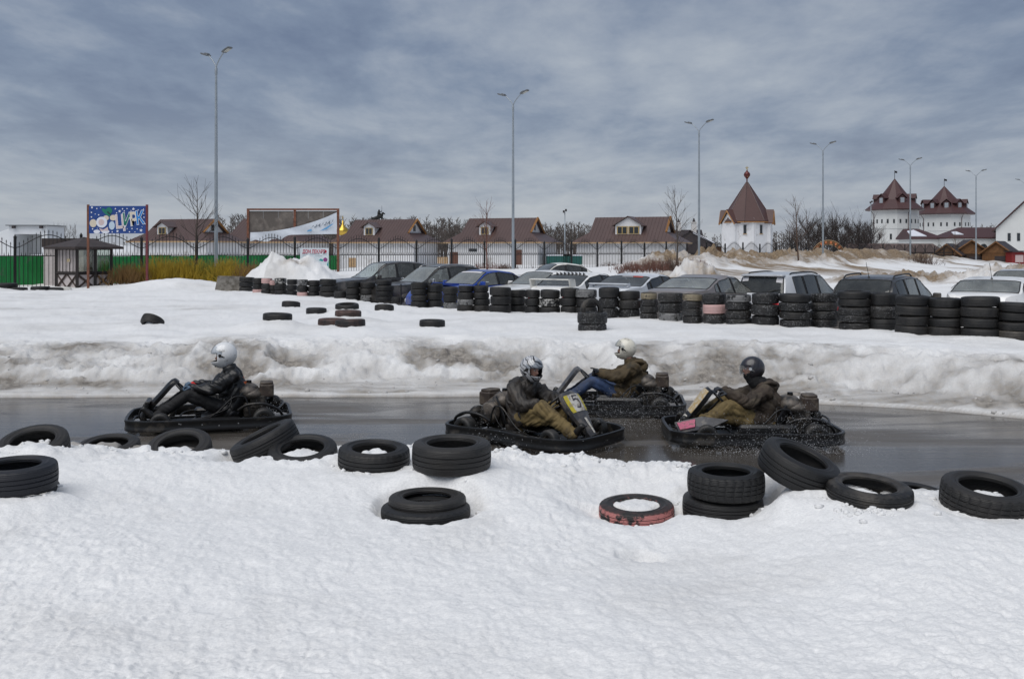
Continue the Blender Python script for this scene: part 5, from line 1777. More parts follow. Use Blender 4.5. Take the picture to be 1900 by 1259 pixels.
    for (nm, sy, k), mb in gl.items():
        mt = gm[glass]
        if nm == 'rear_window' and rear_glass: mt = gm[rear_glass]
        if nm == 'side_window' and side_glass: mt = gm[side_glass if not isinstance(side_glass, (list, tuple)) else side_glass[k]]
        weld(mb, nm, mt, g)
    # dark surround strips of the screens
    ed = MB()
    for kk in ('ws', 'rw'):
        x0, x1 = keys[kk]
        for sy in (1, -1):
            ii = [i for i in range(ns) if x0 - 1e-4 <= xs[i] <= x1 + 1e-4]
            ed.tube([(xs[i], sy * (prof[i][7][0] + 0.001), prof[i][7][1] + 0.001) for i in ii], 0.013, 5)
        for xx in (x0, x1):
            i = int(np.argmin(np.abs(xs - xx)))
            ln = [(xs[i], y, z + 0.001) for y, z in prof[i][7:]]
            ed.tube(ln + [(x, -y, z) for x, y, z in ln[::-1][1:]], 0.012, 5)
    for (x0, x1) in side:
        for sy in (1, -1):
            ii = [i for i in range(ns) if x0 - 1e-4 <= xs[i] <= x1 + 1e-4]
            lo = [(xs[i], sy * (prof[i][5][0] + 0.002), prof[i][5][1]) for i in ii]
            hi = [(xs[i], sy * (prof[i][6][0] + 0.002), prof[i][6][1]) for i in ii]
            ed.tube(lo + hi[::-1], 0.010, 4, closed=True)
    ed.build('window_seal', M_trim, g, smooth=True)['kind'] = 'stuff'
    # inside: floor, dash, seats
    it = MB()
    xf, xr = keys['ws'][1] if keys['ws'][1] > keys['ws'][0] else keys['ws'][0], keys['rw'][0]
    cowl = max(keys['ws']); deck = min(keys['rw'])
    zc = float(np.interp(cowl, xs, zt))
    it.box(((cowl + deck) / 2, 0, 0.40), (cowl - deck, Wd * 0.86, 0.06))
    it.box((cowl - 0.25, 0, zc - 0.16), (0.45, Wd * 0.80, 0.22))
    it.box((deck + 0.22, 0, float(np.interp(deck, xs, zt)) - 0.12), (0.42, Wd * 0.78, 0.05))
    it.build('dashboard', M_inter, g)
    ztop = zt.max()
    for row, ys_ in ((cowl - 1.15, (-0.36, 0.36)), (cowl - 2.0, (-0.38, 0.0, 0.38))):
        for y in ys_:
            s_ = MB()
            s_.rbox((row + 0.2, y, 0.55), (0.5, 0.46, 0.16), 0.06)
            s_.rbox((row - 0.06, y, ztop - (0.62 if row > cowl - 1.5 else 0.72)), (0.14, 0.44, 0.56), 0.05, rot=(0, R_(-10), 0))
            s_.rbox((row - 0.12, y, ztop - (0.255 if row > cowl - 1.5 else 0.36)), (0.09, 0.22, 0.14), 0.04)
            s_.build('seat', seat_mat or M_inter, g, smooth=True, angle=40)
    # mirrors, lamps, wheels, door lines, handles
    xm_ = max(max(r) for r in side) - 0.10
    im = int(np.argmin(np.abs(xs - xm_)))
    for sy in (1, -1):
        mr = MB()
        mr.rbox((xm_, sy * (wbelt[im] + 0.13), zb[im] + 0.075), (0.10, 0.20, 0.135), 0.04)
        mr.box((xm_ + 0.01, sy * (wbelt[im] + 0.02), zb[im] + 0.03), (0.06, 0.08, 0.05))
        mr.build('mirror', extras['mirror'] if isinstance(extras, dict) and 'mirror' in extras else col, g, smooth=True, angle=40)
    ex = extras if isinstance(extras, dict) else {}
    for sx_, nm, mt in ((1, 'headlight', M_lampw), (-1, 'tail_lamp', M_red)):
        for sy in (1, -1):
            l_ = MB()
            xx = sx_ * (L / 2 - (0.16 if sx_ > 0 else 0.10))
            i = int(np.argmin(np.abs(xs - xx)))
            zz = min(zb[i], zt[i]) - (0.14 if sx_ > 0 else ex.get('lamp_drop', 0.12))
            hh = 0.13 if sx_ > 0 else ex.get('lamp_h', 0.14)
            l_.rbox((xx, sy * (wlow[i] - 0.12), zz), (0.22 if sx_ > 0 else 0.19, 0.30, hh), 0.04, rot=(0, 0, R_(-sx_ * sy * 14)))
            l_.build(nm, mt, g, smooth=True, angle=40)
    for x in (L * 0.305, -L * 0.285):
        for sy in (1, -1):
            wl = MB()
            wl.lathe([(0.20, -0.10), (0.29, -0.105), (0.315, -0.08), (0.32, 0), (0.315, 0.08), (0.29, 0.105), (0.20, 0.10)], (x, sy * (Wd / 2 - 0.12), 0.32), 'Y', 24, closed=True)
            wo = wl.build('wheel', M_ctyre, g, smooth=True, angle=40)
            rm = MB()
            rm.lathe([(0, 0.07), (0.05, 0.075), (0.19, 0.06), (0.205, 0.09), (0.205, -0.09), (0, -0.09)], (x, sy * (Wd / 2 - 0.12), 0.32), 'Y', 20, mat=None if sy > 0 else Matrix.Rotation(math.pi, 3, 'Z'))
            if sy < 0:
                rm.v = []; rm.f = []; rm.m = []
                rm.lathe([(0, -0.07), (0.05, -0.075), (0.19, -0.06), (0.205, -0.09), (0.205, 0.09), (0, 0.09)], (x, sy * (Wd / 2 - 0.12), 0.32), 'Y', 20)
            rm.build('rim', M_alloy, wo, smooth=True, angle=40)
    dl = MB()
    for sy in (1, -1):
        for x in sorted({side[0][1] - 0.02, (side[0][0] + side[1][1]) / 2, side[1][0] + 0.04}):
            i = int(np.argmin(np.abs(xs - x)))
            dl.tube([(x, sy * (prof[i][j][0] + 0.001), prof[i][j][1]) for j in (1, 2, 3, 4, 5)], 0.005, 4)
        for r in side[:2]:
            x = r[0] + 0.12
            i = int(np.argmin(np.abs(xs - x)))
            dl.rbox((x, sy * (prof[i][4][0] + 0.02), prof[i][4][1] - 0.04), (0.17, 0.03, 0.03), 0.01)
    dl.build('door_seam', M_trim, g)['kind'] = 'stuff'
    pl = MB()
    pl.box((-L / 2 - 0.004, 0, 0.62), (0.012, 0.52, 0.115))
    pl.build('number_plate', M_decal, g)
    # extras
    def zr(x): return float(np.interp(x, xs, zt))
    def yr(x): return float(np.interp(x, xs, wtop))
    if rails:
        x0, x1, mt, hgt = rails
        for sy in (1, -1):
            r = MB()
            pts = [(x0, sy * (yr(x0) - 0.05), zr(x0) - 0.04)] + [(x0 + (x1 - x0) * t, sy * (yr(x0 + (x1 - x0) * t) - 0.07), zr(x0 + (x1 - x0) * t) - 0.03 + hgt) for t in (0.08, 0.3, 0.5, 0.7, 0.92)] + [(x1, sy * (yr(x1) - 0.05), zr(x1) - 0.04)]
            r.tube(smooth_path(pts, 4), 0.019, 8)
            r.build('roof_rail', mt, g, smooth=True)
    if 'wing' in ex:
        w = MB()
        x, z = ex['wing']
        w.rbox((x, 0, z + 0.22), (0.26, Wd * 0.80, 0.035), 0.05)
        for sy in (1, -1):
            w.prism([(x - 0.14, sy * Wd * 0.40, z + 0.235), (x + 0.13, sy * Wd * 0.40, z + 0.235), (x + 0.20, sy * Wd * 0.40, z - 0.03), (x - 0.06, sy * Wd * 0.40, z - 0.03)], (0, -sy * 0.045, 0))
        w.rbox((x + 0.03, 0, z + 0.0), (0.22, Wd * 0.72, 0.04), 0.05)
        w.build('rear_wing', ex.get('wing_mat', col), g, smooth=True, angle=40)
    if 'lip' in ex:
        w = MB()
        x, z = ex['lip']
        w.rbox((x, 0, z), (0.22, Wd * 0.70, 0.035), 0.05)
        for sy in (-1, 1):
            w.rbox((x + 0.02, sy * Wd * 0.32, z - 0.05), (0.14, 0.12, 0.09), 0.03)
        w.build('boot_spoiler', col, g, smooth=True, angle=40)
    if 'hatch_spoiler' in ex:
        w = MB()
        x, z = ex['hatch_spoiler']
        w.rbox((x, 0, z), (0.20, Wd * 0.66, 0.045), 0.05, rot=(0, R_(-4), 0))
        w.build('hatch_spoiler', ex.get('hs_mat', col), g, smooth=True, angle=40)
    if 'scoop' in ex:
        x = ex['scoop']
        w = MB()
        z = zr(x)
        w.prism([(x + 0.26, -0.30, z + 0.03), (x + 0.22, -0.30, z + 0.105), (x - 0.34, -0.26, z + 0.06), (x - 0.36, -0.26, z)], (0, 0.60, 0))
        wo = w.build('bonnet_scoop', col, g)
        w2 = MB()
        w2.box((x + 0.248, 0, z + 0.062), (0.03, 0.52, 0.05))
        w2.build('scoop_mouth', M_trim, wo)
    if 'teeth' in ex:
        x, n_ = ex['teeth']
        for k in range(n_):
            w = MB()
            y = -0.46 + 0.92 * k / (n_ - 1)
            zz = zr(x) + 0.0 - 0.02 * (y / 0.5) ** 2
            w.prism([(x + 0.09, y, zz - 0.01), (x - 0.07, y, zz - 0.015), (x - 0.07, y, zz + 0.065)], (0, 0.022, 0))
            w.build('roof_fin', M_trim, g)
    if 'antenna' in ex:
        x = ex['antenna']
        w = MB()
        w.lathe([(0.03, 0), (0.022, 0.03), (0.006, 0.045)], (x, 0, zr(x) - 0.01), 'Z', 10)
        w.tube([(x, 0, zr(x) + 0.02), (x - 0.18, 0, zr(x) + 0.36)], 0.006, 5)
        w.build('antenna', M_trim, g, smooth=True)
    if 'wiper' in ex:
        x, z = ex['wiper']
        w = MB()
        w.tube([(x, 0.0, z), (x + 0.02, -0.22, z + 0.03), (x + 0.05, -0.44, z + 0.10)], 0.014, 6)
        w.tube([(x + 0.015, -0.08, z + 0.02), (x + 0.06, -0.56, z + 0.105)], 0.009, 5)
        w.cyl((x - 0.03, 0, z), (x + 0.05, 0, z), 0.03, 10)
        w.build('rear_wiper', M_trim, g, smooth=True)
    for nm, pos, size, mt in ex.get('decals', ()):
        k = keys[pos[0]]
        x = k[0] + (k[1] - k[0]) * pos[2]
        i = int(np.argmin(np.abs(xs - x)))
        x2 = x + size[1]
        def sp(xx, yy):
            i0 = min(max(int(np.searchsorted(xs, xx)) - 1, 0), ns - 2)
            f = (xx - xs[i0]) / (xs[i0 + 1] - xs[i0])
            ya = [p_[0] for p_ in prof[i0]][::-1]; za = [p_[1] for p_ in prof[i0]][::-1]
            yb = [p_[0] for p_ in prof[i0 + 1]][::-1]; zb_ = [p_[1] for p_ in prof[i0 + 1]][::-1]
            return Vector((xx, yy, (1 - f) * np.interp(abs(yy), ya, za) + f * np.interp(abs(yy), yb, zb_) + 0.012))
        w = MB()
        n_ = 6
        vv = [sp(x + (x2 - x) * b2, pos[1] + size[0] * (a / n_ - 0.5)) for a in range(n_ + 1) for b2 in (0, 1)]
        w._add(vv, [(2 * a, 2 * a + 1, 2 * a + 3, 2 * a + 2) for a in range(n_)])
        w.build(nm, mt, g)
    return g


def sedan(h=1.44, L=4.55, nose=0.74, hood=0.965, deck=1.02, cowl=0.62, rf=-0.12, rr=-1.15, dk=-1.72):
    top = [(-L / 2, deck - 0.20), (-L / 2 + 0.06, deck - 0.05), (-L / 2 + 0.2, deck), (dk, deck + 0.02), (rr, h - 0.075), (rr + 0.45, h - 0.015), (rf - 0.45, h), (rf, h - 0.05), (cowl + 0.0, hood + 0.02), (cowl + 0.6, hood - 0.03), (L / 2 - 0.25, nose + 0.06), (L / 2, nose - 0.12)]
    belt = [(-L / 2, deck - 0.25), (-L / 2 + 0.3, deck - 0.055), (dk, deck - 0.045), (-0.3, 0.955), (cowl, hood - 0.045), (L / 2 - 0.3, nose), (L / 2, nose - 0.2)]
    keys = dict(ws=(rf + 0.03, cowl - 0.02), rw=(dk + 0.03, rr - 0.02))
    side = [(-0.42, 0.44), (-1.18, -0.50), (-1.42, -1.24)]
    return sorted(top), sorted(belt), keys, side


def suv(h=1.66, L=4.5, nose=0.85, hood=1.06, cowl=0.78, rf=0.02, tail=-1.98, tailtop=-1.72, beltz=1.08, lowrear=1.10):
    top = [(-L / 2, lowrear - 0.42), (-L / 2 + 0.05, lowrear - 0.10), (tail, lowrear), (tailtop, h - 0.09), (tailtop + 0.30, h - 0.03), (-0.6, h), (rf, h - 0.06), (cowl, hood), (cowl + 0.6, hood - 0.04), (L / 2 - 0.22, nose + 0.05), (L / 2, nose - 0.14)]
    belt = [(-L / 2, lowrear - 0.45), (-L / 2 + 0.2, lowrear - 0.03), (-1.2, beltz + 0.01), (-0.2, beltz - 0.02), (cowl, hood - 0.05), (L / 2 - 0.3, nose), (L / 2, nose - 0.22)]
    keys = dict(ws=(rf + 0.03, cowl - 0.02), rw=(tail + 0.03, tailtop - 0.02))
    side = [(-0.30, 0.55), (-1.06, -0.38), (-1.62, -1.14)]
    return sorted(top), sorted(belt), keys, side


GPK = 0.24
P_dgrey = paint('dark_grey', (0.030, 0.028, 0.029), metal=0.2)
P_dbrown = paint('dark_brown_grey', (0.028, 0.026, 0.025), metal=0.2)
P_blue = paint('bright_blue', (0.007, 0.048, 0.31), metal=0.1, dirt=0.2)
P_white = paint('white', (0.80, 0.80, 0.79), dirt=0.15)
P_white2 = paint('cream_white', (0.74, 0.73, 0.68), dirt=0.2)
P_silv = paint('pale_silver', (0.62, 0.65, 0.69), metal=0.05, dirt=0.15)
P_silv2 = paint('silver_grey', (0.52, 0.54, 0.57), metal=0.08, dirt=0.2)
P_taupe = paint('dusty_taupe', (0.20, 0.18, 0.175), metal=0.1, dirt=0.35)
P_black = paint('dirty_black', (0.026, 0.026, 0.027), dirt=0.45)
AWAY, TOWARD = R_(45), R_(225)


def at_rear(u, Y, L, yaw, zg=GPK):
    """car origin from where its tail middle stands"""
    d = Vector((math.cos(yaw), math.sin(yaw), 0))
    return Vector((PX(u, Y), Y, zg)) + d * (L / 2)


def at_front(u, Y, back, yaw, zg=GPK):
    d = Vector((math.cos(yaw), math.sin(yaw), 0))
    return Vector((PX(u, Y), Y, zg)) - d * back


T, Bt, K, Sd = suv(1.66, 4.6, hood=1.04, rf=-0.02, cowl=0.84, tail=-2.1, tailtop=-1.55)
car('dark grey crossover parked furthest left, beside the big white snow pile', 'car', at_front(684, 37.6, 0.45, R_(212)), R_(212), P_dgrey, (4.6, 1.85), T, Bt, K, Sd, glass='clear', rear_glass='dark', side_glass=['clear', 'dark', 'dark'])
T, Bt, K, Sd = suv(1.56, 4.6, hood=0.98, rf=-0.05, cowl=0.80, tail=-2.1, tailtop=-1.6, beltz=1.02, lowrear=1.05)
car('dark estate crossover with silver roof rails, left of the blue car', 'car', at_front(775, 34.5, 0.45, R_(216)), R_(216), P_dbrown, (4.6, 1.85), T, Bt, K, Sd, glass='clear', rear_glass='dark', side_glass=['clear', 'dark', 'dark'], rails=(-1.5, 0.0, M_silver, 0.04), extras={'mirror': M_silver})
T, Bt, K, Sd = sedan(1.43, 4.45, rf=-0.10)
car('bright blue saloon with a bonnet scoop and a strip across its windscreen', 'car', at_front(862, 32.2, 0.30, R_(222)), R_(222), P_blue, (4.45, 1.74), T, Bt, K, Sd, glass='clear', side_glass=['clear', 'dark', 'dark'], extras={'scoop': 1.15, 'lip': (-2.02, 1.16), 'decals': [('sun_strip', ('ws', 0.0, 0.03), (1.0, 0.09), M_decal)]})
T, Bt, K, Sd = sedan(1.42, 4.5, rf=-0.10)
car('white saloon facing left behind the car with the tall rear wing', 'car', at_front(985, 31.6, 0.30, R_(220)), R_(220), P_white, (4.5, 1.74), T, Bt, K, Sd, glass='clear', side_glass='dark')
T, Bt, K, Sd = sedan(1.45, 4.5)
car('white saloon parked farther back, only its roof and dark windows in sight', 'car', (PX(1020, 42), 42.5, GPK + 0.10), R_(200), P_white2, (4.5, 1.74), T, Bt, K, Sd, glass='dark')
T, Bt, K, Sd = sedan(1.43, 4.4, rr=-1.08, dk=-1.74, deck=1.05)
car('white sports saloon with a tall rear wing and black roof fins', 'car', at_rear(1014, 27.6, 4.4, R_(52)), R_(52), P_white, (4.4, 1.74), T, Bt, K, Sd, glass='dark', extras={'wing': (-1.95, 1.02), 'wing_mat': P_white2, 'teeth': (-0.98, 8)})
T, Bt, K, Sd = sedan(1.42, 4.6, rr=-1.05, dk=-1.72, deck=1.07)
car('pale silver saloon with a boot spoiler and red sticker on its rear window', 'car', at_rear(1122, 26.6, 4.6, R_(52)), R_(52), P_silv, (4.6, 1.76), T, Bt, K, Sd, glass='dark', rear_glass='dark', extras={'lip': (-2.08, 1.15), 'decals': [('red_sticker', ('rw', -0.33, 0.86), (0.30, 0.07), M_decalr), ('pale_sticker', ('rw', 0.0, 0.88), (0.34, 0.04), M_decal)]})
T, Bt, K, Sd = sedan(1.43, 4.7, rr=-1.05, dk=-1.78, deck=1.08)
car('dusty taupe saloon with clear glass, left of the silver off-roader', 'car', at_rear(1238, 24.4, 4.7, R_(50)), R_(50), P_taupe, (4.7, 1.78), T, Bt, K, Sd, glass='clear', seat_mat=M_interl)
T, Bt, K, Sd = suv(1.66, 4.55, tail=-2.08, tailtop=-1.86, lowrear=1.10)
car('silver off-roader with a dark upright rear window and round stickers', 'car', at_rear(1402, 25.4, 4.55, R_(48), 0.06), R_(48), P_silv2, (4.55, 1.80), T, Bt, K, Sd, glass='clear', rear_glass='dark', side_glass=['clear', 'dark', 'dark'], rails=(-1.6, 0.0, M_trim, 0.035), extras={'mirror': paint('teal', (0.02, 0.10, 0.13)), 'wiper': (-2.10, 1.13), 'hatch_spoiler': (-1.88, 1.585), 'lamp_drop': 0.0, 'lamp_h': 0.3, 'decals': [('round_sticker', ('rw', 0.48, 0.70), (0.17, 0.05), M_decal), ('round_sticker', ('rw', -0.48, 0.64), (0.17, 0.06), M_decal)]})
T, Bt, K, Sd = suv(1.62, 4.4, tail=-2.02, tailtop=-1.62, lowrear=1.13)
car('dirty black off-roader with raised roof rails, right of the silver one', 'car', at_rear(1590, 23.2, 4.4, R_(50), 0.07), R_(50), P_black, (4.4, 1.80), T, Bt, K, Sd, glass='clear', rear_glass='dark', side_glass=['clear', 'clear', 'dark'], rails=(-1.50, -0.30, M_trim, 0.055), extras={'antenna': -1.45, 'wiper': (-2.06, 1.10), 'lamp_drop': 0.0, 'lamp_h': 0.22})
T, Bt, K, Sd = sedan(1.45, 4.4, rr=-1.12, dk=-1.68, deck=1.10)
car('white saloon with red tail lamps and roof aerial, nearest the right edge', 'car', at_rear(1812, 21.6, 4.4, R_(50)), R_(50), P_white, (4.4, 1.70), T, Bt, K, Sd, glass='clear', extras={'antenna': -1.0, 'lamp_drop': 0.05, 'lamp_h': 0.13, 'mirror': P_white})
T, Bt, K, Sd = sedan(1.5, 4.5)
car('grey saloon behind the white one at the right edge', 'car', at_front(1885, 29.0, 0.3, R_(228), 0.24), R_(228), P_silv2, (4.5, 1.76), T, Bt, K, Sd, glass='clear')
# ================================================================== lamp row
M_galv = mat('galvanised_pole', (0.30, 0.335, 0.365), 0.45, 0.4, var=0.12, vscale=3)
M_head = mat('lamp_head_grey', (0.13, 0.14, 0.15), 0.5, 0.2)
M_diff = mat('lamp_lens', (0.36, 0.36, 0.33), 0.3)
LAMPS = [(401, 50, 1.5), (952, 63.0, 2), (1297, 76.8, 3), (1527, 91.8, 4), (1689, 107.7, 5), (1811, 122.8, 6), (1902, 137.5, 7)]
LL = ['tall street lamp behind the concrete slab, leftmost and tallest in view', 'tall street lamp rising behind the row of cars near the middle', 'street lamp between the brown roofed house and the tented chapel',
      'street lamp standing by the orange arch and the bare trees', 'street lamp in front of the left round tower', 'street lamp in front of the long low brown roof', 'street lamp cut off by the right edge']


def lamp():
    g = thing('street_lamp', LL[0], 'street lamp', group='street lamps in a receding row')
    p = MB()
    p.tube([(0, 0, 0), (0, 0, 0.5), (0, 0, 0.52), (0, 0, 6), (0, 0, 11.0)], [0.115, 0.115, 0.095, 0.08, 0.055], 14)
    p.lathe([(0.16, 0.0), (0.16, 0.03), (0.12, 0.035)], (0, 0, 0), 'Z', 14)
    p.lathe([(0.062, 10.7), (0.07, 10.75), (0.07, 11.0), (0.055, 11.05)], (0, 0, 0), 'Z', 14)
    p.build('pole', M_galv, g, smooth=True, angle=40)
    for s in (-1, 1):
        a = MB()
        a.tube(smooth_path([(0, 0, 10.95), (s * 0.05, 0, 11.15), (s * 0.25, 0, 11.40), (s * 0.62, 0, 11.72)]), 0.03, 8)
        a.build('arm', M_galv, g, smooth=True)
        h = MB()
        rot = (0, R_(-s * 17), 0)
        h.rbox((s * 0.93, 0, 11.83), (0.62, 0.30, 0.07), 0.06, rot=rot)
        h.rbox((s * 0.80, 0, 11.84), (0.28, 0.20, 0.09), 0.04, rot=rot)
        ho = h.build('lamp_head', M_head, g, smooth=True, angle=40)
        d = MB()
        d.rbox((s * 0.985, 0, 11.800), (0.38, 0.22, 0.02), 0.03, rot=rot)
        d.build('lens', M_diff, ho)
    return g


L0 = lamp()
for i, (u, Y, _) in enumerate(LAMPS):
    o = L0 if i == 0 else copy_tree(L0)
    o.location = (PX(u, Y), Y, 0.42)
    o.rotation_euler = (0, 0, R_(-40))
    o['label'] = LL[i]

# ================================================================== wrought iron fence
M_iron = mat('black_iron', (0.012, 0.011, 0.011), 0.5, 0.2)
N0 = Vector((-10.17, 58.4, 0)); DN = Vector((2.08, 2.16, 0))
fg = thing('iron_fence', 'tall black wrought iron fence with arched spear topped panels along the car park', 'fence')
pk = MB()
for z0, z1, r in ((0, 1.0, 0.011),):
    pk._add([(x * r, y * r, z) for z in (0, 1) for x, y in ((-1, -1), (1, -1), (1, 1), (-1, 1))], [(3, 2, 1, 0), (0, 1, 5, 4), (1, 2, 6, 5), (2, 3, 7, 6), (3, 0, 4, 7)])
    pk._add([(-0.028, 0, 1.01), (0.028, 0, 1.01), (0, -0.02, 1.01), (0, 0.02, 1.01), (0, 0, 1.055), (0, 0, 0.985)], [(0, 2, 4), (2, 1, 4), (1, 3, 4), (3, 0, 4), (2, 0, 5), (1, 2, 5), (3, 1, 5), (0, 3, 5)])
pk_me = pk.mesh('picket', M_iron)
psm = MB(); psm.box((0, 0, 0.5), (0.10, 0.10, 1.0)); psm.lathe([(0.075, 1.0), (0.075, 1.02), (0.05, 1.03), (0, 1.06)], (0, 0, 0), 'Z', 8)
post_me = psm.mesh('fence_post', M_iron)
far_pk = MB()
np_ = 0
dn = DN.normalized()
fz = 0.32
for n in range(-8, 34):
    a, b = N0 + DN * n, N0 + DN * (n + 1)
    sc_h = 1.0
    zb = fz + 0.12
    o = link_mesh('fence_post', post_me, fg)
    o.location = (a.x, a.y, 0.1); o.scale = (1, 1, 2.78 + (0.12 if n % 2 else 0)); o.rotation_euler = (0, 0, math.atan2(dn.y, dn.x))
    if n == 33: break
    for nm, zz in (('rail', zb + 0.08), ('rail', zb + 1.62)):
        r = MB(); r.tube([a + Vector((0, 0, zz)), b + Vector((0, 0, zz))], 0.018, 4); r.build(nm, M_iron, fg)
    ar = MB()
    arch = lambda t: zb + 1.98 + 0.62 * math.sin(math.pi * t) ** 1.5
    ar.tube([a.lerp(b, t) + Vector((0, 0, arch(t))) for t in np.linspace(0, 1, 15)], 0.02, 4)
    ar.build('arched_rail', M_iron, fg)
    for k in range(1, 16):
        t = k / 16
        p = a.lerp(b, t)
        h = arch(t) + 0.17 - zb if k % 1 == 0 else 1.75
        if -7 <= n < 13:
            np_ += 1
        if -7 <= n < 12 and np_ <= 296:
            o = link_mesh('picket', pk_me, fg)
            o.location = (p.x, p.y, zb); o.scale = (1, 1, h / 1.02); o.rotation_euler = (0, 0, math.atan2(dn.y, dn.x))
        else:
            far_pk._add([(p.x + x * .011, p.y + y * .011, zb + z * h) for z in (0, 1) for x, y in ((-1, -1), (1, -1), (1, 1), (-1, 1))], [(0, 1, 5, 4), (1, 2, 6, 5), (2, 3, 7, 6), (3, 0, 4, 7), (4, 5, 6, 7)])
        if k < 15:      # short spears of the middle band
            p2 = a.lerp(b, (k + 0.5) / 16)
            far_pk._add([(p2.x - .02, p2.y - .02, zb + 1.60), (p2.x + .02, p2.y + .02, zb + 1.60), (p2.x, p2.y, zb + 1.82), (p2.x + .03, p2.y - .03, zb + 1.68)], [(0, 1, 2), (0, 3, 2), (1, 3, 2), (0, 1, 3)])
far_pk.build('far_pickets', M_iron, fg, fixn=False)['kind'] = 'stuff'

# ================================================================== green sheet fence behind it on the left
M_green = mat('green_sheet', (0.012, 0.21, 0.052), 0.45, var=0.12, vscale=1.5, dirt=(0.08, 0.16, 0.09), dfac=0.15, dscale=2)
M_stone = mat('brown_rubble', (0.16, 0.11, 0.075), 0.9, var=0.5, vscale=5, dirt=(0.45, 0.44, 0.42), dfac=0.35, dscale=3, bump=0.03, bscale=6)
gf = thing('sheet_fence', 'green corrugated metal fence standing behind the iron fence on the left', 'fence')
off = Vector((-dn.y, dn.x, 0)) * 2.2
g0 = N0 + DN * (-8.6) + off
sheet_w = 1.1
for k in range(25):
    a = g0 + dn * sheet_w * k
    mb = MB()
    vs = []
    prof = [(0, 0), (0.06, 0), (0.085, 0.035), (0.135, 0.035), (0.16, 0)]
    pts = [(x + 0.22 * r - 0, y) for r in range(5) for x, y in prof] + [(1.1, 0)]
    nrm_ = Vector((dn.y, -dn.x, 0))
    ztop, zbot = 2.02 + 0.03 * ((k * 7) % 3) - (0.04 if k < 4 else 0), 0.62
    for x, y in pts:
        p = a + dn * (x * 0.997) + nrm_ * y
        vs += [(p.x, p.y, zbot), (p.x, p.y, ztop)]
    mb._add(vs, [(2 * i, 2 * i + 2, 2 * i + 3, 2 * i + 1) for i in range(len(pts) - 1)])
    o = mb.build('sheet', M_green, gf)
    so = o.modifiers.new('t', 'SOLIDIFY'); so.thickness = 0.006
for zz in (0.95, 1.75):
    r = MB(); q = Vector((-dn.y, dn.x, 0)) * 0.05
    r.tube([g0 + q + Vector((0, 0, zz)), g0 + q + dn * 27.5 + Vector((0, 0, zz))], 0.03, 4); r.build('rail', M_iron, gf)
rb = thing('rubble_plinth', 'low wall of brown rubble and snow under the green fence at the far left', 'wall')
random.seed(3)
for k in range(70):
    p = g0 + dn * (0.09 * k + random.uniform(-.05, .05)) + Vector((0.1, -0.25, 0))
    mb = MB()
    mb.ell((p.x, p.y + random.uniform(-.05, .05), 0.55 + 0.28 * (k % 3) / 2 + random.uniform(-.05, .05)), (0.13, 0.12, 0.10), 7, 5, rot=(random.random(), random.random(), random.random()))
    mb.build('stone', M_stone, rb, smooth=True)

# ================================================================== wooden kiosk with lattice
M_dwood = mat('dark_stained_wood', (0.016, 0.011, 0.010), 0.6, var=0.4, vscale=12)
M_brown = mat('brown_wood', (0.045, 0.028, 0.022), 0.65, var=0.4, vscale=12)
M_kroof = mat('kiosk_roof_brown', (0.040, 0.029, 0.027), 0.6, var=0.3, vscale=3)
M_pane = glass_mat('dusty_pane', (0.72, 0.76, 0.72), 1.2)
M_pinkish = mat('pale_board', (0.52, 0.47, 0.46), 0.7, var=0.1)
ky = 44.3
kz0, kz1, zmid = 0.45, PZ(459, ky), PZ(507, ky)
kw, kd = 1.45, 1.8
kg = thing('wooden_kiosk', 'small dark wooden kiosk with glass panes and crossed braces, left of the yellow bush', 'kiosk', (PX(143, ky), ky, 0), R_(-30))


def kbar(nm, a, b, w, m=M_dwood):
    r = MB(); r.tube([a, b], w / 1.414, 4); return r.build(nm, m, kg)


FA = lambda s, o, z: (-kw * s, -o, z)            # the face with boards, running left from the near corner
FB = lambda s, o, z: (o, kd * s, z)              # the glazed face, running right
for f, ss_ in ((FA, (0, 1)), (FB, (0.52, 1))):
    for s_ in ss_:
        kbar('post', f(s_, 0, kz0), f(s_, 0, kz1), 0.12)
kbar('post', (-kw, kd, kz0), (-kw, kd, kz1), 0.12)
for f in (FA, FB):
    for zz in (zmid, kz1 - 0.04, kz0 + 0.12):
        kbar('rail', f(0, 0, zz), f(1, 0, zz), 0.10)
for f, spans in ((FA, ((0, .5), (.5, 1))), (FB, ((0, .52), (.52, 1)))):
    for a, b in spans:
        kbar('brace', f(a, .02, zmid - .05), f(b, .02, kz0 + .15), 0.07, M_brown)
        kbar('brace', f(a, -.03, kz0 + .15), f(b, -.03, zmid - .05), 0.07, M_brown)
for k in range(1, 6):
    kbar('slat', FA(k / 6, .03, zmid), FA(k / 6, .03, kz1 - .05), 0.03)


def kpanel(nm, f, a, b, z0, z1, m, o=-.03):
    r = MB(); r.prism([f(a, o, z0), f(b, o, z0), f(b, o, z1), f(a, o, z1)], Vector(f(0, -.02, 0)) - Vector(f(0, 0, 0))); return r.build(nm, m, kg)


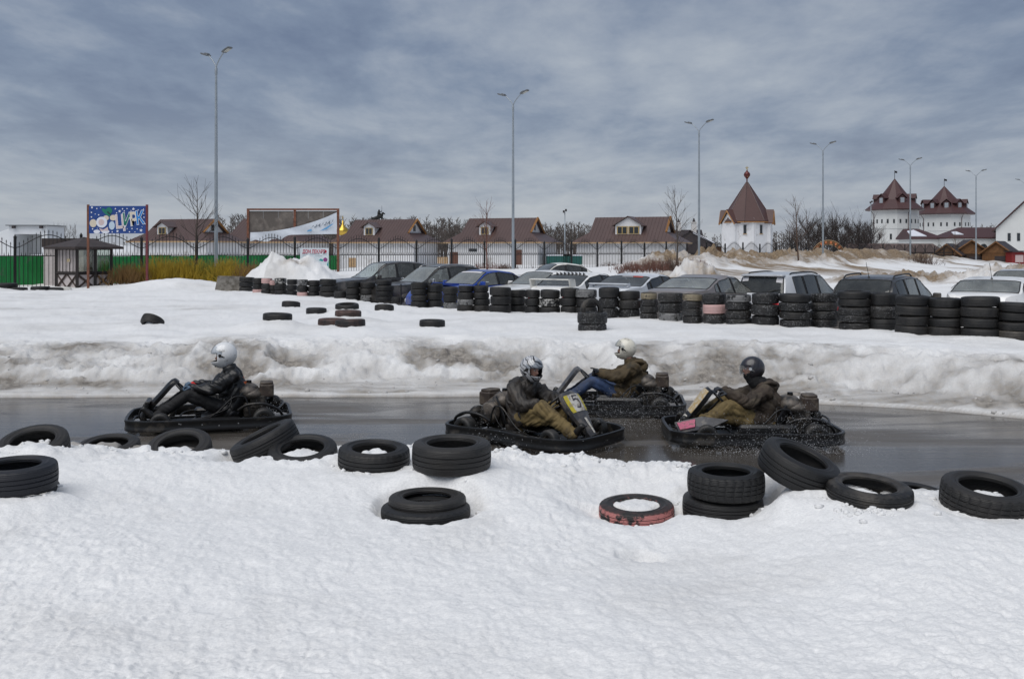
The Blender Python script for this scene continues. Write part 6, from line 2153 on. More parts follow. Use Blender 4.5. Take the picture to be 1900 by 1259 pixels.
kpanel('board_wall', FA, .04, .96, zmid + .05, kz1 - .05, M_pinkish)
kpanel('lower_panel', FA, .04, .96, kz0 + .15, zmid - .05, M_pinkish)
for a, b in ((.04, .48), (.56, .96)):
    kpanel('window_pane', FB, a, b, zmid + .05, kz1 - .05, M_pane)
    kpanel('lower_panel', FB, a, b, kz0 + .15, zmid - .05, M_pinkish)
kpanel('notice', FA, .30, .44, PZ(486, ky), PZ(480, ky), M_cream, .05)
rf = MB()
ov = 0.38
ze = kz1 + 0.03
e = [(-kw - ov, -ov, ze), (ov, -ov, ze), (ov, kd + ov, ze), (-kw - ov, kd + ov, ze)]
rf._add(e + [(-kw / 2, kd / 2, PZ(440, ky + .8) + 0.02)] + [(x, y, z - 0.10) for x, y, z in e], [(0, 1, 4), (1, 2, 4), (2, 3, 4), (3, 0, 4), (0, 5, 6, 1), (1, 6, 7, 2), (2, 7, 8, 3), (3, 8, 5, 0), (8, 7, 6, 5)])
rf.build('roof', M_kroof, kg)
k2 = thing('storage_booth', 'brown flat topped booth just behind the left end of the kiosk roof', 'booth')
mb = MB(); mb.box((PX(118, 47.5), 48.3, 1.5), (1.9, 1.6, 2.0)); mb.build('wall', M_pinkish, k2)
mb = MB(); mb.box((PX(118, 47.5), 48.3, 2.68), (2.0, 1.8, 0.42)); mb.build('roof', M_kroof, k2)

# ================================================================== billboards
M_rust = mat('rusty_frame', (0.16, 0.062, 0.035), 0.7, var=0.4, vscale=8)
M_redpost = mat('maroon_post', (0.13, 0.022, 0.028), 0.6, var=0.3)
M_bblue = mat('poster_blue', (0.010, 0.050, 0.22), 0.45, var=0.15, vscale=4)
M_star = mat('poster_white', (0.66, 0.68, 0.74), 0.5)
M_hat = mat('poster_green', (0.005, 0.16, 0.105), 0.5)
M_hatd = mat('poster_dark_green', (0.004, 0.05, 0.04), 0.5)
M_lpink = mat('poster_pale_pink', (0.56, 0.45, 0.44), 0.5)
M_lblue = mat('poster_bright_blue', (0.010, 0.19, 0.52), 0.5)
M_lcream = mat('poster_cream', (0.60, 0.53, 0.42), 0.5)
M_lgrey = mat('poster_pale_blue', (0.46, 0.56, 0.66), 0.5)
by = 43.2
bx0, bx1 = PX(165, by), PX(270, by)
bz0, bz1 = PZ(433, by), PZ(382, by)
bw, bh = bx1 - bx0, bz1 - bz0
bg = thing('circus_billboard', 'blue starry billboard with a green hat and the word ЦИРК, above the kiosk', 'billboard', (bx0, by, 0))
mb = MB(); mb.box((bw / 2, 0.03, (bz0 + bz1) / 2), (bw, 0.05, bh)); bp_ = mb.build('panel', M_bblue, bg)
for x, m_ in ((-0.05, M_rust), (bw + 0.05, M_redpost)):
    mb = MB(); mb.box((x, 0.04, (0.3 + bz1) / 2 + 0.03), (0.085, 0.085, bz1 - 0.3 + 0.06)); mb.build('post', m_, bg)


def flat(name, outline, m_, par, lift):
    """flat print: outline in panel units (0..bw, 0..bh)"""
    mb = MB(); mb.poly([(x, -lift, bz0 + z) for x, z in outline]); return mb.build(name, m_, par)


def circ(cx, cz, rx, rz=None, n=18, rot=0.0):
    rz = rz or rx
    return [(cx + rx * math.cos(a) * math.cos(rot) - rz * math.sin(a) * math.sin(rot), cz + rx * math.cos(a) * math.sin(rot) + rz * math.sin(a) * math.cos(rot)) for a in np.linspace(0, 2 * math.pi, n + 1)[:-1]]


def UZ(px, py):
    """pixel of the enlarged photo crop to panel units"""
    return ((px - 235) / (1625 - 235) * bw, (850 - py) / (850 - 175) * bh)


sx_ = bw / 1390
stars = MB()
for px, py, r in ((310, 215, 32), (430, 240, 22), (520, 222, 14), (298, 335, 24), (390, 375, 17), (475, 395, 22), (298, 448, 24), (325, 740, 24), (440, 725, 14), (885, 245, 24), (1062, 247, 24), (1172, 243, 20), (1105, 298, 20), (1270, 292, 17),
                  (1445, 275, 18), (1575, 252, 16), (1578, 368, 20), (1588, 455, 22), (915, 348, 20), (808, 815, 22), (1292, 732, 22), (1422, 742, 20), (1232, 812, 22), (1365, 815, 18), (1175, 735, 14), (1540, 690, 12)):
    x, z = UZ(px, py)
    stars.poly([(a, -0.004, bz0 + b) for a, b in circ(x, z, r * sx_ * 0.72, n=10)])
for px, py, r in ((1328, 250, 42), (990, 305, 40), (938, 795, 40), (1515, 775, 46)):
    x, z = UZ(px, py)
    stars.poly([(x + r * sx_ * (1 if k % 2 == 0 else 0.45) * math.sin(k * math.pi / 5 + .2), -0.004, bz0 + z + r * sx_ * (1 if k % 2 == 0 else 0.45) * math.cos(k * math.pi / 5 + .2)) for k in range(10)])
stars.build('star', M_star, bp_)['kind'] = 'stuff'
c = UZ(655, 330); flat('hat_brim', circ(*c, 135 * sx_, 46 * sx_, rot=R_(-42)), M_hat, bp_, 0.005)
c = UZ(730, 290); flat('hat_crown', circ(*c, 78 * sx_, 82 * sx_), M_hat, bp_, 0.007)
c = UZ(728, 352); flat('hat_band', circ(*c, 62 * sx_, 24 * sx_, rot=R_(-42)), M_hatd, bp_, 0.009)
# plain round painted shapes of a white puff costume
for px, py, rx, rz, m_, lf in ((340, 600, 88, 100, M_lcream, .005), (655, 470, 70, 62, M_lcream, .005), (830, 465, 82, 70, M_lcream, .005), (550, 575, 135, 135, M_star, .006), (540, 575, 72, 78, M_lpink, .008), (800, 655, 72, 105, M_lgrey, .006),
                               (430, 815, 82, 46, M_star, .005), (640, 815, 100, 50, M_star, .005)):
    x, z = UZ(px, py)
    flat('painted_puff', circ(x, max(z, rz * sx_ * 0.99), rx * sx_, rz * sx_), m_, bp_, lf)
flat('painted_bow', [UZ(480, 720), UZ(560, 745), UZ(590, 755), UZ(700, 690), UZ(715, 790), UZ(600, 780), UZ(540, 805)], M_lpink, bp_, 0.009)


def text_mesh(name, body, size, m_, parent, loc, rot=(R_(90), 0, 0), ext=0.0, bold=0.0, sx=1.0):
    cu = bpy.data.curves.new(name, 'FONT')
    cu.body = body
    cu.size = size
    cu.extrude = ext
    cu.offset = bold
    cu.resolution_u = 3
    o = bpy.data.objects.new(name, cu)
    COL.objects.link(o)
    me = bpy.data.meshes.new_from_object(o.evaluated_get(bpy.context.evaluated_depsgraph_get()))
    bpy.data.objects.remove(o)
    me.materials.clear(); me.materials.append(m_)
    q = link_mesh(name, me, parent)
    q.location = loc; q.rotation_euler = rot; q.scale = (sx, 1, 1)
    return q


for ci, (ch, px, py, szz, m_, tilt) in enumerate((('Ц', 880, 740, 1.0, M_lpink, 5), ('И', 1065, 690, 1.0, M_hat, 5), ('Р', 1240, 675, 1.0, M_lcream, 5), ('К', 1390, 645, 0.96, M_lblue, 6))):
    x, z = UZ(px, py)
    for nm, m2, bold, lf in (('letter_outline', M_star, 0.035, 0.010), ('letter', m_, 0.012, 0.013)):
        text_mesh(nm, ch, 0.98 * bh * 0.66, m2, bp_, (x + 0.02, -lf - 0.007 * ci, bz0 + z + 0.03), (R_(90), R_(-tilt), 0), bold=bold, sx=0.74)

# the second billboard: plywood with a torn banner
M_ply = mat('weathered_plywood', (0.19, 0.165, 0.145), 0.85, var=0.3, vscale=1.5, dirt=(0.11, 0.095, 0.085), dfac=0.5, dscale=1.2)
M_banner = mat('white_banner', (0.60, 0.64, 0.70), 0.6, var=0.06, vscale=4)
M_bgrey = mat('banner_grey_print', (0.10, 0.13, 0.17), 0.6)
M_bbl = mat('banner_blue_print', (0.10, 0.32, 0.58), 0.6)
wy = 56.6
wx0, wx1 = PX(460, wy), PX(627, wy)
wz0, wz1 = PZ(447, wy), PZ(390, wy)
zs0 = PZ(433, wy)
wg = thing('torn_billboard', 'rusty framed plywood billboard with a torn white banner hanging off it', 'billboard', (wx0, wy, 0))
ww = wx1 - wx0
n_b = 6
for i in range(n_b):
    mb = MB(); mb.box((ww * (i + 0.5) / n_b, 0.08, (zs0 + wz1) / 2), (ww / n_b - 0.015, 0.03, wz1 - zs0 - 0.1)); mb.build('plywood_sheet', M_ply, wg)
for x in (0, ww):
    mb = MB(); mb.box((x, 0.05, (0.3 + wz1) / 2), (0.13, 0.13, wz1 - 0.3)); mb.build('post', M_rust, wg)
mb = MB(); mb.box((ww / 2, 0.05, wz1 + 0.05), (ww + 0.13, 0.13, 0.10)); mb.build('top_rail', M_rust, wg)
mb = MB(); mb.box((ww * 0.52, 0.03, (zs0 + wz1) / 2), (0.14, 0.04, wz1 - zs0)); mb.build('batten', M_rust, wg)
bt = lambda t: (PZ(431, wy) + (PZ(393, wy) - PZ(431, wy)) * t ** 2.1)
bb = lambda t: PZ(447 - 10 * ss(0.30, 0.5, t), wy) + (PZ(433, wy) - PZ(436, wy)) * t + (0.12 * vn(np.array([t * 22]), np.array([0.5]), 3)[0] * (1 - ss(0.35, 0.5, t)))
mb = MB()
nn, mm_ = 48, 6
vs = []
for i in range(nn + 1):
    t = 0.03 + 0.96 * i / nn
    for j in range(mm_ + 1):
        f = j / mm_
        vs.append((ww * t, -0.06 - 0.05 * math.sin(t * 17 + f * 3) * (1 - f * 0.3), bb(t) * (1 - f) + bt(t) * f))
mb._add(vs, [(i * (mm_ + 1) + j, (i + 1) * (mm_ + 1) + j, (i + 1) * (mm_ + 1) + j + 1, i * (mm_ + 1) + j + 1) for i in range(nn) for j in range(mm_)])
bo_ = mb.build('banner', M_banner, wg, smooth=True)
mb = MB()
def bpt(t, f): return (ww * t, -0.135, bb(t) * (1 - f) + bt(t) * f)
for k in range(14):
    t = 0.70 + 0.018 * k
    mb.poly([bpt(t, 0.45 + 0.18 * (k % 3) / 2), bpt(t + 0.012, 0.48 + 0.16 * ((k + 1) % 3) / 2), bpt(t + 0.022, 0.60 + 0.12 * (k % 2)), bpt(t + 0.008, 0.56 + 0.12 * (k % 2))])
mb.build('grey_print', M_bgrey, bo_)['kind'] = 'stuff'
mb = MB()
mb.poly([bpt(0.80, 0.22), bpt(0.88, 0.28), bpt(0.96, 0.52), bpt(0.93, 0.50), bpt(0.86, 0.36)])
mb.poly([bpt(0.66, 0.25), bpt(0.72, 0.30), bpt(0.71, 0.42), bpt(0.67, 0.38)])
mb.build('blue_print', M_bbl, bo_)['kind'] = 'stuff'

# small white notice on the iron fence
M_sign = mat('notice_white', (0.60, 0.66, 0.70), 0.5)
M_sred = mat('notice_red', (0.42, 0.02, 0.055), 0.5)
M_steal = mat('notice_teal', (0.02, 0.30, 0.30), 0.5)
M_sviol = mat('notice_violet', (0.24, 0.05, 0.20), 0.5)
sy_ = 56.2
s0, s1 = PX(557, sy_), PX(610, sy_)
sz0, sz1 = PZ(503, sy_), PZ(460, sy_)
sg = thing('notice_board', 'white notice board headed in red letters on the iron fence behind the snow pile', 'sign', (s0, sy_, 0))
mb = MB(); mb.box(((s1 - s0) / 2, 0, (sz0 + sz1) / 2), (s1 - s0, 0.03, sz1 - sz0)); so_ = mb.build('panel', M_sign, sg)
text_mesh('heading', 'ДОМ ЛЕКАРЯ', 0.29, M_sred, so_, (0.13, -0.02, sz1 - 0.30), bold=0.008, sx=0.66)
mb = MB(); mb.poly([(1.43 + 0.07 * math.cos(a), -0.02, sz1 - 0.2 + 0.09 * math.sin(a)) for a in np.linspace(0, 6.28, 13)[:-1]]); mb.build('emblem', M_sred, so_)
mb = MB()
for k, (a, b) in enumerate(((0.13, 0.42), (0.55, 1.12), (1.25, 1.5))):
    mb.poly([(a, -0.02, sz1 - 0.36), (b, -0.02, sz1 - 0.36), (b, -0.02, sz1 - 0.335), (a, -0.02, sz1 - 0.335)])
for a, b in ((0.13, 0.40), (0.85, 1.25)):
    mb.poly([(a, -0.02, sz1 - 0.46), (b, -0.02, sz1 - 0.46), (b, -0.02, sz1 - 0.445), (a, -0.02, sz1 - 0.445)])
mb.build('small_print', M_bgrey, so_)['kind'] = 'stuff'
mb = MB(); mb.poly([(1.42 + 0.12 * math.cos(a), -0.02, sz1 - 0.66 + 0.12 * math.sin(a)) for a in np.linspace(0, 6.28, 17)[:-1]]); mb.build('violet_roundel', M_sviol, so_)
mb = MB(); mb.poly([(1.05, -0.02, sz1 - 0.70), (1.28, -0.02, sz1 - 0.76), (1.30, -0.02, sz1 - 0.66), (1.15, -0.02, sz1 - 0.60)]); mb.build('teal_leaf', M_steal, so_)
mb = MB(); mb.poly([(1.50, -0.02, sz0 + 0.05), (1.59, -0.02, sz0 + 0.05), (1.59, -0.02, sz1 - 0.7), (1.52, -0.02, sz1 - 0.9)]); mb.build('teal_corner', M_steal, so_)

# concrete slab under the first lamp
M_conc = mat('concrete_slab', (0.20, 0.185, 0.165), 0.9, var=0.25, vscale=5, dirt=(0.10, 0.09, 0.075), dfac=0.4, bump=0.01, bscale=25)
cy = 41.3
mb = MB()
mb.prism([(PX(397, cy), cy, PZ(545, cy)), (PX(450, cy), cy, PZ(545, cy)), (PX(449, cy), cy, PZ(513, cy)), (PX(404, cy), cy, PZ(512, cy))], (0, 0.35, 0))
tag(mb.build('concrete_slab', M_conc), 'grey brown concrete slab standing in the snow left of the painted tyre stacks', 'slab')
mb = MB(); mb.rbox((PX(122, 42), 42, PZ(540, 42)), (0.42, 0.35, 0.34), 0.06, rot=(0.1, 0.1, 0.4))
tag(mb.build('snow_block', mat('old_snow', (0.55, 0.54, 0.50), 0.8, var=0.15, bump=0.02, bscale=8), smooth=True), 'greyish block of old snow beside the kiosk door', 'snow block')
# thin post in the gap of the wall
mb = MB(); mb.cyl((PX(744, 31), 31, 0.3), (PX(744, 31), 31, PZ(527, 31)), 0.022, 8)
tag(mb.build('marker_post', M_iron), 'thin dark stake in the gap of the tyre wall before the dark crossovers', 'stake')

# ================================================================== houses
M_wall = mat('white_painted_brick', (0.66, 0.665, 0.68), 0.8, var=0.05, vscale=1.5, dirt=(0.45, 0.44, 0.43), dfac=0.12, dscale=1.0)
M_froof = mat('brown_metal_roof', (0.085, 0.052, 0.047), 0.45, var=0.10, vscale=0.8)
M_orange_w = mat('orange_varnished_wood', (0.30, 0.14, 0.04), 0.6, var=0.25, vscale=4)
M_wframe = mat('ochre_window_frame', (0.38, 0.27, 0.10), 0.6)
M_dglass = mat('dark_window_glass', (0.03, 0.035, 0.04), 0.12)
M_door = mat('brown_door', (0.13, 0.055, 0.035), 0.6, var=0.2)
M_rake = mat('pale_timber_board', (0.40, 0.27, 0.15), 0.7, var=0.2)


def slab(mb, quad, th=0.10):
    """thick sheet under a roof plane"""
    a, b, c = [Vector(p) for p in quad[:3]]
    nr = (b - a).cross(c - a).normalized()
    if nr.z < 0: nr = -nr
    q = [Vector(p) for p in quad]
    mb.prism(q, -nr * th)


def house(label, u, Y, yaw, s, dormer, doors=(), roof_seams=True, wall_h=2.65, zg=0.42):
    g = thing('white_house', label, 'house', (PX(u, Y), Y, zg), yaw, 'white brown roofed houses behind the iron fence')
    Lw, Dw = 8.6 * s, 5.4 * s
    ov = 0.42
    Le, De = Lw / 2 + ov, Dw / 2 + ov
    ze = wall_h
    zr = wall_h + 2.25 * s
    rl = 3.35 * s                       # half ridge
    zg2 = ze + (zr - ze) * 0.40         # foot of the gablet
    w = MB(); w.box((0, 0, ze / 2), (Lw, Dw, ze)); wo = w.build('wall', M_wall, g)
    wg2 = MB()
    dg = De * (1 - 0.40)
    for sx in (-1, 1):
        wg2.prism([(sx * (rl - 0.25), -dg + .1, zg2), (sx * (rl - 0.25), dg - .1, zg2), (sx * (rl - 0.25), 0, zr - 0.12)], (-sx * 0.1, 0, 0))
    wo2 = wg2.build('gable_wall', M_wall, wo); wo2['kind'] = 'stuff'
    r = MB()
    for sy in (-1, 1):
        slab(r, [(-Le, sy * De, ze), (Le, sy * De, ze), (rl, sy * dg, zg2), (-rl, sy * dg, zg2)])
        slab(r, [(-rl, sy * dg, zg2), (rl, sy * dg, zg2), (rl, 0, zr), (-rl, 0, zr)])
    for sx in (-1, 1):
        slab(r, [(sx * Le, -De, ze), (sx * Le, De, ze), (sx * (rl - .05), dg, zg2), (sx * (rl - .05), -dg, zg2)])
    ro = r.build('roof', M_froof, g)
    sm = MB()
    for k in range(1, 30):
        x = -Le + 2 * Le * k / 30
        for sy in (-1,):
            t = 0.0
            xt = x
            if abs(x) <= rl:
                sm.tube([(x, sy * De, ze + .012), (x, sy * dg, zg2 + .012), (x, 0, zr + .012)], 0.012, 4, cap=False)
            else:
                f = (Le - abs(x)) / (Le - rl)
                sm.tube([(x, sy * De, ze + .012), (x, sy * (De + (dg - De) * f), ze + (zg2 - ze) * f + .012)], 0.012, 4, cap=False)
    sm.build('roof_seam', M_froof, ro)['kind'] = 'stuff'
    fa = MB()
    for sy in (-1, 1):
        fa.box((0, sy * (De + 0.02), ze - 0.04), (2 * Le, 0.04, 0.11))
    for sx in (-1, 1):
        fa.box((sx * (Le + 0.02), 0, ze - 0.04), (0.04, 2 * De, 0.11))
    fa.build('eaves_board', M_rake, g)['kind'] = 'stuff'
    for sx in (1,):
        for sy in (-1, 1):
            rk = MB(); rk.tube([(sx * (rl + 0.04), sy * (dg + 0.05), zg2 - 0.02), (sx * (rl + 0.04), 0, zr + 0.0)], 0.10, 4); rk.build('rake_board', M_orange_w, g)
    for sx in (-1, 1):
        wn = MB(); wn.box((sx * (rl - 0.24), 0, zg2 + 0.45 * s), (0.06, 0.42, 0.5)); wn.build('gable_window', M_dglass, g)
    # dormer
    dx, dw = dormer
    dz0 = ze + (zr - ze) * 0.30
    yf = -De + (De) * 0.30 + 0.02
    dh = 0.82 * s
    d = MB()
    d.prism([(dx - dw / 2, yf, dz0), (dx + dw / 2, yf, dz0), (dx + dw / 2, yf, dz0 + dh), (dx, yf, dz0 + dh + dw * 0.30), (dx - dw / 2, yf, dz0 + dh)], (0, 2.4, 0))
    do = d.build('dormer', M_wall, g)
    dr = MB()
    for sx in (-1, 1):
        slab(dr, [(dx, yf - .25, dz0 + dh + dw * 0.30 + .1), (dx, yf + 2.6, dz0 + dh + dw * 0.30 + .1), (dx + sx * (dw / 2 + .28), yf + 2.6, dz0 + dh - 0.06), (dx + sx * (dw / 2 + .28), yf - .25, dz0 + dh - 0.06)], 0.06)
    dr.build('dormer_roof', M_froof, do)
    nw = 2 if dw > 1.8 else 1
    for k in range(nw):
        cx = dx + (k - (nw - 1) / 2) * dw * 0.45
        fr = MB(); fr.box((cx, yf - 0.03, dz0 + dh * 0.46), (dw * 0.42 if nw == 2 else dw * 0.66, 0.06, dh * 0.80)); fo = fr.build('dormer_window', M_wframe, do)
        for q in (-1, 1):
            pn = MB(); pn.box((cx + q * dw * (0.095 if nw == 2 else 0.15), yf - 0.065, dz0 + dh * 0.46), (dw * (0.15 if nw == 2 else 0.24), 0.02, dh * 0.66)); pn.build('pane', M_dglass, do)
    for nm, x, w_, z0, z1, mt in doors:
        q = MB(); q.box((x, -Dw / 2 - 0.02, (z0 + z1) / 2), (w_, 0.06, z1 - z0)); q.build(nm, mt, g)
    return g


HY = R_(-20)
house('white house with a brown roof behind the circus sign, furthest left of the houses', 348, 80, HY, 0.80, (-1.0, 1.0))
house('brown roofed white house mostly hidden behind the torn billboard', 508, 86, HY, 0.92, (-0.4, 1.0))
house('white house under the dark statue, right of the torn billboard', 716, 88, HY, 0.90, (-0.6, 1.05), doors=(('wall_box', -2.0, 0.7, 0.5, 1.3, M_rake),))
house('white house with two brown doors behind the middle lamp', 933, 89, HY, 0.97, (-0.9, 1.05), doors=(('door', -3.6, 0.75, 0.0, 1.8, M_door), ('door', 2.3, 0.85, 0.0, 2.0, M_door), ('window', -1.8, 0.75, 1.85, 2.1, M_dglass)))
house('white house with the wide two window dormer, nearest the chapel', 1173, 89.5, HY, 1.02, (0.15, 2.3))

# green containers, low beige fence, small timber bits between the houses
M_teal = mat('green_container', (0.008, 0.10, 0.085), 0.5, var=0.15)
for i, (u, wd, lb) in enumerate(((1036, 1.25, 'dark green waste container left of the brown bar behind the fence'), (1062, 1.0, 'dark green waste container beside the wide dormer house'))):
    g = thing('waste_container', lb, 'container', (PX(u, 86), 86, 0.45), 0, 'green waste containers between the houses')
    mb = MB(); mb.box((0, 0, 0.72), (wd * 1.6, 1.3, 1.44), taper=1.02); mb.build('tub', M_teal, g)
    mb = MB(); mb.box((0, 0, 1.5), (wd * 1.65, 1.4, 0.10)); mb.build('snow_cap', M_star, g)
    for k in range(4):
        mb = MB(); mb.box((-wd * 0.7 + wd * 0.46 * k, -0.68, 0.72), (0.06, 0.05, 1.4)); mb.build('rib', M_teal, g)
lf = thing('board_fence', 'low beige board fence between two white houses', 'fence', (PX(812, 95), 95, 0.45))
for k in range(16):
    mb = MB(); mb.box((-1.45 + 0.19 * k, 0, 0.65), (0.175, 0.04, 1.3)); mb.build('board', M_rake, lf)

# ================================================================== the tent roofed chapel
cY = 115.0
M_croof = mat('chapel_roof_brown', (0.075, 0.036, 0.032), 0.5, var=0.10, vscale=0.6)
M_gold = mat('gilded_metal', (0.60, 0.40, 0.08), 0.3, 0.9)
M_maroon = mat('maroon_gilt_ball', (0.10, 0.02, 0.02), 0.3, 0.4, dirt=(0.3, 0.18, 0.05), dfac=0.05, dscale=4)
ch = thing('chapel', 'white octagonal chapel with a steep brown tent roof and a ball finial', 'chapel', (PX(1386, cY), cY, 0.3), R_(4))
ch.scale = (0.88, 0.88, 1)
zt_w = PZ(411, cY) - 0.3
Rw = 2.98
w8 = [(Rw * math.cos(R_(45 * k)), Rw * math.sin(R_(45 * k))) for k in range(8)]
mb = MB(); mb.prism([(x, y, 0) for x, y in w8], (0, 0, zt_w + 0.3)); mb.build('wall', M_wall, ch)
ap = PZ(338, cY) - 0.3
mb = MB()
Re = 3.42
e8 = [(Re * math.cos(R_(22.5 + 45 * k)) * 1.0, Re * math.sin(R_(22.5 + 45 * k))) for k in range(8)]
mb._add([(x, y, zt_w) for x, y in e8] + [(x * 0.03, y * 0.03, ap) for x, y in e8] + [(x * 0.97, y * 0.97, zt_w - 0.12) for x, y in e8],
        [(k, (k + 1) % 8, 8 + (k + 1) % 8, 8 + k) for k in range(8)] + [(k, 16 + k, 16 + (k + 1) % 8, (k + 1) % 8) for k in range(8)] + [tuple(8 + k for k in range(8)), tuple(16 + k for k in reversed(range(8)))])
cro = mb.build('roof', M_croof, ch)
for k in range(8):
    r = MB(); r.tube([(e8[k][0], e8[k][1], zt_w + 0.02), (e8[k][0] * 0.03, e8[k][1] * 0.03, ap)], 0.05, 5); r.build('ridge_cap', M_froof, cro)
mb = MB(); mb.tube([(0, 0, ap - 0.1), (0, 0, ap + 0.35)], 0.09, 8); mb.build('finial_neck', M_maroon, ch)
mb = MB(); mb.lathe([(0, 0), (0.15, 0.12), (0.40, 0.42), (0.44, 0.58), (0.34, 0.78), (0.16, 0.92), (0.05, 1.1), (0, 1.15)], (0, 0, ap + 0.30), 'Z', 12); mb.build('finial_ball', M_maroon, ch, smooth=True)
mb = MB(); mb.box((0, 0, ap + 1.55), (0.06, 0.06, 0.6)); mb.box((0, 0, ap + 1.68), (0.42, 0.05, 0.07)); mb.box((0, 0, ap + 1.5), (0.28, 0.05, 0.06), rot=(0, R_(20), 0)); mb.build('finial_cross', M_gold, ch)
# four gabled faces set obliquely to the road, orange edged
for k, ang in enumerate((-90 - 66, -90 + 66, 90 + 66, 90 - 66)):
    m4 = Matrix.Rotation(R_(ang), 4, 'Z')
    zt = PZ(391, cY) - 0.3
    g1 = MB(); g1.X = m4
    g1.prism([(2.0, -1.25, 0), (2.0, 1.25, 0), (2.0, 1.25, zt_w - 0.15), (2.0, 0, zt - 0.12), (2.0, -1.25, zt_w - 0.15)], (1.12, 0, 0))
    po = g1.build('gable_wall', M_wall, ch)
    g2 = MB(); g2.X = m4
    for sy in (-1, 1):
        g2.prism([(0.9, 0, zt + 0.02), (3.42, 0, zt + 0.02), (3.42, sy * 1.5, zt_w - 0.28), (0.9, sy * 1.5, zt_w - 0.28)], (0, 0, 0.10))
    g2.build('gable_roof', M_croof, po)
    g3 = MB(); g3.X = m4
    for sy in (-1, 1):
        g3.tube([(3.40, 0, zt - 0.06), (3.40, sy * 1.48, zt_w - 0.35)], 0.10, 4)
    g3.build('rake_board', M_orange_w, po)['kind'] = 'stuff'
mb = MB()
for k in range(8):
    a, b = Vector((*e8[k], zt_w - 0.13)), Vector((*e8[(k + 1) % 8], zt_w - 0.13))
    mb.tube([a, b], 0.06, 4)
mb.build('eaves_board', M_orange_w, ch)['kind'] = 'stuff'
for a_ in (-90 - 22.5, -90 + 22.5, 90 - 22.5, 90 + 22.5):
    ang = R_(a_)
    rw_ = Rw * math.cos(R_(22.5))
    zc2 = PZ(426, cY) - 0.3
    w_ = MB(); w_.box((math.cos(ang) * rw_, math.sin(ang) * rw_, zc2), (0.10, 0.36, 0.98), rot=(0, 0, ang)); wo_ = w_.build('window', M_dglass, ch)
    w_ = MB(); w_.box((math.cos(ang) * (rw_ + .04), math.sin(ang) * (rw_ + .04), zc2 - 0.54), (0.14, 0.52, 0.08), rot=(0, 0, ang)); w_.build('sill', M_rake, wo_)
    for q in (-1, 1):
        w_ = MB(); c_ = Vector((math.cos(ang) * (rw_ + .02) - math.sin(ang) * q * 1.0, math.sin(ang) * (rw_ + .02) + math.cos(ang) * q * 1.0, (zt_w) / 2)); w_.box(c_, (0.10, 0.26, zt_w - .1), rot=(0, 0, ang)); w_.build('pilaster', M_wall, ch)

# ================================================================== round towers, low wings, gabled hall on the right
tY = 195.0
M_tw = mat('tower_white', (0.60, 0.61, 0.60), 0.85, var=0.05, vscale=0.5)
M_tr = mat('tower_roof_maroon', (0.062, 0.026, 0.026), 0.5, var=0.12, vscale=0.4)


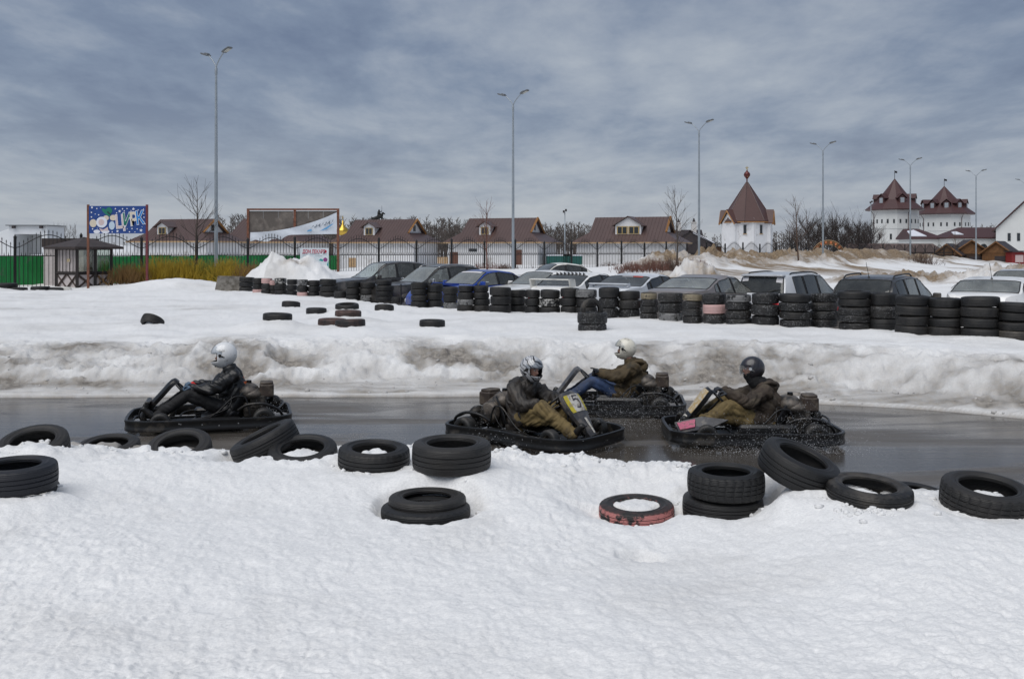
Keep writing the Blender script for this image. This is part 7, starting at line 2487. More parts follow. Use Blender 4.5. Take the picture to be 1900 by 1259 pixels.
def tower(label, u, Y, Rt, v_apex, v_roof, n_dorm, rot, flag):
    g = thing('tower', label, 'tower', (PX(u, Y), Y, 0.4), rot, 'white towers with maroon pyramid roofs')
    zr, za = PZ(v_roof, Y) - 0.4, PZ(v_apex, Y) - 0.4
    n = 12
    P_ = [(math.cos(2 * math.pi * (k + .5) / n), math.sin(2 * math.pi * (k + .5) / n)) for k in range(n)]
    mb = MB(); mb.prism([(x * Rt, y * Rt, 0) for x, y in P_], (0, 0, zr + .1)); mb.build('wall', M_tw, g)
    for zz in (zr * 0.63, zr * 0.36):
        mb = MB(); mb.tube([(x * (Rt + .03), y * (Rt + .03), zz) for x, y in P_], 0.09, 4, closed=True); mb.build('string_course', M_tw, g)
    mb = MB()
    rows = [(Rt + 1.05, zr - 0.1), (Rt * 0.72, zr + (za - zr) * 0.30), (Rt * 0.40, zr + (za - zr) * 0.60), (0.02, za)]
    vs = [(x * r, y * r, z) for r, z in rows for x, y in P_]
    vs += [(x * (Rt + 0.9), y * (Rt + 0.9), zr - 0.3) for x, y in P_]
    fs = [(j * n + k, j * n + (k + 1) % n, (j + 1) * n + (k + 1) % n, (j + 1) * n + k) for j in range(3) for k in range(n)]
    fs += [(k, 4 * n + k, 4 * n + (k + 1) % n, (k + 1) % n) for k in range(n)] + [tuple(4 * n + k for k in range(n))]
    mb._add(vs, fs)
    ro = mb.build('roof', M_tr, g)
    for k in range(n):
        a = 2 * math.pi * k / n
        ca, sa = math.cos(a), math.sin(a)
        rr = Rt * math.cos(math.pi / n)
        for zz, hh, w_ in ((zr * 0.76, 0.75, 0.30), (zr * 0.47, 1.05, 0.36), (zr * 0.16, 0.9, 0.45)):
            for q in ((-0.55, 0.55) if zz > zr * .7 else (0.0,)):
                w = MB(); w.box((ca * rr - sa * q, sa * rr + ca * q, zz), (0.10, w_, hh), rot=(0, 0, a)); w.build('window', M_dglass, g)
        if k % 3 == 0:
            d = MB(); d.tube([(ca * (rr + .75) - sa * .9, sa * (rr + .75) + ca * .9, zr - .25), (ca * (rr + .1) - sa * .9, sa * (rr + .1) + ca * .9, zr - 1.1), (ca * (rr + .1) - sa * .9, sa * (rr + .1) + ca * .9, 0)], 0.06, 5); d.build('downpipe', M_tr, g)
    for k in range(n_dorm):
        a = 2 * math.pi * k / n_dorm - rot - math.pi / 2 + (0.0 if n_dorm == 6 else math.pi / n_dorm)
        m4 = Matrix.Rotation(a, 4, 'Z')
        rd, zd = Rt * 0.86, zr + (za - zr) * 0.13
        w = MB(); w.X = m4
        w.prism([(rd, -0.62, zd), (rd, 0.62, zd), (rd, 0.62, zd + 1.25), (rd, 0, zd + 1.75), (rd, -0.62, zd + 1.25)], (-2.4, 0, 0)); do = w.build('dormer', M_tr, g)
        w = MB(); w.X = m4
        for sy in (-1, 1):
            w.prism([(rd + .15, 0, zd + 2.0), (rd - 2.4, 0, zd + 2.0), (rd - 2.4, sy * .95, zd + 1.15), (rd + .15, sy * .95, zd + 1.15)], (0, 0, .1))
        w.build('dormer_roof', M_tr, do)
        w = MB(); w.X = m4; w.box((rd + 0.03, 0, zd + .72), (0.08, 0.72, 1.1)); w.build('dormer_window', mat('pale_window', (0.30, 0.33, 0.36), 0.2), do)
    mb = MB(); mb.cyl((0, 0, za - .2), (0, 0, za + 1.5), 0.05, 6); mb.build('mast', M_iron, g)
    mb = MB(); mb.prism([(0.03, 0, za + 1.45), (flag, 0.02, za + 1.35), (flag, 0.02, za + 0.98), (0.03, 0, za + 1.05)], (0, 0.03, 0)); mb.build('weather_vane', M_iron, g)
    return g


tower('left white round tower with a steep maroon roof, behind the fifth lamp', 1660, 190, 4.35, 331, 388, 6, R_(0), 0.5)
tower('right white tower with four roof windows in sight, broader roof', 1752, 205, 5.05, 345, 396, 10, R_(6), 0.6)


def wing(label, u0, u1, Y, v_eave, v_ridge, hip0, hip1, arches=(), snow=(), depth=7.0):
    x0, x1 = PX(u0, Y), PX(u1, Y)
    g = thing('low_wing', label, 'building', ((x0 + x1) / 2, Y, 0.4))
    hw = (x1 - x0) / 2
    ze, zr = PZ(v_eave, Y) - .4, PZ(v_ridge, Y) - .4
    mb = MB(); mb.box((0, depth / 2, ze / 2), (2 * hw - .8, depth - .8, ze)); mb.build('wall', M_tw, g)
    mb = MB()
    a = [(-hw, 0, ze), (hw, 0, ze), (hw, depth, ze), (-hw, depth, ze)]
    mb._add(a + [(-hw + hip0, depth / 2, zr), (hw - hip1, depth / 2, zr)] + [(x, y, z - .25) for x, y, z in a], [(0, 1, 5, 4), (1, 2, 5), (2, 3, 4, 5), (3, 0, 4), (0, 6, 7, 1), (1, 7, 8, 2), (2, 8, 9, 3), (3, 9, 6, 0), (9, 8, 7, 6)])
    ro = mb.build('roof', M_tr, g)
    for x, zz, w_, h_ in arches:
        q = MB()
        q.prism([(x - w_, .35, zz - h_)] + [(x + w_ * math.cos(t), .35, zz + w_ * math.sin(t)) for t in np.linspace(math.pi, 0, 9)] + [(x + w_, .35, zz - h_)], (0, .1, 0)); q.build('arch_window', M_dglass, g)
    for t0, t1, f0, f1 in snow:
        q = MB()
        def rp(t, f): return (-hw + 2 * hw * t, depth / 2 * f, ze + (zr - ze) * f + 0.06)
        q.prism([rp(t0, f0), rp(t1, f0), rp((t0 + t1) / 2, f1), rp(t0, f1 * 0.8 + f0 * .2)], (0, -.02, .12)); q.build('roof_snow', M_star, g)
    return g


wing('low wing with snow on its maroon roof between the two towers', 1690, 1752, 176, 441, 424, 0.0, 3.0, snow=((0.04, 0.5, 0.1, 0.8),))
wing('long low building with a maroon roof and arched windows by the gabled hall', 1758, 1862, 172, 440, 421, 3.4, 0.0, arches=((-1.0, 2.6, .62, 1.6), (1.6, 2.6, .62, 1.6), (4.0, 2.6, .62, 1.6)), snow=((0.14, 0.32, 0.2, 0.5),))
gh_ = thing('gabled_hall', 'white gabled hall with tall windows cut off by the right edge', 'building', (PX(1905, 165), 165, 0.4), R_(-31))
hw, zE, zA = 4.6, PZ(424, 165) - .4, PZ(372, 165) - .4
mb = MB(); mb.prism([(-hw, 0, 0), (hw, 0, 0), (hw, 0, zE), (0, 0, zA), (-hw, 0, zE)], (0, 12, 0)); mb.build('wall', M_tw, gh_)
mb = MB()
for sx in (-1, 1):
    mb.prism([(0, -.5, zA + .1), (0, 12.5, zA + .1), (sx * (hw + .6), 12.5, zE - .55), (sx * (hw + .6), -.5, zE - .55)], (0, 0, .25))
mb.build('roof', M_tr, gh_)
for x, z, w_, h_ in ((-2.6, 4.3, .45, 1.3), (-1.2, 4.3, .45, 1.3), (0.6, 4.3, .45, 1.3), (-3.2, 1.3, .7, 1.4), (-0.9, 1.3, .7, 1.4)):
    q = MB(); q.box((x, -.03, z), (w_, .1, h_)); q.build('window', M_dglass, gh_)

# ================================================================== dark chalets, timber stalls, arch, pavilion
M_slate = mat('dark_roof', (0.030, 0.022, 0.024), 0.6, var=0.3, vscale=1)
M_timber = mat('dark_log_wall', (0.055, 0.030, 0.018), 0.75, var=0.35, vscale=4)
M_honey = mat('honey_timber', (0.15, 0.068, 0.022), 0.7, var=0.3, vscale=4)
M_cream_w = mat('cream_chimney', (0.62, 0.60, 0.58), 0.8)


def gable_house(name, label, cat, u, Y, w, d, he, hr, yaw, wallm, roofm, face, chim=(), snow=False, group=None, zg=0.4, opening=True):
    g = thing(name, label, cat, (PX(u, Y), Y, zg), yaw, group)
    mb = MB(); mb.prism([(-w / 2, 0, 0), (w / 2, 0, 0), (w / 2, 0, he), (0, 0, hr), (-w / 2, 0, he)], (0, d, 0)); mb.build('wall', wallm, g)
    mb = MB()
    o_ = .35
    k = (hr - he) / (w / 2)
    for sx in (-1, 1):
        mb.prism([(0, -o_, hr + .12), (0, d + o_, hr + .12), (sx * (w / 2 + o_), d + o_, he - k * o_ + .12), (sx * (w / 2 + o_), -o_, he - k * o_ + .12)], (0, 0, .12))
    ro = mb.build('roof', roofm, g)
    if face is not None:
        mb = MB(); mb.prism([(-w / 2 + .1, -.05, he), (w / 2 - .1, -.05, he), (0, -.05, hr - .1)], (0, .04, 0)); mb.build('gable_face', face, g)
        for sx in (-1, 1):
            mb = MB(); mb.tube([(0, -o_ - .03, hr + .1), (sx * (w / 2 + o_), -o_ - .03, he - k * o_ + .1)], .11, 4); mb.build('rake_board', face, g)
    if opening:
        mb = MB(); mb.box((w * .12, -.04, he * .55), (w * .36, .08, he * .45)); mb.build('opening', M_slate, g)
        for zz in np.linspace(.25, he - .1, 6):
            mb = MB(); mb.box((0, -.02, zz), (w * .98, .06, .05)); mb.build('log_course', wallm, g)
    for x, y in chim:
        mb = MB(); mb.box((x, y, hr + .2), (.75, .75, 2.2)); mb.box((x, y, hr + 1.36), (.95, .95, .14)); co_ = mb.build('chimney', M_cream_w, g)
        mb = MB(); mb.box((x, y, hr + 1.75), (.5, .5, .6), taper=.3); mb.build('chimney_cap', M_slate, co_)
    if snow:
        mb = MB()
        mb.prism([(w * .06, -.3, hr - .25), (w * .5, -.3, he + .15), (w * .5, d * .7, he + .15), (w * .3, d * .6, he + (hr - he) * .38), (w * .12, d * .75, hr - .45)], (0, 0, .28)); mb.build('roof_snow', M_star, ro)
    return g


gable_house('chalet', 'dark gabled chalet with snow patches left of the chapel', 'house', 1280, 150, 7.4, 6, 2.8, 4.9, R_(-8), M_slate, M_slate, None, snow=True, opening=False)
gable_house('chalet', 'dark roofed house with white chimneys behind the snowy chalet', 'house', 1298, 163, 9.5, 9, 3.0, 5.2, R_(86), M_slate, M_slate, None, chim=((-2.5, 1.2), (0.0, 3.4), (2.4, 6.5)), opening=False)
gable_house('timber_stall', 'small honey coloured timber stall by the dirty snow heaps, leftmost of three', 'stall', 1757, 128, 3.0, 4, 1.5, 2.7, R_(-35), M_timber, M_slate, M_honey, group='timber stalls before the long low building')
gable_house('timber_stall', 'wide honey timber stall behind the sixth lamp', 'stall', 1802, 129, 4.6, 4, 1.6, 3.2, R_(-12), M_timber, M_slate, M_honey, group='timber stalls before the long low building')
gable_house('timber_stall', 'timber stall with a dark counter opening, rightmost of three', 'stall', 1849, 127, 3.4, 4.4, 1.7, 3.0, R_(-38), M_honey, M_slate, M_honey, group='timber stalls before the long low building')
M_redp = mat('red_booth_paint', (0.22, 0.018, 0.018), 0.6)
g = thing('red_booth', 'small red booth beside the rightmost timber stall', 'booth', (PX(1888, 125), 125, .4))
mb = MB(); mb.box((0, 0, .9), (2.2, 1.6, 1.8)); mb.build('wall', M_redp, g)
mb = MB(); mb.box((-.2, -.83, 1.0), (1.0, .05, .9)); mb.build('hatch', M_lpink, g)
mb = MB(); mb.box((0, -.1, 1.9), (2.6, 2.1, .14)); mb.build('roof', M_slate, g)
for k, (u, lb) in enumerate(((1262, 'honey timber shed roof just right of the wide dormer house'), (1322, 'honey timber awning below the dark chalets'))):
    g = thing('timber_awning', lb, 'shed', (PX(u, 120), 120, .4))
    mb = MB(); mb.box((0, 0, 1.2), (2.6 if k else 1.6, 1.5, 2.4)); mb.build('wall', M_honey, g)
    mb = MB(); mb.box((0, -.1, 2.45), (3.0 if k else 2.0, 2.0, .12)); mb.build('roof', M_slate, g)
# brown hip roof row just behind the fence on the right
g = thing('long_shed', 'long low brown roofed shed behind the fence before the round towers', 'shed', (PX(1660, 150), 150, .4))
mb = MB(); mb.box((0, 2, .9), (14, 4, 1.8)); mb.build('wall', M_timber, g)
mb = MB(); mb._add([(-7.6, -.4, 1.8), (7.6, -.4, 1.8), (7.6, 4.4, 1.8), (-7.6, 4.4, 1.8), (-6, 2, 3.1), (6.6, 2, 3.1)], [(0, 1, 5, 4), (1, 2, 5), (2, 3, 4, 5), (3, 0, 4), (3, 2, 1, 0)]); mb.build('roof', mat('pale_brown_roof', (0.10, 0.068, 0.06), 0.7), g)
# arch sign
aY = 112.0
g = thing('arch_sign', 'orange wooden arch sign over the gate beside the bare trees', 'sign', (PX(1537, aY), aY, .4))
r0, r1, zc_ = 1.25, 1.72, PZ(465, aY) - .4 - .55
for s in (-1, 1):
    mb = MB(); mb.box((s * 1.25, 0, zc_ / 2), (.14, .14, zc_ + .2)); mb.build('post', M_timber, g)
mb = MB()
arc = np.linspace(R_(168), R_(12), 21)
mb.prism([(1.08 * r1 * math.cos(t), 0, zc_ + r1 * math.sin(t)) for t in arc] + [(1.08 * r0 * math.cos(t), 0, zc_ + r0 * math.sin(t)) for t in arc[::-1]], (0, .1, 0)); ao = mb.build('arch_board', M_honey, g)
for rr, m_ in ((r0, M_rake), (r1, M_rake)):
    mb = MB(); mb.tube([(1.08 * rr * math.cos(t), -.03, zc_ + rr * math.sin(t)) for t in arc], .03, 4); mb.build('arch_edge', m_, ao)
M_let = mat('worn_orange_letters', (0.50, 0.16, 0.06), 0.6)
for k in range(6):
    t = R_(140 - 20 * k)
    rm = (r0 + r1) / 2
    mb = MB(); mb.box((1.08 * rm * math.cos(t), -.03, zc_ + rm * math.sin(t)), (.20, .04, .28), rot=(0, -(t - math.pi / 2), 0)); mb.build('letter_block', M_let, ao)

# white portal pavilion on the far left
M_tent = mat('white_membrane', (0.66, 0.68, 0.70), 0.6, var=0.04, vscale=1)
vY = 78.0
g = thing('white_pavilion', 'white portal pavilion with two floodlights behind the fence at the far left', 'pavilion', (PX(52, vY), vY, .3))
zt = PZ(419, vY) - .3
for s in (-1, 1):
    mb = MB(); mb.box((s * 1.28, 1.5, zt / 2), (.42, 3, zt)); mb.build('portal_leg', M_tent, g)
mb = MB(); mb.box((0, 1.5, zt - .32), (2.14, 3, .64)); mb.build('portal_lintel', M_tent, g)
mb = MB(); mb.box((0, 2.6, (zt - .64) / 2), (2.1, .1, zt - .64)); mb.build('back_wall', mat('grey_membrane', (0.6, 0.61, 0.62), 0.7), g)
mb = MB(); mb.box((0, 1.4, zt + .04), (3.3, 3.3, .07)); mb.build('roof_edge', M_head, g)
mb = MB(); mb.prism([(-1.5, 1, zt), (-4.8, 1, zt - 1.2), (-4.8, 1, 0), (-1.5, 1, 0)], (0, 3, 0)); mb.build('side_wall', M_tent, g)
for s in (-.82, .9):
    mb = MB(); mb.box((s * 1.25, -.2, zt - .1), (.22, .22, .2)); mb.build('floodlight', M_slate, g)
for i, (u, Y, rx, h, lb) in enumerate(((75, 74, 3.4, 1.75, 'white domed tent in front of the portal pavilion'), (225, 82, 3.3, 2.5, 'white domed tent below the circus billboard'))):
    mb = MB()
    mb.lathe([(rx * math.cos(t), h * math.sin(t)) for t in np.linspace(0, math.pi / 2 - .01, 8)], (PX(u, Y), Y, .3), 'Z', 28)
    tag(mb.build('domed_tent', M_tent, smooth=True), lb, 'tent', 'white domed tents at the far left')

# gilded onion dome and dark rider statue behind the houses
dY = 175.0
g = thing('onion_dome', 'small gilded onion dome behind the torn billboard', 'church dome', (PX(636, dY), dY, 0))
z0 = PZ(437, dY)
mb = MB(); mb.cyl((0, 0, .3), (0, 0, z0), .62, 14); mb.build('drum', M_tw, g, smooth=True, angle=40)
mb = MB(); mb.lathe([(.5, 0), (.95, .35), (1.08, .75), (.85, 1.2), (.4, 1.6), (.2, 2.0), (.14, 2.6), (0, 2.7)], (0, 0, z0), 'Z', 16); mb.build('dome', M_gold, g, smooth=True)
mb = MB(); mb.box((0, 0, z0 + 3.05), (.07, .07, .9)); mb.box((0, 0, z0 + 3.15), (.45, .06, .07)); mb.build('cross', M_gold, g)
sY = 150.0
M_bronze = mat('dark_bronze', (0.012, 0.013, 0.013), 0.5, 0.4)
m = MB()
zs = PZ(413, sY)
xs_ = PX(703, sY)
def sp(x, y, z): return Vector((xs_ + x, sY + y, zs + z))
m.capsule(sp(-.75, 0, .55), sp(.35, 0, 1.0), .28, .30); m.capsule(sp(.35, 0, 1.0), sp(.62, 0, 1.45), .22, .15); m.capsule(sp(.62, 0, 1.45), sp(.88, 0, 1.30), .13, .09)
for x, x2, z2 in ((-.7, -.95, -.3), (-.6, -.4, -.35), (.3, .75, .55), (.35, .55, .15)):
    m.capsule(sp(x, .1 if x2 < 0 else -.1, .55 if x < 0 else .85), sp(x2, 0, z2), .12, .07)
m.capsule(sp(-.95, 0, .75), sp(-1.25, 0, .2), .10, .05)
m.capsule(sp(-.05, 0, 1.05), sp(.0, 0, 1.55), .2, .22); m.ell(sp(.03, 0, 1.83), .15, 12, 8); m.capsule(sp(0, -.2, 1.5), sp(.35, -.3, 1.3), .09, .07); m.capsule(sp(-.05, -.2, 1.0), sp(.15, -.3, .5), .12, .08)
m.capsule(sp(0.05, .2, 1.5), sp(.40, .2, 1.75), .09, .06)
rid = put(remeshed(m, 0.045, 2), 'rider', M_bronze, None)
sg_ = thing('rider_statue', 'dark bronze statue of a rider on a rearing horse above the house roof', 'statue', (0, 0, 0))
rid.parent = sg_
mb = MB(); mb.capsule(sp(.42, .2, .6), sp(.42, .2, 2.55), .03, .02, 6); mb.build('spear', M_bronze, sg_)
mb = MB(); mb.box((xs_, sY, zs / 2 - .1), (1.6, 1.1, zs - .2)); mb.build('plinth', M_timber, sg_)

# thin floodlight masts
for u, Y, vt, lb in ((1048, 110, 393, 'slim floodlight mast behind the gap between the houses'), (1616, 160, 376, 'slim floodlight mast left of the left tower')):
    g = thing('floodlight_mast', lb, 'mast', (PX(u, Y), Y, .3), 0, 'slim floodlight masts')
    zt = PZ(vt, Y) - .3
    mb = MB(); mb.cyl((0, 0, 0), (0, 0, zt), .09, 8, .05); mb.build('pole', M_galv, g, smooth=True, angle=40)
    for q in (-.12, .12):
        mb = MB(); mb.box((q, -.1, zt + q * .6 + .1), (.2, .22, .26)); mb.build('floodlight', M_slate, g)
# ================================================================== bare trees, shrubs, far wood
M_bark = mat('grey_bark', (0.065, 0.052, 0.044), 0.9, var=0.3, vscale=6)
M_barkd = mat('dark_bark', (0.034, 0.026, 0.024), 0.9, var=0.3, vscale=3)
M_twigy = mat('yellow_willow_twig', (0.36, 0.25, 0.02), 0.8, var=0.4, vscale=2)
M_twigg = mat('green_yellow_twig', (0.20, 0.19, 0.02), 0.8, var=0.4, vscale=2)
M_twigo = mat('dry_ochre_grass', (0.20, 0.115, 0.038), 0.9, var=0.4, vscale=2)
M_twigr = mat('reddish_twig', (0.125, 0.055, 0.040), 0.85, var=0.4, vscale=2)
M_twigb = mat('brown_twig', (0.085, 0.052, 0.038), 0.85, var=0.4, vscale=2)


def stick(V, Fc, a, b, r0, r1, n=3):
    d = (b - a)
    if d.length < 1e-5: return
    d.normalize()
    s = d.orthogonal().normalized(); t = d.cross(s)
    k = len(V)
    for p, r in ((a, r0), (b, r1)):
        for i in range(n):
            w = 2 * math.pi * i / n
            V.append(tuple(p + s * (r * math.cos(w)) + t * (r * math.sin(w))))
    for i in range(n):
        j = (i + 1) % n
        Fc.append((k + i, k + j, k + n + j, k + n + i))


def grow(V, Fc, p, d, L, r, depth, rnd, spread, up, kids, minr):
    segs = 3
    q = p
    for i in range(segs):
        d = (d + Vector((rnd.uniform(-1, 1), rnd.uniform(-1, 1), rnd.uniform(-.6, 1))) * 0.10 + Vector((0, 0, up * 0.05))).normalized()
        e = q + d * L / segs
        r2 = max(r * (1 - 0.28 * (i + 1) / segs), minr * .6)
        stick(V, Fc, q, e, max(r * (1 - 0.28 * i / segs), minr * .6), r2, 4 if r > .03 else 3)
        if depth > 0:
            for _ in range(kids if i else max(1, kids - 1)):
                a = rnd.uniform(0, 6.283)
                o = d.orthogonal().normalized()
                o = (Matrix.Rotation(a, 3, d) @ o)
                nd = (d * math.cos(spread) + o * math.sin(spread) + Vector((0, 0, up * 0.25))).normalized()
                f = rnd.uniform(.45, .75)
                grow(V, Fc, q.lerp(e, rnd.uniform(.3, 1)), nd, L * f, max(r * .5, minr), depth - 1, rnd, spread, up, kids, minr)
        q = e
        r = r2


def mesh_from(name, V, Fc, m_):
    me = bpy.data.meshes.new(name)
    me.from_pydata(V, [], Fc)
    me.materials.append(m_)
    return me


def tree(label, u, Y, vtop, seed, kind='sapling', m_=M_bark, group=None, zg=0.5, lean=0.0):
    rnd = random.Random(seed)
    H_ = PZ(vtop, Y) - zg
    g = thing('bare_tree', label, 'tree', (PX(u, Y), Y, zg), 0, group)
    V, Fc = [], []
    tv, tf = [], []
    p = Vector((0, 0, 0)); d = Vector((lean, 0, 1)).normalized()
    r = H_ * (0.0135 if kind == 'sapling' else 0.02)
    th = 0.86 if kind == 'sapling' else 0.62
    n = 9
    for i in range(n):
        d = (d + Vector((rnd.uniform(-1, 1), rnd.uniform(-1, 1), .6)) * 0.045).normalized()
        q = p + d * H_ * th / n
        stick(tv, tf, p, q, r * (1 - .75 * i / n), r * (1 - .75 * (i + 1) / n), 6)
        if i >= (3 if kind == 'sapling' else 2):
            for _ in range(3 if kind == 'sapling' else 4):
                a = rnd.uniform(0, 6.283)
                sp_ = rnd.uniform(.5, .95) if kind == 'sapling' else rnd.uniform(.5, 1.1)
                nd = Vector((math.cos(a) * math.sin(sp_), math.sin(a) * math.sin(sp_), math.cos(sp_)))
                L = H_ * (0.40 * (1 - .55 * i / n) if kind == 'sapling' else .40 * (1 - .3 * i / n)) * rnd.uniform(.6, 1)
                grow(V, Fc, p.lerp(q, rnd.random()), nd, L, r * .33 * (1 - .5 * i / n), 1 if kind == 'sapling' else 2, rnd, .5, .8, 2, H_ * .0016 if kind == 'sapling' else H_ * .0022)
        p = q
    grow(V, Fc, p, d, H_ * (1 - th), r * .25, 1, rnd, .45, .8, 2, H_ * .0016)
    link_mesh('trunk', mesh_from('trunk', tv, tf, m_), g)
    link_mesh('crown', mesh_from('crown', V, Fc, m_), g)
    return g


tree('young bare tree with a wide crown beside the first lamp', 362, 48.5, 338, 11, m_=M_bark, zg=0.7)
tree('slim bare sapling right of the wide dormer house', 1256, 70, 352, 5, m_=M_bark, group='bare saplings along the lamp row', zg=0.9)
tree('slim bare sapling between the chapel and the arch sign', 1482, 84, 366, 8, m_=M_twigb, group='bare saplings along the lamp row', zg=0.9)
tree('faint reddish sapling in front of the house with two doors', 904, 61, 375, 21, m_=M_twigr, group='bare saplings along the lamp row', zg=0.9)
tree('small bare sapling before the left round tower', 1639, 118, 425, 31, m_=M_twigb, group='bare saplings along the lamp row', zg=0.9)
tree('small bare sapling before the long low building', 1771, 120, 428, 33, m_=M_twigb, group='bare saplings along the lamp row', zg=0.9)
RT = [(1478, 412, 'leftmost small'), (1500, 388, 'tall'), (1522, 392, 'broad'), (1545, 396, ''), (1562, 390, ''), (1580, 400, ''), (1598, 398, ''), (1613, 402, '')]
for k, (u, vt, w) in enumerate(RT):
    names = ['small dark bare tree at the left end of the grove by the arch sign', 'tall dark spreading tree in the grove behind the fourth lamp', 'dark bare tree just right of the fourth lamp', 'dark bare tree above the arch sign', 'dark bare tree between the arch sign and the floodlight mast',
             'dark bare tree third from the right in the grove left of the towers', 'dark bare tree second from the right in the grove left of the towers', 'dark bare tree next to the left tower at the grove end']
    tree(names[k], u, 150 + 5 * (k % 3), vt, 60 + k, 'oak', M_barkd, 'dark bare trees between chapel and towers', zg=.3)
for k, u in enumerate((98, 110, 119, 129, 140)):
    tree(['faint poplar furthest left behind the kiosk', 'second faint poplar from the left behind the kiosk', 'middle faint poplar of the five behind the kiosk', 'fourth faint poplar from the left behind the kiosk', 'faint poplar furthest right behind the kiosk'][k], u, 260, 416 + (k % 2) * 3, 90 + k, 'sapling', M_bark, 'faint poplars far behind the kiosk', zg=.3)


def wood():
    """the far wood: several hundred bare trunks with twiggy heads, read as one dark mass"""
    rnd = random.Random(4)
    V, Fc = [], []
    spans = [(395, 640, 80, 400, 300), (600, 870, 150, 405, 310), (980, 1130, 100, 414, 320), (800, 1000, 80, 412, 330), (1120, 1360, 40, 434, 360), (1400, 1640, 70, 424, 330), (1780, 1900, 30, 418, 340), (-200, 420, 60, 446, 520), (1890, 2500, 60, 432, 420)]
    for u0, u1, n, vt, Y0 in spans:
        for k in range(n):
            u = u0 + (u1 - u0) * (k + rnd.random()) / n
            Y = Y0 + rnd.uniform(-25, 45)
            h = (PZ(vt, Y) - .3) * rnd.uniform(.72, 1.04) if not (u < 480 and u > 430) else (PZ(vt - 6, Y)) * rnd.uniform(.8, 1.02)
            b = Vector((PX(u, Y), Y, .2))
            t = b + Vector((rnd.uniform(-.4, .4), 0, h))
            stick(V, Fc, b, t, .20, .05, 3)
            for q in range(26):
                f = rnd.uniform(.18, .97)
                s = b.lerp(t, f)
                a = rnd.uniform(0, 6.283)
                L = h * .24 * (1.15 - f * .8) * rnd.uniform(.6, 1.2)
                e = s + Vector((math.cos(a) * L * .75, math.sin(a) * L * .5, L * rnd.uniform(.4, 1.1)))
                stick(V, Fc, s, e, .09, .035, 3)
                for _ in range(2):
                    e2 = s.lerp(e, rnd.uniform(.4, .9)) + Vector((rnd.uniform(-1, 1), rnd.uniform(-.5, .5), rnd.uniform(.2, 1.2))) * L * .42
                    stick(V, Fc, s.lerp(e, .6), e2, .05, .02, 3)
    o = link_mesh('far_wood', mesh_from('far_wood', V, Fc, mat('far_hazed_brown_wood', (0.085, 0.070, 0.062), 0.95, var=0.35, vscale=0.4)))  # paler than the near bark: haze of the air put into the colour
    tag(o, 'dark band of bare far woodland along the horizon behind the houses', 'woodland', kind='stuff')


wood()


def bush(label, u, Y, w, vtop, n, m_, seed, fan=.5, zg=0.6, cat='shrub', group=None, depth=1.0, vb=None):
    rnd = random.Random(seed)
    zb = zg if vb is None else PZ(vb, Y)
    h = PZ(vtop, Y) - zb
    V, Fc = [], []
    for k in range(n):
        b = Vector((rnd.gauss(0, w * .32), rnd.uniform(-depth, depth), rnd.uniform(-.25, .02)))
        a = rnd.uniform(0, 6.283)
        sp_ = abs(rnd.gauss(0, fan))
        d = Vector((math.cos(a) * math.sin(sp_), math.sin(a) * math.sin(sp_), math.cos(sp_)))
        L = h * rnd.uniform(.55, 1.05) * (1 - .35 * min(1, abs(b.x) / w * 1.6))
        q = b
        r = .014
        for i in range(3):
            d = (d + Vector((rnd.uniform(-1, 1), rnd.uniform(-1, 1), rnd.uniform(-.3, .5))) * .16).normalized()
            e = q + d * L / 3
            stick(V, Fc, q, e, r, r * .7, 3)
            for _ in range(2):
                a = rnd.uniform(0, 6.283)
                d2 = (d + Vector((math.cos(a), math.sin(a), .3)) * .55).normalized()
                stick(V, Fc, q.lerp(e, rnd.random()), q.lerp(e, .5) + d2 * L * .26, r * .6, r * .35, 3)
            q = e; r *= .7
    o = link_mesh('shrub', mesh_from('shrub', V, Fc, m_))
    o.location = (PX(u, Y), Y, zb)
    return tag(o, label, cat, group)


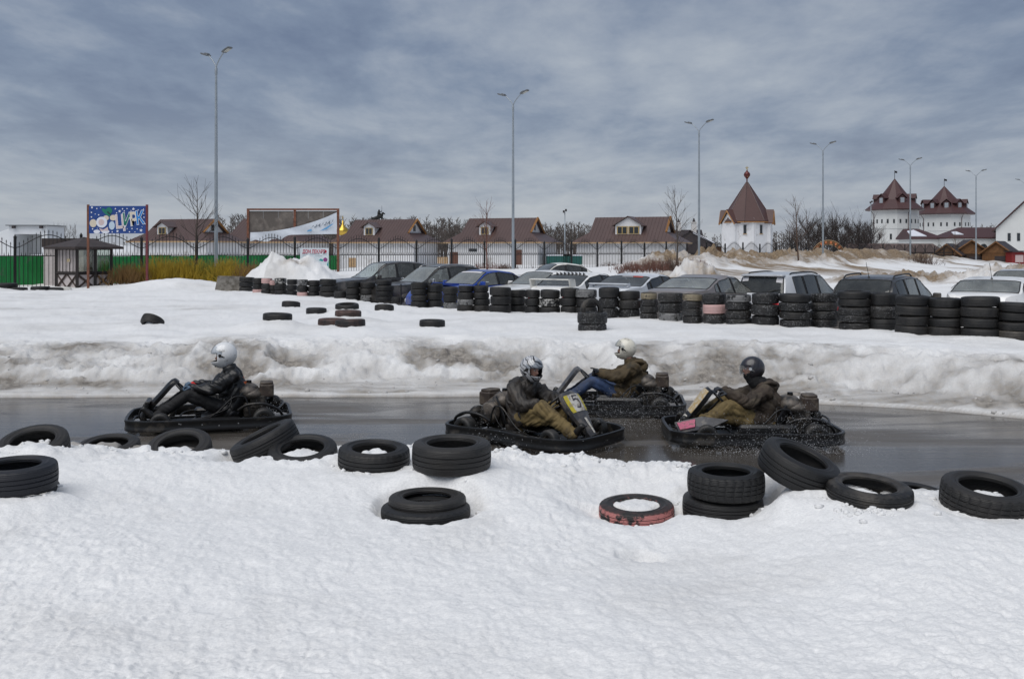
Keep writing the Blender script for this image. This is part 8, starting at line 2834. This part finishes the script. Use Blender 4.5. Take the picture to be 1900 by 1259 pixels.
bush('dense yellow willow bush below the circus billboard, left of the young tree', 300, 47.0, 1.9, 471, 430, M_twigy, 1, .42, vb=520)
bush('yellow willow bush between the young tree and the first lamp', 345, 47.4, 1.7, 471, 400, M_twigy, 2, .42, vb=520)
bush('yellow willow bush right of the first lamp', 425, 47.6, 1.5, 473, 330, M_twigy, 3, .42, vb=516)
bush('yellow and ochre bush left of the white snow pile', 462, 47.2, 0.9, 478, 150, M_twigo, 4, .4, vb=516)
bush('dry ochre grass clump at the kiosk corner', 238, 45.5, 1.2, 482, 320, M_twigo, 5, .5, vb=520)
bush('yellow willow bush behind the billboard post, against the green fence', 385, 48.2, 1.6, 474, 320, M_twigg, 6, .42, vb=520)
for k, (u, Y, w, vt, vb, m_, lb) in enumerate(((845, 64, 2.2, 486, 506, M_twigb, 'brown leafless hedge behind the blue car'), (905, 66, 2.6, 482, 506, M_twigr, 'reddish leafless hedge left of the middle lamp'), (938, 66, 1.4, 486, 506, M_twigb, 'brown hedge against the middle lamp pole'),
                                               (1010, 70, 1.6, 488, 504, M_twigb, 'sparse brown hedge under the iron fence right of the middle lamp'), (1170, 64, 1.6, 482, 499, M_twigr, 'reddish scrub at the left foot of the dirty snow heaps'), (1210, 66, 2.0, 474, 499, M_twigr, 'tall reddish scrub left of the slim sapling'),
                                               (1248, 67, 1.6, 474, 499, M_twigb, 'brown scrub around the foot of the slim sapling'), (1288, 72, 1.4, 476, 499, M_twigr, 'reddish scrub at the foot of the third lamp'), (1708, 100, 2.6, 464, 490, M_twigb, 'dark brown scrub in the snow right of the fifth lamp'),
                                               (1465, 92, 2.0, 474, 492, M_twigb, 'thin brown scrub on the snow heaps below the sapling'), (1130, 80, 1.6, 484, 500, M_twigb, 'thin bare scrub before the wide dormer house'))):
    bush(lb, u, Y, w, vt, 230, m_, 40 + k, .45, vb=vb, depth=1.4)
# one small leafless plant by the snowy car park edge
bush('small dark red shrub in the snow behind the pale silver saloon', 1152, 47, .35, 496, 60, M_twigr, 77, .6, vb=508, depth=.3)
